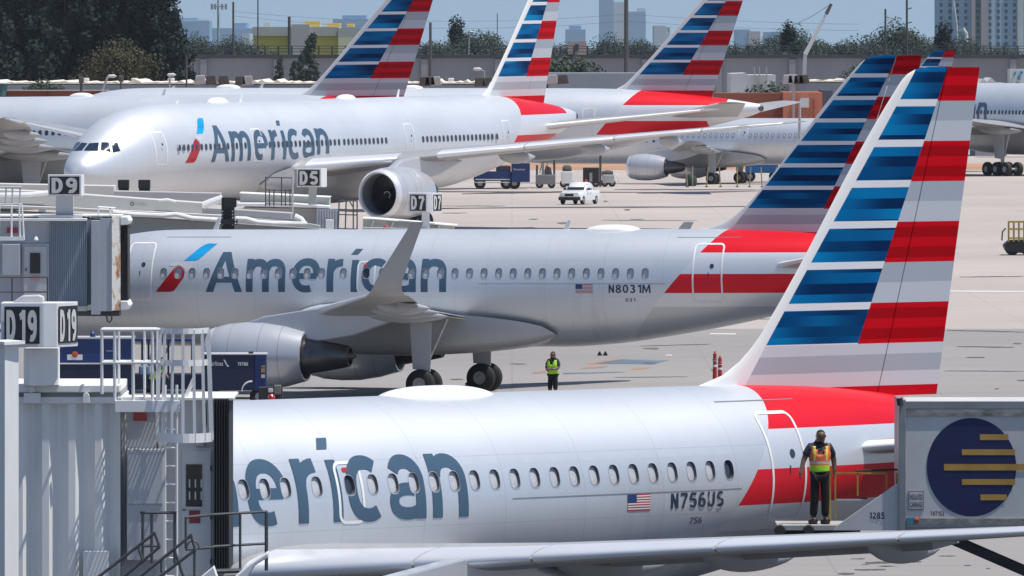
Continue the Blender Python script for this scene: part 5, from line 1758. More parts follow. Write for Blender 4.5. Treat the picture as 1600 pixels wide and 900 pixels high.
# service door
m_ = MB(); m_.box(X(278), X(334), 176.93, 176.998, zz(902), zz(699)); dr = m_.build('door_frame', JM['white'], jb, bevel=.006)
m_ = MB(); m_.box(X(284.5), X(330), 176.89, 176.928, zz(898), zz(704)); dd = m_.build('door', JM['sign'], jb, bevel=.006)
m_ = MB(); m_.box(X(291), X(316), 176.872, 176.887, zz(791), zz(725)); dw = m_.build('door_window', JM['glass'], dd)
for c in (0, 1, 2):
    for r_ in (0, 1):
        xx = 295.5 + c * 9.2
        m_ = MB(); m_.box(X(xx), X(xx + 2), 176.862, 176.871, zz(761 + r_ * 19), zz(748.5 + r_ * 19)); m_.build('window_slot', JM['sign'], dd)
m_ = MB(); m_.box(X(289), X(318), 176.85, 176.885, zz(794), zz(791.5)); m_.build('window_sill', JM['sign'], dd)
m_ = MB(); m_.box(X(296), X(313), 176.87, 176.888, zz(817), zz(797)); m_.build('red_notice', JM['red'], dd)
m_ = MB(); m_.tube([(X(286), 176.88, zz(796)), (X(286), 176.82, zz(796)), (X(291), 176.82, zz(796))], .012, 6); m_.build('handle', JM['steel'], dd)
for y in (727, 803, 873):
    m_ = MB(); m_.box(X(328.5), X(331.5), 176.85, 176.889, zz(y + 8), zz(y)); m_.build('hinge', JM['steel'], dd)
m_ = MB(); m_.box(X(307), X(319), 176.8, 176.995, zz(697), zz(685)); m_.build('door_lamp', JM['grey'], jb, bevel=.01)
# bellows
v, f = corrugated(X(335), X(358.5), 176.6, zz(893), zz(622), .042, .05, .3, .25)
m_ = MB().add(v, f); m_.box(X(335.5), X(358), 176.66, 179.6, zz(893), zz(623)); m_.build('bellows', JM['bellows'], jb)
# access platform, grating, handrails, ladder cage
pf = []
m_ = MB(); m_.box(X(184), X(284), 175.75, 175.83, zz(640), zz(622)); m_.build('platform_edge', JM['white'], jb, bevel=.006)
m_ = MB(); m_.box(X(184), X(284), 176.95, 176.99, zz(640), zz(620)); m_.build('platform_edge', JM['white'], jb, bevel=.006)
gr = MB()
xx = X(186)
while xx < X(283):
    gr.box(xx, xx + .014, 175.84, 176.94, zz(640), zz(636)); xx += .062
yy = 175.9
while yy < 176.92:
    gr.box(X(186), X(283), yy, yy + .014, zz(640.4), zz(636.4)); yy += .075
g_ = gr.build('platform_grating', JM['grey'], jb); g_['kind'] = 'stuff'
rl = JM['white']
def rail(parent, pts, r=.022, m=rl, name='handrail'):
    return MB().tube(pts, r, 7).build(name, m, parent, smooth=True)
for y in (512, 563):
    rail(jb, [(X(163), 175.8, zz(y)), (X(254), 175.8, zz(y))], .028)
    rail(jb, [(X(163), 176.95, zz(y + 1.5)), (X(246), 176.95, zz(y + 1.5))], .024)
rail(jb, [(X(163), 175.8, zz(512)), (X(163), 176.95, zz(513.5))], .024)
for x, yb in ((163.5, 612), (183.5, 622), (212, 622), (242, 622)):
    rail(jb, [(X(x), 175.8, zz(512)), (X(x), 175.8, zz(yb))], .027, name='rail_post')
for x in (186, 226, 246):
    rail(jb, [(X(x), 176.95, zz(512)), (X(x), 176.95, zz(622))], .022, name='rail_post')
cage_c = X(290); 
def hoop(y, rx, r=.02, w=None):
    pts = []
    for i in range(17):
        a = math.pi * (1.06 - 1.12 * i / 16)
        pts.append((cage_c + rx * math.cos(a), 176.35 - .78 * max(0, math.sin(a)) , zz(y)))
    m_ = MB()
    n = len(pts)
    vs = [(p[0], p[1], p[2] + s_) for p in pts for s_ in (-(w or .03), (w or .03))]
    m_.add(vs, [(2 * i, 2 * i + 2, 2 * i + 3, 2 * i + 1) for i in range(n - 1)])
    m_.add([(p[0] * .998 + cage_c * .002, p[1] + .012, p[2]) for p in vs], [(2 * i + 1, 2 * i + 3, 2 * i + 2, 2 * i) for i in range(n - 1)])
    return m_.build('cage_hoop', rl, jb, recalc=False)
hoop(514, .40, w=.045); hoop(563.5, .40, w=.05); hoop(680, .455, w=.075)
for i in range(9):
    a = math.pi * (1.04 - 1.08 * i / 8)
    p0 = (cage_c + .40 * math.cos(a), 176.36 - .78 * max(0, math.sin(a)), zz(512))
    p1 = (cage_c + .455 * math.cos(a), 176.36 - .78 * max(0, math.sin(a)), zz(685))
    MB().bar(p0, p1, .05, .012).build('cage_bar', rl, jb)
for x in (259.5, 277.5):
    rail(jb, [(X(x), 176.55, zz(600)), (X(x), 176.55, 1.7)], .022, name='ladder_rail')
y = 641.0
while y < 930:
    rail(jb, [(X(259.5), 176.55, zz(y)), (X(277.5), 176.55, zz(y))], .017, name='rung'); y += 28.6
m_ = MB(); m_.prism([(X(286), zz(622)), (X(293), zz(622)), (X(305), zz(592)), (X(300), zz(591))], 176.9, 177.2, 'y'); m_.build('roof_fin', JM['white'], jb, bevel=.01)
# dark stair and landing rails
st = JM['steel']
def drail(pts, r=.024, name='stair_rail'): return rail(jb, pts, r, st, name)
for y in (801, 851):
    drail([(X(332, 175), 175.0, zz(y + 3, 175)), (X(417, 175), 175.4, zz(y, 175))], .022)
drail([(X(290, 175), 174.9, zz(808, 175)), (X(332, 175), 175.0, zz(804, 175))]); drail([(X(290, 175), 174.9, zz(858, 175)), (X(334, 175), 175.0, zz(855, 175))])
for x, y0, y1 in ((290, 808, 858), (375, 803, 892), (416, 801, 892)):
    drail([(X(x, 175), 175.1, zz(y0, 175)), (X(x, 175), 175.1, zz(y1, 175))], .03 if x > 400 else .022, 'rail_post')
drail([(X(332, 175), 175, zz(893, 175)), (X(376, 175), 175.1, zz(892, 175))], .04, 'landing_edge')
for (xa, ya, xb, yb, Zs) in ((240, 834, 140, 912, 174.6), (249, 855, 180, 912, 174.6), (298, 837, 205, 912, 174.0), (304, 860, 235, 912, 174.0)):
    drail([(X(xa, Zs), Zs, zz(ya, Zs)), (X(xb, Zs), Zs, zz(yb, Zs))], .026)
for (xa, ya, xb, yb, Zs) in ((241, 831, 250, 856, 174.6), (298, 834, 306, 862, 174.0), (272, 858, 288, 905, 174.0), (215, 852, 224, 880, 174.6), (304, 862, 304, 915, 174.0)):
    drail([(X(xa, Zs), Zs, zz(ya, Zs)), (X(xb, Zs), Zs, zz(yb, Zs))], .024, 'rail_post')
for x in (223, 237, 273):
    drail([(X(x, 176), 176.0, zz(801, 176)), (X(x, 176), 176.0, zz(880, 176))], .026, 'rail_post')
drail([(X(219, 176), 176.0, zz(801, 176)), (X(276, 176), 176.0, zz(801, 176))]); drail([(X(222, 176), 176.0, zz(853, 176)), (X(250, 176), 176.0, zz(853, 176))])
pts = [(X(292 + 10 * (1 - math.cos(a)), 175), 174.8, zz(858 - 14 * math.sin(a), 175)) for a in [math.pi * i / 10 for i in range(11)]]
drail(pts, .014, 'bent_bar')
m_ = MB(); m_.prism([(X(311, 174), zz(904, 174)), (X(334, 174), zz(885, 174)), (X(340, 174), zz(903, 174))], 173.8, 174.4, 'y'); m_.build('stair_stringer', JM['white'], jb, bevel=.01)
m_ = MB(); m_.prism([(X(366, 174), zz(902, 174)), (X(392, 174), zz(880, 174)), (X(419, 174), zz(862, 174)), (X(420, 174), zz(870, 174)), (X(400, 174), zz(882, 174)), (X(386, 174), zz(903, 174))], 173.8, 174.5, 'y'); m_.build('stair_guard', JM['white'], jb, bevel=.02)

MB().box(X(20, 178), X(150, 178), 177.6, 178.9, 0, 1.62).build('drive_column', JM['grey'], jb, bevel=.03)
MB().box(X(240, 178), X(300, 178), 177.8, 178.9, 0, 1.62).build('drive_column', JM['grey'], jb, bevel=.03)
# cable run and junction boxes along the cab
rail(jb, [(X(196), 176.78, zz(645)), (X(196), 176.78, zz(880))], .018, JM['grey'], 'cable_conduit')
rail(jb, [(X(246), 176.9, zz(628)), (X(246), 176.9, zz(705)), (X(252), 176.9, zz(712)), (X(252), 176.9, zz(895))], .014, JM['steel'], 'cable')
rail(jb, [(X(322), 176.9, zz(630)), (X(323), 176.85, zz(660)), (X(318), 176.85, zz(684))], .010, JM['steel'], 'cable')

# ---- gate D9 cab, at the nose of the middle airliner
Zc = 381.0
jb = thing('boarding_bridge', 'weathered blue-grey boarding bridge with gate sign D9 and rusty edge', 'jet bridge', base_at(90, Zc))
X = lambda px, Z=381.0: (px - 800) / F * Z
zz = lambda py, Z=381.0: H - (py - YH) / F * Z
MB().box(X(-60), X(78), 381, 384, 2.6, zz(343)).build('cab', JM['ribbed2'], jb)
v, f = corrugated(X(78), X(136), 380.9, zz(478), zz(343), .075, .04, .45, .1)
m_ = MB().add(v, f); m_.box(X(78.2), X(136), 380.98, 384, zz(478), zz(344)); m_.build('ribbed_wall', JM['ribbed'], jb)
MB().box(X(136), X(143), 381.2, 384, zz(476), zz(343)).build('recess', JM['ribbed'], jb)
MB().box(X(143), X(157), 380.6, 384, zz(491), zz(344)).build('cab_frame', JM['ribbed2'], jb, bevel=.01)
MB().box(X(157.2), X(175), 380.75, 384, zz(486), zz(341)).build('front_panel', JM['ribbed2'], jb)
MB().prism([(X(175.2), 380.7), (X(188), 380.95), (X(188), 384), (X(175.2), 384)], zz(485), zz(338), 'z').build('rusty_edge', JM['rust'], jb)
v, f = corrugated(X(188.2), X(199), 381.2, zz(474), zz(350), .06, .06, .3, .25)
m_ = MB().add(v, f); m_.box(X(188.3), X(198.5), 381.3, 384, zz(474), zz(351)); m_.build('bellows', JM['bellows'], jb)
for y0, y1 in ((338.5, 352), (470, 485)):
    m_ = MB(); m_.prism([(X(188.2), zz(y1)), (X(201), zz(y1 - 1)), (X(203), zz((y0 + y1) / 2)), (X(199), zz(y0)), (X(188.2), zz(y0))], 380.9, 384, 'y'); m_.build('bumper', JM['white'], jb, bevel=.03)
m_ = MB(); m_.box(X(-60), X(136), 380.6, 384.4, zz(345), zz(341)); m_.build('roof_edge', JM['white'], jb, bevel=.01)
m_ = MB(); m_.box(X(60), X(128), 380.9, 384, zz(341), zz(336)); m_.build('roof_track', JM['grey'], jb, bevel=.01)
m_ = MB(); m_.box(X(-60), X(188), 381.2, 384.2, zz(338), zz(336.4)); m_.build('roof_slab', JM['white'], jb)
sign_box(jb, 'D9', (75, 127), (127.5, 131), 273, 306, .5, 380.8)
m_ = MB(); m_.box(X(87), X(114), 381.1, 381.7, zz(336), zz(306)); m_.build('sign_base', JM['grey'], jb, bevel=.01)
for pts in ([(153.5, 338), (153.5, 324), (180, 326)], [(172, 338), (172, 325)]):
    rail(jb, [(X(x), 381.3, zz(y)) for x, y in pts], .045, JM['white'], 'roof_rail')
for x in (0, 11, 21, 33):
    rail(jb, [(X(x), 380.2, zz(292)), (X(x), 380.2, zz(318))], .03, JM['grey'], 'rail_post')
for y in (292, 318):
    rail(jb, [(X(-10), 380.2, zz(y)), (X(36), 380.2, zz(y))], .035, JM['grey'], 'handrail')
for x0, x1 in ((1, 0), (20, 20), (32, 33.5), (36, 39.5)):
    rail(jb, [(X(x0), 380.0, zz(318)), (X(x1), 380.0, zz(374))], .035, JM['white'], 'cage_bar')
m_ = MB(); m_.box(X(-8), X(40), 379.9, 380.1, zz(375), zz(369)); m_.build('cage_hoop', JM['white'], jb)
m_ = MB(); m_.box(X(11), X(28), 380.9, 380.98, zz(364), zz(355.5)); m_.build('warning_notice', JM['red'], jb)
m_ = MB(); m_.box(X(4), X(32), 380.6, 380.99, zz(430), zz(381)); m_.build('electrical_box', JM['ribbed2'], jb, bevel=.02)
m_ = MB(); m_.box(X(35), X(77), 380.9, 380.99, zz(482), zz(381)); m_.build('door_frame', JM['grey'], jb)
m_ = MB(); m_.box(X(38), X(73.5), 380.82, 380.89, zz(480), zz(385)); d9 = m_.build('door', JM['grey'], jb, bevel=.008)
m_ = MB(); m_.box(X(47.3), X(63.3), 380.78, 380.81, zz(427), zz(395)); m_.build('door_window', JM['glass'], d9)
m_ = MB(); m_.box(X(49), X(62), 380.78, 380.81, zz(438), zz(431)); m_.build('red_notice', JM['pinknote'], d9)
m_ = MB(); m_.box(X(40), X(42), 380.78, 380.81, zz(423), zz(419)); m_.build('handle', JM['steel'], d9)
m_ = MB(); m_.lathe([(0, .09), (.10, .07), (.16, .02)], (X(57), 380.7, zz(375)), 'z', 10); m_.build('door_lamp', JM['white'], jb, smooth=True)
for y in (432, 455):
    rail(jb, [(X(-10), 380.0, zz(y)), (X(76), 380.0, zz(y))], .03, JM['steel'], 'stair_rail')
for x in (21, 76):
    rail(jb, [(X(x), 380.0, zz(432)), (X(x), 380.0, zz(478))], .03, JM['steel'], 'rail_post')
m_ = MB(); m_.box(X(118), X(186), 381.2, 383, zz(494), zz(487)); m_.build('under_frame', JM['steel'], jb)
m_ = MB(); m_.box(X(118), X(136), 380.8, 381.1, zz(486), zz(479)); m_.build('under_lamp', JM['cream'], jb)
rail(jb, [(X(166), 381, zz(492)), (X(168), 381, zz(502)), (X(171), 381, zz(504)), (X(174), 381, zz(500)), (X(175), 381, zz(492))], .03, JM['steel'], 'hook')
MB().tube([(X(60), 382.5, 0), (X(60), 382.5, 2.8)], .5, 14).build('column', JM['grey'], jb, smooth=True)

# ---- tunnels beyond, gates D5 and D7
def tunnel_part(parent, name, pts, Za, Zb, m): 
    mb = MB(); pprism(mb, pts, Za, Zb); return mb.build(name, JM[m], parent, bevel=.02)
t1 = thing('boarding_bridge', 'farthest cream boarding tunnel roof behind gate sign D9', 'jet bridge', base_at(170, 505))
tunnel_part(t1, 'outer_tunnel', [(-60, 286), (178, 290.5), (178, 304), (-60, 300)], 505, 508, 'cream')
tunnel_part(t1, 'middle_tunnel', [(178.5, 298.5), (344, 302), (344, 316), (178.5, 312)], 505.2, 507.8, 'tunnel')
tunnel_part(t1, 'support_leg', [(60, 300), (70, 300), (70, 480), (60, 480)], 506, 507, 'grey')
t2 = thing('boarding_bridge', 'long cream boarding tunnel running right across to the D7 sign', 'jet bridge', base_at(200, 470))
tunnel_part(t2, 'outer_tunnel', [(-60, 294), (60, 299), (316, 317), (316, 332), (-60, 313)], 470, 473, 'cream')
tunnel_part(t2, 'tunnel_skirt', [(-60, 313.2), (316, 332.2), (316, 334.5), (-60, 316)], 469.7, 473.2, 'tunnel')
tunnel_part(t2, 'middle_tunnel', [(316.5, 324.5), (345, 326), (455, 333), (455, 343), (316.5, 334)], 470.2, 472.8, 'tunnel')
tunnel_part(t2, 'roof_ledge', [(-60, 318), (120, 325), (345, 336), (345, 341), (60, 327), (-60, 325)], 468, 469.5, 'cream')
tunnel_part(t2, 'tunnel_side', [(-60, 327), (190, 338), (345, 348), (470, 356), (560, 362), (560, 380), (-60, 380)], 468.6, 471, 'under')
tunnel_part(t2, 'lower_ledge', [(345.5, 337), (470, 347), (500, 352), (500, 357), (345.5, 347)], 468.2, 468.6, 'pale')
def pxtube(parent, pts, Z, r, m, name): 
    return MB().tube([W(x, y, Z) for x, y in pts], r, 8).build(name, JM[m], parent, smooth=True)
pxtube(t2, [(176, 332), (212, 335), (255, 337), (275, 335), (300, 341), (345, 344)], 467.6, .10, 'white', 'hose')
pxtube(t2, [(368, 341.5), (385, 342), (402, 347), (430, 349), (480, 350)], 467.6, .10, 'white', 'hose')
pxtube(t2, [(248, 313), (262, 312), (275, 315)], 469.7, .06, 'white', 'roof_cable')
pxtube(t2, [(318, 321), (330, 316), (348, 310)], 469.3, .16, 'white', 'roof_cable')
pxtube(t2, [(-20, 305), (50, 304), (75, 301)], 469.6, .10, 'white', 'roof_cable')
pxtube(t2, [(460, 338), (470, 343), (476, 352)], 468, .14, 'white', 'roof_cable')
lg = MB(); c0 = W(206.5, 318.5, 469.9)
for k in range(20):
    a0, a1 = 2 * math.pi * k / 20, 2 * math.pi * (k + 1) / 20
    lg.add([(c0.x + r_ * math.cos(q), 469.93, c0.z + r_ * math.sin(q)) for q, r_ in ((a0, .085), (a1, .085), (a1, .05), (a0, .05))], [(0, 1, 2, 3)])
lg.build('maker_ring', JM['steel'], t2, recalc=False)
flat_text('CAVOTEC', W(210.5, 320.6, 469.93), (1, 0, -.06), (0, 0, 1), .50, .10, .0).build('maker_name', JM['under'], t2, recalc=False)
flat_text('CAVOTEC', W(63, 299.6, 504.9), (1, 0, -.02), (0, 0, 1), .22, .06, .0).build('maker_name', JM['under'], t1, recalc=False)
tunnel_part(t2, 'support_leg', [(270, 350), (282, 350), (282, 480), (270, 480)], 469.5, 470.5, 'grey')
for lb, x0, x1, y0, y1, Z, hat in (('left of two black pylons before the wide-body nose', 184, 201, 281, 297.5, 520, 0), ('right of two black pylons before the wide-body nose', 216, 234, 281, 310, 515, 1)):
    py = thing('black_pylon', lb, 'pylon', base_at((x0 + x1) / 2, Z), 'black pylons')
    m_ = MB(); pbox(m_, x0 + 1, x1, y0 + 1 if hat else y0, 486, Z, Z + .5); m_.build('shaft', JM['pylon'], py)
    m_ = MB(); pbox(m_, x0, x1 + .3, y0, y0 + 13, Z - .15, Z + .65); m_.build('head', JM['pylon'], py, bevel=.02)
py = thing('black_pylon', 'tall black studded pylon rising behind the airliner title letters', 'pylon', base_at(357, 462), 'black pylons')
m_ = MB(); pbox(m_, 346, 366, 309, 527, 462, 462.6); m_.build('shaft', JM['pylon'], py)
m_ = MB(); pbox(m_, 348.5, 369.5, 308.5, 324, 461.7, 461.95); m_.build('head', JM['pylon'], py, bevel=.02)
m_ = MB(); pbox(m_, 341, 371, 342, 351, 461.75, 461.98); m_.build('collar', JM['pylon'], py, bevel=.02)
stud = MB().lathe([(0, .035), (-.03, .03), (-.04, .001)], (0, 0, 0), 'y', 8).mesh('stud', smooth=True); stud.materials.append(JM['white'])
for k in range(5):
    for x in (347.5, 363.5):
        p = W(x, 330 + k * 5.2, 461.97); link('stud', stud, py, (p.x - ORG[py.name][0], p.y - ORG[py.name][1] , p.z))
for x in (344, 368):
    for y in (344, 349): p = W(x, y, 461.73); link('stud', stud, py, (p.x - ORG[py.name][0], p.y - ORG[py.name][1], p.z))

t3 = thing('boarding_bridge', 'boarding bridge with gate sign D5 and roof railings before the big engine', 'jet bridge', base_at(470, 535))
tunnel_part(t3, 'roof_parapet', [(375, 302), (400, 303.5), (515, 309), (515, 325), (375, 322)], 535, 538, 'pale')
tunnel_part(t3, 'parapet_cap', [(374, 300.8), (516, 307.6), (516, 309), (374, 302.4)], 534.7, 538.3, 'white')
tunnel_part(t3, 'roof_deck', [(370, 317.5), (460, 318), (515, 322), (515, 325.5), (460, 324), (370, 322)], 532, 534.6, 'white')
tunnel_part(t3, 'cab', [(380, 324), (496, 325.5), (496, 420), (380, 420)], 532.5, 536, 'tunnel')
v, f = corrugated(W(495, 0, 531).x, W(528, 0, 531).x, 531, 0.8, W(0, 326, 531).z, .13, .06)
m_ = MB().add(v, f); m_.box(W(495.3, 0, 531).x, W(527.7, 0, 531).x, 531.07, 534, .8, W(0, 326.5, 531).z); m_.build('ribbed_wall', JM['ribbed2'], t3)
m_ = MB(); pbox(m_, 509, 521, 343, 358, 530.5, 530.9); m_.build('junction_box', JM['white'], t3, bevel=.02)
for x in (400, 505):
    q_ = W(x, 0, 534); MB().box(q_.x - .35, q_.x + .35, 533.2, 534.2, 0, 1.9).build('support_leg', JM['grey'], t3)
sign_box(t3, 'D5', (463.5, 502), (502.5, 510.5), 263, 292.5, .5, 531)
m_ = MB(); pbox(m_, 482, 494.5, 292.6, 320, 531.3, 531.8); m_.build('sign_base', JM['pale'], t3)
for x in (415, 421, 428, 440, 446, 453, 457):
    rail(t3, [W(x, 296 if x not in (415, 440, 457) else 277, 531), W(x, 322, 531)], .03, JM['steel'], 'rail_post')
for y in (277, 296.5, 318):
    rail(t3, [W(414, y, 531), W(458, y + 1, 531)], .03, JM['steel'], 'handrail')
rail(t3, [W(457, 276, 531), W(457, 335, 531)], .05, JM['galv'] if 'galv' in JM else JM['grey'], 'rail_post')
for x in (530, 541, 552, 558):
    rail(t3, [W(x, 312 if x < 545 else 314, 530), W(x - 1.5 if x < 545 else x, 358, 530)], .035, JM['steel'], 'cage_bar')
for y in (313, 327, 335, 357):
    rail(t3, [W(529, y, 530), W(559, y + 1, 530)], .03, JM['steel'], 'cage_rail')
rail(t3, [W(546, 314, 530), W(551, 323, 530)], .03, JM['steel'], 'cage_rail')
t4 = thing('boarding_bridge', 'pale bridge roof with two-sided gate sign D7 just above the middle airliner', 'jet bridge', base_at(640, 500))
tunnel_part(t4, 'roof_parapet', [(567, 342), (710, 353), (710, 380), (567, 380)], 500, 503, 'pale')
tunnel_part(t4, 'parapet_cap', [(566, 340.5), (583, 341), (714, 352), (714, 354), (583, 343), (566, 342.5)], 499.6, 503.3, 'white')
for x in (583, 614, 668, 686):
    m_ = MB(); pprism(m_, [(x, 343 + (x - 567) * .077), (x + 2, 343.2 + (x - 567) * .077), (x - 4, 362), (x - 6, 362)], 499.65, 499.98); m_.build('parapet_rib', JM['white'], t4)
tunnel_part(t4, 'ledge', [(566, 355), (700, 358), (700, 361), (566, 361)], 498.8, 499.6, 'tunnel')
m_ = MB(); m_.lathe([(0, .16), (.10, .15), (.18, .08), (.20, .001)], tuple(W(603.5, 358.5, 499)), 'z', 12); m_.build('beacon', JM['red'], t4, smooth=True)
for x in (585, 690):
    q_ = W(x, 0, 501); MB().box(q_.x - .4, q_.x + .4, 500.8, 502, 0, 3.5).build('support_leg', JM['grey'], t4)
sign_box(t4, 'D7', (638, 668), (676, 690.5), 301.5, 332, .75, 499, True)
m_ = MB(); pbox(m_, 659, 671, 332.2, 365, 499.2, 499.7); m_.build('sign_base', JM['sign'], t4)

# ---------------------------------------------------------------- people
SK = mat('brown_skin', (.14, .075, .048), .5, 0, 0, .12, 8)
HAIR = mat('short_black_hair', (.012, .010, .009), .8, 0, 0, .3, 30)
NAVY = mat('navy_shirt', (.018, .024, .045), .85, 0, 0, .2, 9)
BLACKC = mat('black_trousers', (.006, .006, .007), .85, 0, 0, .25, 7)
SHOE = mat('black_boots', (.012, .011, .011), .5, 0, 0, .2, 7)
def vest_mat(name, lime_top):
    n = NT(name)
    x, y, z = n.xyz()
    lime, orange, silver = (.42, .80, .03), (.85, .14, .03), (.55, .50, .50)
    f = n.noise(9, (1, 1, 1), 3)
    col = lime
    if not lime_top:
        col = n.mix(n.m_('GREATER_THAN', z, 1.13), lime, (.78, .16, .05))
        v = n.m_('LESS_THAN', n.m_('ABSOLUTE', n.m_('SUBTRACT', n.m_('ABSOLUTE', x), .115)), .022)
        col = n.mix(n.m_('MULTIPLY', v, n.m_('GREATER_THAN', z, 1.13)), col, (.75, .72, .10))
    band = n.m_('LESS_THAN', n.m_('ABSOLUTE', n.m_('SUBTRACT', z, 1.15)), .045)
    inner = n.m_('LESS_THAN', n.m_('ABSOLUTE', n.m_('SUBTRACT', z, 1.15)), .024)
    col = n.mix(band, col, (.80, .16, .04) if not lime_top else (.62, .65, .60))
    col = n.mix(inner, col, silver)
    n.bump(f, .4, .02)
    return n.fin(col, .7)
def skin_obj(name, pts, edges, radii, m, parent, root=0, sub=2):
    me = bpy.data.meshes.new(name)
    me.from_pydata(pts, edges, [])
    o = link(name, me, parent)
    sk = o.modifiers.new('skin', 'SKIN')
    sk.use_smooth_shade = True
    sv_ = me.skin_vertices[0].data
    for i, r_ in enumerate(radii):
        sv_[i].radius = r_ if isinstance(r_, tuple) else (r_, r_)
        sv_[i].use_root = (i == root)
    s_ = o.modifiers.new('sub', 'SUBSURF'); s_.levels = sub; s_.render_levels = sub
    me.materials.append(m)
    return o
def person(label, loc, rz, pose, vest, shirt=NAVY, trousers=BLACKC, shorts=False, scale=1.0, bag=None):
    """figure 1.78 m tall facing -Y; pose: dict with joints"""
    root = thing('person', label, 'person', loc)
    ORG[root.name] = (0, 0, 0)
    root.rotation_euler = (0, 0, rz); root.scale = (scale,) * 3
    P = dict(pelvis=(0, 0, .95), waist=(0, 0, 1.10), chest=(0, .01, 1.32), neck=(0, .01, 1.50), head0=(0, -.005, 1.56), head=(0, -.015, 1.655), crown=(0, -.01, 1.745),
             shL=(.17, .01, 1.44), elL=(.26, .03, 1.18), wrL=(.28, -.06, .95), hdL=(.28, -.08, .87), shR=(-.17, .01, 1.44), elR=(-.27, .03, 1.19), wrR=(-.31, -.05, .97), hdR=(-.32, -.07, .89),
             hiL=(.09, 0, .90), knL=(.105, -.02, .50), anL=(.11, .02, .10), toL=(.12, -.16, .045), hiR=(-.09, 0, .90), knR=(-.105, -.02, .50), anR=(-.11, .02, .10), toR=(-.12, -.16, .045))
    P.update(pose)
    ks = ['pelvis', 'waist', 'chest', 'neck', 'head0', 'head', 'crown', 'shL', 'elL', 'wrL', 'hdL', 'shR', 'elR', 'wrR', 'hdR', 'hiL', 'knL', 'anL', 'toL', 'hiR', 'knR', 'anR', 'toR']
    ix = {k: i for i, k in enumerate(ks)}
    E_ = [('pelvis', 'waist'), ('waist', 'chest'), ('chest', 'neck'), ('neck', 'head0'), ('head0', 'head'), ('head', 'crown'), ('chest', 'shL'), ('shL', 'elL'), ('elL', 'wrL'), ('wrL', 'hdL'), ('chest', 'shR'), ('shR', 'elR'), ('elR', 'wrR'), ('wrR', 'hdR'),
          ('pelvis', 'hiL'), ('hiL', 'knL'), ('knL', 'anL'), ('anL', 'toL'), ('pelvis', 'hiR'), ('hiR', 'knR'), ('knR', 'anR'), ('anR', 'toR')]
    rad = dict(pelvis=(.17, .13), waist=(.16, .12), chest=(.19, .13), neck=.075, head0=(.085, .098), head=(.105, .122), crown=(.080, .092), sh=.078, el=.056, wr=.040, hd=.040, hi=.105, kn=.075, an=.055, to=.045)
    body = skin_obj('body', [P[k] for k in ks], [(ix[a], ix[b]) for a, b in E_], [rad.get(k, rad.get(k[:2])) for k in ks], SK, root)
    def sub(name, keys, edges, rr, m):
        i2 = {k: i for i, k in enumerate(keys)}
        return skin_obj(name, [P[k] for k in keys], [(i2[a], i2[b]) for a, b in edges], rr, m, root)
    g = .016
    # shirt with half sleeves
    for s_ in 'LR':
        P['sl' + s_] = tuple(Vector(P['sh' + s_]).lerp(Vector(P['el' + s_]), .85))
        P['kk' + s_] = tuple(Vector(P['kn' + s_]).lerp(Vector(P['an' + s_]), .10))
        P['cf' + s_] = tuple(Vector(P['kn' + s_]).lerp(Vector(P['an' + s_]), .93))
    sub('shirt', ['waist', 'chest', 'shL', 'slL', 'shR', 'slR', 'pelvis'], [('pelvis', 'waist'), ('waist', 'chest'), ('chest', 'shL'), ('shL', 'slL'), ('chest', 'shR'), ('shR', 'slR')], [(.155, .122), (.180, .128), .088, .080, .088, .080, (.155, .125)], shirt)
    end = 'kk' if shorts else 'cf'
    keys = ['pelvis', 'hiL', 'knL', 'hiR', 'knR', end + 'L', end + 'R']
    sub('trousers', keys, [('pelvis', 'hiL'), ('hiL', 'knL'), ('knL', end + 'L'), ('pelvis', 'hiR'), ('hiR', 'knR'), ('knR', end + 'R')], [(.155, .125), .104, .086, .104, .086, .100 if shorts else .078, .100 if shorts else .078], trousers)
    # safety vest: open tube round the torso with arm holes and a V neck
    vm = MB(); rings = []
    spine = [Vector(P['pelvis']) + Vector((0, 0, .03)), Vector(P['waist']), Vector(P['chest']), Vector(P['chest']).lerp(Vector(P['neck']), .78)]
    wid = [(.185, .152), (.185, .155), (.215, .168), (.185, .140)]
    N = 28
    for i in range(15):
        u = i / 14 * 3; k = min(2, int(u)); t = u - k
        c = spine[k].lerp(spine[k + 1], t); a, b = lerp(wid[k][0], wid[k + 1][0], t), lerp(wid[k][1], wid[k + 1][1], t)
        rings.append([(c.x + a * math.copysign(abs(math.cos(q)) ** .8, math.cos(q)), c.y + b * math.copysign(abs(math.sin(q)) ** .8, math.sin(q)), c.z) for q in [2 * math.pi * j / N for j in range(N)]])
    n0 = len(rings)
    vs = [p for r_ in rings for p in r_]; fs = []
    for i in range(n0 - 1):
        for j in range(N):
            q = 2 * math.pi * (j + .5) / N
            frontv = math.sin(q) < -.5 and abs(math.cos(q)) < .05 + .42 * max(0, (i - 7) / 7) and i >= 7
            armh = i >= 11 and abs(math.cos(q)) > .97
            if frontv or armh: continue
            fs.append((i * N + j, i * N + (j + 1) % N, (i + 1) * N + (j + 1) % N, (i + 1) * N + j))
    vm.add(vs, fs)
    vo = vm.build('safety_vest', vest, root, smooth=True, angle=80)
    so = vo.modifiers.new('thick', 'SOLIDIFY'); so.thickness = .012
    # hair cap, ears, nose, eyes, mouth
    h = Vector(P['head'])
    hm = MB(); rg = []
    for i in range(7):
        a = R(90 - 14 * i)
        rg.append([(h.x + .088 * math.cos(a) * math.cos(q), h.y + .014 + .100 * math.cos(a) * math.sin(q), h.z + .020 + .092 * math.sin(a)) for q in [2 * math.pi * j / 18 for j in range(18)]])
    hm.loft(rg, cap0=True)
    keep = [f_ for f_ in hm.f if not (sum(hm.v[i][1] for i in f_) / len(f_) < h.y - .035 and sum(hm.v[i][2] for i in f_) / len(f_) < h.z + .075)]
    hm.f, hm.mi = keep, [0] * len(keep)
    hm.build('hair', HAIR, root, smooth=True)
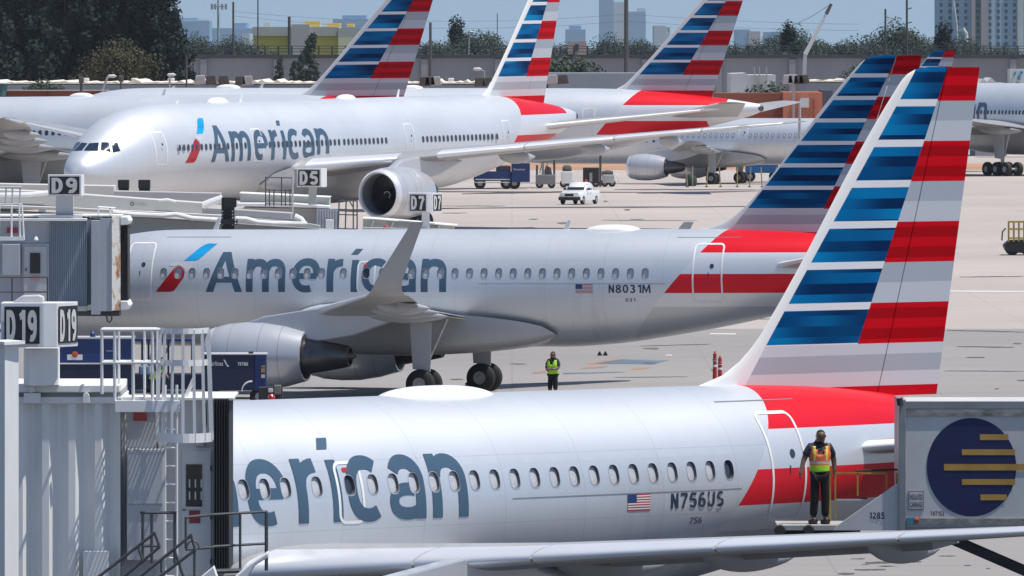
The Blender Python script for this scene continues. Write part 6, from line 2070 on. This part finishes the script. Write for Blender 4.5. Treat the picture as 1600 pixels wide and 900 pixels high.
    fm = MB()
    fm.lathe([(-.02, .004), (-.005, .014), (.02, .010), (.03, .004)], (h.x, h.y - .098, h.z - .012), 'z', 8)
    for s_ in (-1, 1): fm.lathe([(-.01, .006), (0, .026), (.01, .022)], (h.x + s_ * .09, h.y + .01, h.z - .01), 'x', 8)
    fm.build('nose_and_ears', SK, body, smooth=True)
    em = MB()
    for s_ in (-1, 1): em.lathe([(-.006, .002), (0, .012), (.004, .012)], (h.x + s_ * .032, h.y - .088, h.z + .012), 'y', 8)
    em.lathe([(-.003, .004), (0, .020), (.003, .018)], (h.x, h.y - .088, h.z - .052), 'y', 8)
    em.build('eyes_and_mouth', HAIR, body, smooth=True)
    # hands with five fingers
    for s_ in 'LR':
        w, d = Vector(P['wr' + s_]), Vector(P['hd' + s_])
        ax = (d - w).normalized(); sx = 1 if s_ == 'L' else -1
        side = ax.cross(Vector((sx, 0, 0))).normalized()
        out_n = side.cross(ax).normalized()
        pts, ed, rr = [tuple(w), tuple(d)], [(0, 1)], [.026, (.034, .020)]
        for k in range(4):
            b0 = d + side * (.026 - .0175 * k); L = (.062, .072, .068, .052)[k]
            m1 = b0 + ax * L * .55; m2 = m1 + (ax * .8 - out_n * .35).normalized() * L * .5
            o = len(pts); pts += [tuple(b0), tuple(m1), tuple(m2)]; ed += [(1, o), (o, o + 1), (o + 1, o + 2)]; rr += [.0095, .0088, .0075]
        b0 = w.lerp(d, .5) + side * .032; m1 = b0 + (ax * .8 + side * .6).normalized() * .04; m2 = m1 + ax * .03
        o = len(pts); pts += [tuple(b0), tuple(m1), tuple(m2)]; ed += [(0, o), (o, o + 1), (o + 1, o + 2)]; rr += [.012, .0105, .009]
        skin_obj('glove' if bag == 'gloves' else 'hand', pts, ed, rr, NAVY if bag == 'gloves' else SK, root, sub=1)
    for s_ in 'LR':
        a, t = Vector(P['an' + s_]), Vector(P['to' + s_])
        heel = a + Vector((0, .05, -.055))
        skin_obj('shoe', [tuple(a + Vector((0, 0, .01))), tuple(heel), tuple(a.lerp(t, .6) + Vector((0, 0, -.01))), tuple(t)], [(0, 1), (0, 2), (2, 3)], [.085, .075, .080, .070], SHOE, root, sub=1)
    return root

# ---------------------------------------------------------------- catering truck at the near airliner
TM = {}
TM['box'] = mat('truck_box_grey', (.56, .56, .55), .6, .05, 0, .12, .7, (1, 1, .5))
TM['trim'] = mat('truck_trim', (.25, .265, .28), .55, .1, 0, .15, 1.5)
TM['circle'] = mat('truck_logo_navy', (.008, .014, .075), .55, 0, 0, .3, 1.2)
TM['gold'] = mat('truck_logo_gold', (.47, .27, .055), .6, 0, 0, .2, 1.5)
TM['yellow'] = mat('safety_yellow', (.44, .27, .045), .6, 0, 0, .25, 3)
TM['dirty'] = mat('dirty_rub_rail', (.26, .25, .235), .8, 0, 0, .6, 3.0, (1, 1, 2))
TM['orange'] = mat('orange_lamp', (.55, .10, .02), .4, 0, .2, .1, 5)
TM['blue'] = mat('gse_blue', (.006, .030, .14), .45, 0, .15, .2, .8)
TM['blue2'] = mat('gse_dark_blue', (.004, .012, .045), .5, 0, .1, .25, .8)
TM['grime'] = mat('dark_chassis', (.03, .03, .032), .8, 0, 0, .3, 2)
Zt = 203.0
ct = thing('catering_truck', 'grey catering truck with raised box, navy circle and gold bars at the right edge', 'truck', base_at(1560, Zt))
X = lambda px, Z=203.0: (px - 800) / F * Z
zz = lambda py, Z=203.0: H - (py - YH) / F * Z
bx0, bx1 = X(1407), X(1407) + 6.2
zb, zt = zz(832), zz(627)
MB().box(bx0, bx1, Zt, Zt + 2.4, zb, zt).build('cargo_box', TM['box'], ct)
MB().box(bx0 - .03, bx0 + .10, Zt - .035, Zt + 2.43, zb - .02, zt + .03).build('corner_post', TM['trim'], ct, bevel=.01)
MB().box(bx0 + .10, bx1, Zt - .03, Zt - .004, zz(638), zz(627.5)).build('top_rail', TM['trim'], ct)
MB().box(bx0 + .10, bx1, Zt - .028, Zt - .004, zz(650), zz(640)).build('scuffed_band', TM['dirty'], ct)
MB().box(bx0 + .10, bx1, Zt - .03, Zt - .004, zz(820), zz(810)).build('rub_rail', TM['dirty'], ct)
MB().box(bx0 + .10, bx1, Zt - .02, Zt - .004, zz(832), zz(823)).build('bottom_rail', TM['trim'], ct)
cx, cz, cr_ = X(1518), zz(730), (X(1588) - X(1448)) / 2
zr = (zz(653) - zz(807)) / 2
disc = [(cx + cr_ * math.cos(2 * math.pi * k / 64), cz + zr * math.sin(2 * math.pi * k / 64)) for k in range(64)]
MB().add([(a, Zt - .008, b) for a, b in disc], [tuple(range(64))]).build('navy_circle', TM['circle'], ct, recalc=False)
for (x0, x1, y0, y1) in ((1531, 1575, 678.5, 687.5), (1503, 1586, 702, 711), (1475, 1640, 725, 735), (1503, 1586, 748.5, 757.5), (1532, 1573, 772.5, 781.5)):
    MB().add([(X(x0), Zt - .014, zz(y1)), (X(x1), Zt - .014, zz(y1)), (X(x1), Zt - .014, zz(y0)), (X(x0), Zt - .014, zz(y0))], [(0, 1, 2, 3)]).build('gold_bar', TM['gold'], ct, recalc=False)
MB().box(X(1419), X(1443.5), Zt - .016, Zt - .004, zz(797), zz(767)).build('notice_plate', TM['trim'], ct)
MB().box(X(1421), X(1441.5), Zt - .020, Zt - .0165, zz(795), zz(769)).build('notice_face', TM['box'], ct)
flat_text('INSULATED', (X(1422), Zt - .023, zz(781)), (1, 0, 0), (0, 0, 1), X(1441) - X(1422), .105, .02).build('notice_text', TM['grime'], ct, recalc=False)
flat_text('CARRIAGE', (X(1422), Zt - .023, zz(793)), (1, 0, 0), (0, 0, 1), X(1441) - X(1422), .105, .02).build('notice_text', TM['grime'], ct, recalc=False)
flat_number('747152', (X(1454), Zt - .012, zz(806)), (1, 0, 0), (0, 0, 1), X(1475) - X(1454), .085, .18).build('fleet_number', TM['grime'], ct, recalc=False)
MB().box(X(1417), X(1428), Zt - .045, Zt - .031, zz(819), zz(809)).build('teal_reflector', mat('teal_reflector', (.05, .25, .30), .4), ct)
MB().lathe([(-.04, .001), (-.03, .04), (0, .05)], (X(1432), Zt - .03, zz(812)), 'y', 12).build('side_lamp', TM['orange'], ct, smooth=True)
MB().tube([(X(1405), Zt - .06, zz(622)), (X(1407), Zt - .06, zz(633))], .06, 8).build('hinge_roller', TM['grime'], ct)
# front platform with slanted side panel and yellow rails
MB().prism([(X(1302), zz(829)), (X(1407), zz(829)), (X(1407), zz(752)), (X(1357), zz(787)), (X(1310), zz(820))], Zt + .05, Zt + .10, 'y').build('side_panel', TM['box'], ct, bevel=.006)
flat_number('1285', (X(1359), Zt + .045, zz(811)), (1, 0, 0), (0, 0, 1), X(1382) - X(1359), .125, .18).build('truck_number', TM['circle'], ct, recalc=False)
MB().box(X(1215), X(1407), Zt + .12, Zt + 2.1, zz(829), zz(821.5)).build('platform', mat('platform_plate', (.42, .41, .39), .6, .2, 0, .2, 2), ct)
MB().box(X(1222), X(1345), Zt + .2, Zt + 1.9, zz(836), zz(829.5)).build('platform_beam', TM['grime'], ct)
for x in (1219, 1264):
    MB().lathe([(-.05, .001), (-.05, .09), (0, .11), (.05, .09), (.05, .001)], (X(x), Zt + .1, zz(829)), 'y', 14).build('bumper_roller', TM['grime'], ct, smooth=True)
for x in (1306, 1341, 1386):
    yb = {1306: 810, 1341: 776, 1386: 765}[x]
    MB().bar((X(x), Zt + .3, zz(740)), (X(x), Zt + .3, zz(yb)), .032).build('yellow_post', TM['yellow'], ct)
MB().bar((X(1306), Zt + .3, zz(740.5)), (X(1387), Zt + .3, zz(740.5)), .032).build('yellow_rail', TM['yellow'], ct)
MB().bar((X(1302), Zt + 1.9, zz(741)), (X(1302), Zt + 1.9, zz(821)), .03).build('yellow_post', TM['yellow'], ct)
MB().bar((X(1306), Zt + .3, zz(782)), (X(1352), Zt + .3, zz(782)), .028).build('pale_rail', TM['box'], ct)
MB().bar((X(1402), Zt + .3, zz(740)), (X(1402), Zt + .3, zz(756)), .032).build('yellow_post', TM['yellow'], ct)
MB().tube([(X(1338), Zt + .6, zz(737.5)), (X(1407), Zt + .6, zz(735.5))], .02, 6).build('dark_rail', TM['grime'], ct)
MB().bar((X(1340), Zt + .35, zz(780)), (X(1356), Zt + .35, zz(780)), .03).build('step_edge', TM['grime'], ct)
# lift and chassis below
for s_ in (0, 1):
    yy = Zt + .35 + s_ * 1.5
    MB().bar((bx0 + .6, yy, zb), (bx1 - .6, yy, 1.1), .16).build('scissor_arm', TM['grime'], ct)
    MB().bar((bx1 - .6, yy + .2, zb), (bx0 + .6, yy + .2, 1.1), .16).build('scissor_arm', TM['grime'], ct)
MB().box(bx0 - 1.6, bx1, Zt + .4, Zt + 2.0, .75, 1.05).build('chassis', TM['grime'], ct)
MB().prism([(bx0 - 2.6, .7), (bx0 - .2, .7), (bx0 - .2, 2.0), (bx0 - 1.8, 2.0), (bx0 - 2.5, 1.5)], Zt + .2, Zt + 2.2, 'y').build('cab', TM['box'], ct, bevel=.05)
wm = wheel_mesh('truck_wheel', .48, .30)
for x in (bx0 - 1.2, bx1 - 1.4):
    for y in (Zt + .35, Zt + 2.05): link('wheel', wm, ct, (x - ORG[ct.name][0], y - ORG[ct.name][1], .48))

person('man in orange and lime safety vest and black trousers standing at the open truck platform', (X(1281, 203.6), 203.75, zz(821.4, 203)), R(8),
       dict(shL=(.185, .01, 1.45), elL=(.28, .06, 1.20), wrL=(.29, .02, .98), hdL=(.285, 0, .90), shR=(-.185, -.01, 1.45), elR=(-.30, -.02, 1.22), wrR=(-.37, -.10, 1.00), hdR=(-.39, -.13, .92),
            knL=(.105, -.01, .50), knR=(-.10, -.03, .50), anR=(-.12, .03, .10), head0=(.01, -.005, 1.56), head=(.02, -.02, 1.655), crown=(.02, -.012, 1.745)), vest_mat('orange_lime_vest', False), bag='gloves')
person('man in lime safety vest and dark shorts standing under the tail of the middle airliner', (W(864, 600, 377).x, 377, 0), R(-25),
       dict(elL=(.24, -.02, 1.20), wrL=(.13, -.22, 1.14), hdL=(.07, -.27, 1.14), elR=(-.25, .0, 1.20), wrR=(-.14, -.20, 1.12), hdR=(-.08, -.26, 1.11)), vest_mat('lime_vest', True), shorts=True, scale=.99)
person('worker in yellow vest bending beside the blue belt loader behind the ladder cage', (W(240, 600, 371).x, 371, 0), R(60),
       dict(waist=(0, -.06, 1.10), chest=(0, -.16, 1.30), neck=(0, -.24, 1.46), head0=(0, -.29, 1.53), head=(0, -.33, 1.62), crown=(0, -.34, 1.69), shL=(.17, -.18, 1.41), shR=(-.17, -.18, 1.41), elL=(.22, -.30, 1.20), wrL=(.18, -.44, 1.05), hdL=(.16, -.50, 1.0), elR=(-.22, -.30, 1.20), wrR=(-.18, -.44, 1.05), hdR=(-.16, -.50, 1.0)), vest_mat('yellow_vest', True))

# ---------------------------------------------------------------- vehicles and kit round the middle airliner
def wheels_at(o, spots, r, w, key):
    me = wheel_mesh('wheel', r, w)
    for x, y in spots: link('wheel', me, o, (x - ORG[o.name][0], y - ORG[o.name][1], r))
Zg = 374.0
gx = lambda px, Z=374.0: (px - 800) / F * Z
gz = lambda py, Z=374.0: H - (py - YH) / F * Z
bl_ = thing('belt_loader', 'long blue belt loader with white line behind the ladder cage', 'loader', base_at(200, Zg))
MB().box(gx(92), gx(208), Zg, Zg + 1.8, .5, gz(527.5)).build('body', TM['blue'], bl_, bevel=.04)
MB().box(gx(90), gx(209), Zg - .05, Zg + 1.85, gz(529.5), gz(527)).build('top_edge', JM['grey'], bl_)
MB().box(gx(92), gx(205), Zg - .04, Zg - .005, gz(569), gz(567)).build('white_line', JM['white'], bl_)
MB().box(gx(92), gx(208), Zg - .02, Zg - .003, .6, gz(569.2)).build('lower_panel', TM['blue2'], bl_)
MB().box(gx(105), gx(129), Zg - .02, Zg - .004, gz(562.5), gz(554)).build('sticker', JM['sign'], bl_)
MB().lathe([(-.03, .001), (-.02, .10), (0, .11)], (gx(117), Zg - .01, gz(554)), 'y', 12).build('sticker_spot', TM['orange'], bl_)
MB().box(gx(208), gx(330), Zg + .4, Zg + 1.6, .5, gz(585)).build('rear_body', TM['blue2'], bl_, bevel=.03)
MB().box(gx(205), gx(300), Zg + .6, Zg + 1.5, gz(534), gz(530)).build('canopy', TM['blue'], bl_, bevel=.02)
for x in (221, 231, 262, 299):
    MB().bar((gx(x), Zg + .7, gz(534)), (gx(x), Zg + .7, gz(586)), .07).build('canopy_post', TM['blue2'], bl_)
MB().box(gx(216), gx(233), Zg + .5, Zg + 1.0, gz(590), gz(572)).build('seat_back', mat('pale_blue_vinyl', (.16, .27, .38), .6), bl_, bevel=.05)
MB().lathe([(0, .10), (.12, .09), (.2, .02)], (gx(144), Zg + .5, gz(527)), 'z', 10).build('beacon', TM['blue'], bl_, smooth=True)
flat_text('American', (gx(166), Zg - .012, gz(549.5)), (1, 0, 0), (0, 0, 1), gx(180) - gx(166), .07, .01).build('title_text', JM['grey'], bl_, recalc=False)
wheels_at(bl_, [(gx(110), Zg + .2), (gx(190), Zg + .2), (gx(110), Zg + 1.6), (gx(190), Zg + 1.6)], .4, .26, 'gse')
cb = thing('ground_power_cart', 'dark blue equipment cart lettered airlines in front of the middle engine', 'cart', base_at(370, 372))
MB().box(gx(318, 372), gx(397, 372), 372, 373.6, .55, gz(554.5, 372)).build('body', TM['blue2'], cb, bevel=.03)
MB().box(gx(397, 372), gx(415.5, 372), 372.05, 373.55, .55, gz(553.5, 372)).build('end_panel', TM['blue'], cb, bevel=.02)
MB().box(gx(316, 372), gx(417, 372), 371.95, 373.65, gz(554.5, 372), gz(552.7, 372)).build('lid', JM['grey'], cb)
flat_text('airlines', (gx(329, 372), 371.985, gz(571.5, 372)), (1, 0, 0), (0, 0, 1), gx(348.5, 372) - gx(329, 372), .16, .012).build('title_text', JM['sign'], cb, recalc=False)
MB().add([(gx(a, 372), 371.985, gz(b, 372)) for a, b in ((349, 561.5), (352, 562.5), (355, 569), (358.5, 573), (355, 572.5), (352.5, 569))], [(0, 1, 2, 3, 4, 5)]).build('tail_mark', JM['sign'], cb, recalc=False)
flat_number('19780', (gx(371.5, 372), 371.985, gz(571.5, 372)), (1, 0, 0), (0, 0, 1), gx(387.5, 372) - gx(371.5, 372), .13, .2).build('cart_number', JM['sign'], cb, recalc=False)
for y0, y1, m in ((571, 574, 'yellow'), (575.5, 582, 'gold'), (585, 590.5, 'box')):
    MB().box(gx(408, 372), gx(414, 372), 372.02, 372.045, gz(y1, 372), gz(y0, 372)).build('label_plate', TM[m], cb)
MB().box(gx(388, 372), gx(395.5, 372), 372.2, 372.5, gz(554, 372), gz(549.5, 372)).build('lid_latch', TM['grime'], cb, bevel=.02)
hose = [(392 + 14 * math.cos(a), 372 * 0 + 612 - 16 * math.sin(a)) for a in [math.pi * (.97 - .5 * i / 12) for i in range(13)]]
for k, (x, y) in enumerate(hose):
    MB().lathe([(-.02, .02), (0, .036), (.02, .02)], (gx(x, 371.8), 371.8, gz(y, 371.8)), 'x', 7).build('chain_link', JM['white'], cb)
wheels_at(cb, [(gx(330, 372), 372.2), (gx(405, 372), 372.2)], .33, .2, 'gse2')
tg = thing('tow_bar', 'small dark tow unit with tools by the blue cart', 'tow bar', base_at(425, 370))
MB().box(gx(404, 370), gx(441, 370), 370, 370.8, .3, gz(605, 370)).build('body', TM['grime'], tg, bevel=.03)
MB().box(gx(419, 370), gx(427, 370), 369.9, 370.3, gz(613, 370), gz(607, 370)).build('battery_box', TM['box'], tg, bevel=.02)
MB().box(gx(428, 370), gx(439, 370), 369.9, 370.5, gz(616, 370), gz(602, 370)).build('tool_box', mat('drab_tool_box', (.16, .15, .13), .7), tg, bevel=.02)
be = thing('beacon_light', 'small red beacon light showing above the near fuselage', 'beacon', base_at(424, 330))
MB().tube([(gx(424, 330), 330, 0), (gx(424, 330), 330, H - (622 - YH) / F * 330)], .03, 8).build('stem', JM['steel'], be)
MB().lathe([(0, .11), (.08, .11), (.13, .07), (.15, .001)], (gx(424, 330), 330, H - (623 - YH) / F * 330), 'z', 14).build('lens', mat('beacon_red', (.55, .01, .015), .25, 0, .4), be, smooth=True)
def candle(label, x, y0, Z):
    o = thing('marker_post', label, 'traffic post', base_at(x, Z), 'red apron marker posts')
    h = H - (y0 - YH) / F * Z
    q = (x - 800) / F * Z
    rd = mat('marker_red', (.42, .022, .015), .6, 0, 0, .12, 3)
    MB().lathe([(.0, .20), (.05, .20), (.06, .085), (h * .93, .065), (h * .95, .03), (h, .03)], (q, Z, 0), 'z', 14).build('post', rd, o, smooth=True)
    for k in (.52, .70):
        MB().lathe([(h * k, .082), (h * (k + .07), .080)], (q, Z, 0), 'z', 14).build('reflective_band', JM['sign'], o, smooth=True)
    MB().lathe([(h * .72, .083), (h * .76, .083)], (q, Z, 0), 'z', 14).build('dark_band', JM['black'], o, smooth=True)
candle('taller red marker post with pale bands left of the near tail root', 1117, 549, 397)
candle('shorter red marker post with pale bands left of the near tail root', 1125, 556, 396)
ck = thing('wheel_chock', 'pair of black wheel chocks on the apron beside the blue paint', 'chock', base_at(940, 433))
for x in (937, 946):
    MB().prism([(gx(x - 4, 433), 0), (gx(x + 4, 433), 0), (gx(x + 1, 433), .17), (gx(x - 1, 433), .17)], 433, 433.3, 'y').build('wedge', M['black'], ck, bevel=.03)
MB().tube([(gx(937, 433), 433.1, .1), (gx(941, 433), 433.05, .02), (gx(946, 433), 433.1, .1)], .012, 5).build('rope', JM['steel'], ck)

oc = thing('wheel_chock', 'small orange-brown chock left of the middle airliner wheels', 'chock', base_at(735, 392))
MB().prism([(gx(725, 392), 0), (gx(746, 392), 0), (gx(744, 392), .26), (gx(729, 392), .22)], 392, 392.4, 'y').build('wedge', mat('chock_orange', (.30, .10, .05), .7), oc, bevel=.03)
MB().tube([(gx(727, 392), 391.98, .16), (gx(735, 392), 391.9, .30), (gx(743, 392), 391.98, .18)], .02, 6).build('handle', JM['steel'], oc)
# ---------------------------------------------------------------- far apron vehicles
pk = thing('pickup_truck', 'white pickup truck driving on the open apron', 'pickup truck')
ORG[pk.name] = (0, 0, 0)
WP = mat('pickup_white', (.74, .74, .73), .3, 0, .5, .03, 2)
GL = mat('car_glass', (.015, .022, .03), .08, 0, .4, .1)
DK = mat('dark_plastic', (.02, .021, .023), .6, 0, 0, .15, 6)
def body_sections(secs, mb):
    """secs: list of (x, half width bottom, half width top, z0, z1)"""
    rings = []
    for x, wb_, wt, z0, z1 in secs:
        c = .06
        rings.append([(x, -wb_, z0), (x, -wb_, lerp(z0, z1, .6)), (x, -wt, z1 - c), (x, -wt + c, z1), (x, wt - c, z1), (x, wt, z1 - c), (x, wb_, lerp(z0, z1, .6)), (x, wb_, z0)])
    mb.loft(rings, cap0=True, cap1=True)
mb = MB(); body_sections([(-2.55, .70, .60, .42, .78), (-2.45, .84, .74, .36, .93), (-2.0, .90, .80, .34, 1.02), (-1.2, .91, .83, .34, 1.08), (-.6, .91, .84, .34, 1.10), (1.0, .91, .84, .34, 1.10), (2.35, .91, .86, .38, 1.12), (2.6, .88, .84, .46, 1.10)], mb)
bodyo = mb.build('body', WP, pk, smooth=True, angle=40)
mb = MB(); body_sections([(-1.0, .78, .70, 1.08, 1.10), (-.35, .78, .64, 1.09, 1.68), (.3, .78, .64, 1.09, 1.73), (.95, .78, .65, 1.09, 1.68), (1.1, .78, .68, 1.09, 1.12)], mb)
mb.build('cabin', WP, pk, smooth=True, angle=40)
MB().add([(-.98, -.70, 1.13), (-.98, .70, 1.13), (-.40, .60, 1.62), (-.40, -.60, 1.62)], [(0, 1, 2, 3)]).build('windscreen', GL, pk)
for s_ in (-1, 1):
    MB().add([(-.62, s_ * .795, 1.16), (.22, s_ * .795, 1.16), (.22, s_ * .705, 1.58), (-.36, s_ * .705, 1.58)], [(0, 1, 2, 3)]).build('side_window', GL, pk)
    MB().add([(.32, s_ * .795, 1.16), (.85, s_ * .795, 1.16), (.78, s_ * .705, 1.56), (.32, s_ * .705, 1.58)], [(0, 1, 2, 3)]).build('side_window', GL, pk)
    MB().box(-2.52, -2.30, s_ * .52 - .16, s_ * .52 + .16, .72, .90).build('headlight', mat('headlamp', (.55, .57, .58), .15, 0, .5), pk, bevel=.03)
    MB().box(-.68, -.5, s_ * .98 - .1, s_ * .98 + .1, 1.12, 1.28).build('wing_mirror', DK, pk, bevel=.03)
    MB().box(-.05, .15, s_ * .925 - .01, s_ * .925 + .01, .86, .90).build('door_handle', DK, pk)
    pwm = wheel_mesh('pickup_wheel', .36, .25)
    for x in (-1.65, 1.55): link('wheel', pwm, pk, (x, s_ * .80, .36))
MB().box(-2.60, -2.40, -.36, .36, .66, .86).build('grille', DK, pk, bevel=.02)
MB().prism([(-2.66, .34), (-2.30, .34), (-2.30, .62), (-2.66, .60)], -.86, .86, 'y').build('bumper', DK, pk, bevel=.04)
MB().box(1.18, 2.52, -.72, .72, 1.06, 1.124).build('load_bed', DK, pk)
pk.location = ((905 - 800) / F * 846, 846, 0); pk.rotation_euler = (0, 0, R(72))
pk.scale = (1.0, 1.0, 1.0)

def gse_box(name, label, cat, x0, x1, y0, Z, dep, m, extra=None, zb=.35):
    o = thing(name, label, cat, base_at((x0 + x1) / 2, Z))
    a, b = W(x0, y0, Z), W(x1, y0, Z)
    MB().box(a.x, b.x, Z, Z + dep, zb, a.z).build('body', m, o, bevel=.05)
    wheels_at(o, [(lerp(a.x, b.x, .2), Z + .15), (lerp(a.x, b.x, .8), Z + .15), (lerp(a.x, b.x, .2), Z + dep - .15), (lerp(a.x, b.x, .8), Z + dep - .15)], .33, .2, name)
    return o, a, b
bt = thing('box_truck', 'blue service truck under the big outer wing', 'truck', base_at(790, 935))
q = lambda px: (px - 800) / F * 935
MB().box(q(799), q(828), 935, 938, .6, H - (255 - YH) / F * 935).build('cargo_box', TM['blue'], bt, bevel=.05)
MB().box(q(740), q(799), 935.2, 937.8, .7, H - (268 - YH) / F * 935).build('flat_bed', TM['blue'], bt, bevel=.05)
MB().box(q(775), q(798), 935.3, 937.6, 1.0, H - (259 - YH) / F * 935).build('cab', TM['blue'], bt, bevel=.1)
MB().box(q(778), q(796), 935.22, 935.29, H - (266 - YH) / F * 935, H - (261 - YH) / F * 935).build('side_window', GL, bt)
for y in (281, 285.5):
    MB().box(q(742), q(797), 935.12, 935.19, H - (y - YH) / F * 935, H - (y - 1.2 - YH) / F * 935).build('white_stripe', JM['sign'], bt)
flat_text('American', (q(802), 934.96, H - (266 - YH) / F * 935), (1, 0, 0), (0, 0, 1), 1.0, .16).build('title_text', JM['sign'], bt, recalc=False)
wheels_at(bt, [(q(791), 935.4), (q(804), 935.4), (q(750), 935.4), (q(791), 937.4), (q(804), 937.4), (q(750), 937.4)], .5, .3, 'bt')
o, a, b = gse_box('equipment_trailer', 'grey open trailer with machinery right of the blue service truck', 'trailer', 837, 868, 273, 940, 2.0, mat('gse_grey', (.22, .225, .235), .6, 0, 0, .15, 1), zb=.35)
for x, y0 in ((839, 258), (866, 250)):
    MB().bar(W(x, y0, 940.5), W(x, 275, 940.5), .18).build('frame_post', BM['pole'], o)
MB().prism([(W(850, 0, 940).x, W(0, 274, 940).z), (W(863, 0, 940).x, W(0, 274, 940).z), (W(861, 0, 940).x, W(0, 262, 940).z), (W(853, 0, 940).x, W(0, 258, 940).z)], 940.3, 941.3, 'y').build('machine', BM['pole'], o, bevel=.06)
o, a, b = gse_box('air_starter', 'pale upright unit with dark top behind the white pickup', 'ground unit', 877, 895, 268, 945, 1.2, JM['white'])
MB().lathe([(-.4, .30), (-.2, .42), (.2, .42), (.4, .3)], tuple(W(886, 265.5, 945.6)), 'x', 12).build('dark_top', BM['pole'], o, smooth=True)
o, a, b = gse_box('generator_unit', 'black upright generator unit with red mark right of the pickup', 'ground unit', 911, 936, 262, 948, 1.6, DK)
MB().box(*[W(x, 0, 947.9).x for x in (914, 918)], 947.86, 947.98, W(0, 285, 948).z, W(0, 280, 948).z).build('red_mark', TM['orange'], o)
MB().box(*[W(x, 0, 947.9).x for x in (921, 925.5)], 947.86, 947.98, W(0, 284, 948).z, W(0, 270, 948).z).build('grey_door', JM['under'], o)
MB().bar(W(938, 243, 948.2), W(938, 292, 948.2), .2).build('mast', BM['pole'], o)
o, a, b = gse_box('lavatory_cart', 'pale grey low cart at the right of the black generator', 'cart', 941, 960, 273, 950, 1.3, JM['grey'])
MB().lathe([(-.5, .22), (0, .3), (.5, .22)], tuple(W(949, 271, 950.6)), 'x', 12).build('tank', BM['pole'], o, smooth=True)
pts = [W(960 + 7 * math.sin(t), 290 - 9 * (1 - math.cos(t)), 950.2) for t in [math.pi * i / 10 for i in range(11)]]
MB().tube(pts, .05, 6).build('hose', JM['white'], o)
for k, x in enumerate((1074, 1082, 1104, 1126, 1152, 1171, 1191, 1213)):
    Z = F * H / (292.5 - YH) if k != 1 else F * H / (291 - YH)
    w_ = thing('apron_stake', ['leftmost', 'second', 'third', 'fourth', 'fifth', 'sixth', 'seventh', 'rightmost'][k] + ' of the thin stakes standing before the distant airliner', 'stake', base_at(x, Z), 'thin stakes before the distant airliner')
    MB().tube([(ORG[w_.name][0], Z, 0), (ORG[w_.name][0] + .12 * ((k % 3) - 1), Z, 1.75)], .06, 6).build('shaft', mat('stake_tan', (.33, .27, .16), .8), w_)
    MB().lathe([(0, .16), (.06, .16), (.08, .02)], (ORG[w_.name][0], Z, 0), 'z', 10).build('base', DK, w_)
bg_ = thing('waste_drum', 'dark green bagged drum beside the stakes at the distant wheels', 'drum', base_at(1080, 955))
MB().lathe([(0, .42), (.25, .52), (.6, .50), (.85, .40), (1.0, .15), (1.02, .001)], (W(1080, 0, 955).x, 955, 0), 'z', 14).build('drum', mat('dark_green_bag', (.02, .05, .035), .6, 0, 0, .3, 4), bg_, smooth=True)
tb_ = thing('tow_tractor', 'low blue tow tractor behind the distant wheels', 'tractor', base_at(1190, 985))
MB().box(W(1165, 0, 985).x, W(1216, 0, 985).x, 985, 987, .8, W(0, 256.5, 985).z).build('body', mat('bright_blue', (.01, .13, .36), .5, 0, .1), tb_, bevel=.08)
wheels_at(tb_, [(W(1172, 0, 985).x, 985.2), (W(1210, 0, 985).x, 985.2)], .5, .3, 'tt')
ye = thing('maintenance_stand', 'yellow railed maintenance stand with dark base at the right edge', 'work stand', base_at(1590, 640))
zx = lambda px: (px - 800) / F * 640
zy = lambda py: H - (py - YH) / F * 640
YM = mat('stand_yellow', (.40, .27, .05), .6, 0, 0, .25, 2)
for x in (1576, 1584, 1592, 1600, 1610):
    MB().bar((zx(x), 640, zy(346)), (zx(x), 640, zy(378)), .10).build('post', YM, ye)
for y in (346.5, 358, 372):
    MB().bar((zx(1575), 639.9, zy(y)), (zx(1640), 639.9, zy(y)), .10).build('rail', YM, ye)
MB().prism([(zx(1569), zy(384)), (zx(1578), zy(376)), (zx(1640), zy(374)), (zx(1640), zy(398)), (zx(1574), zy(394))], 640, 643, 'y').build('base', DK, ye, bevel=.1)
MB().tube([(zx(1566), 640.5, zy(376)), (zx(1567), 640.5, zy(362)), (zx(1572), 640.5, zy(357))], .05, 6).build('hose', JM['steel'], ye)
wheels_at(ye, [(zx(1582), 640.3), (zx(1606), 640.3)], .45, .3, 'ms')
for k in range(2):
    MB().bar((zx(1582 + k * 24), 641, 0.4), (zx(1582 + k * 24), 641, zy(392)), .3).build('leg', DK, ye)

# ---------------------------------------------------------------- haze: a closed box of pale air over the whole place, sky outside
HZ = bpy.data.materials.new('pale_haze')
HZ.use_nodes = True
ht = HZ.node_tree
ht.nodes.clear()
hv = ht.nodes.new('ShaderNodeVolumePrincipled')
hv.inputs['Color'].default_value = (0.80, 0.90, 1.0, 1)
hv.inputs['Density'].default_value = 0.000022
hv.inputs['Anisotropy'].default_value = 0.0
ho = ht.nodes.new('ShaderNodeOutputMaterial')
ht.links.new(hv.outputs[0], ho.inputs['Volume'])
hz = MB().box(-4000, 4000, -350, 21000, -1.0, 330.0).build('haze', HZ)
struct(hz, 'stuff')
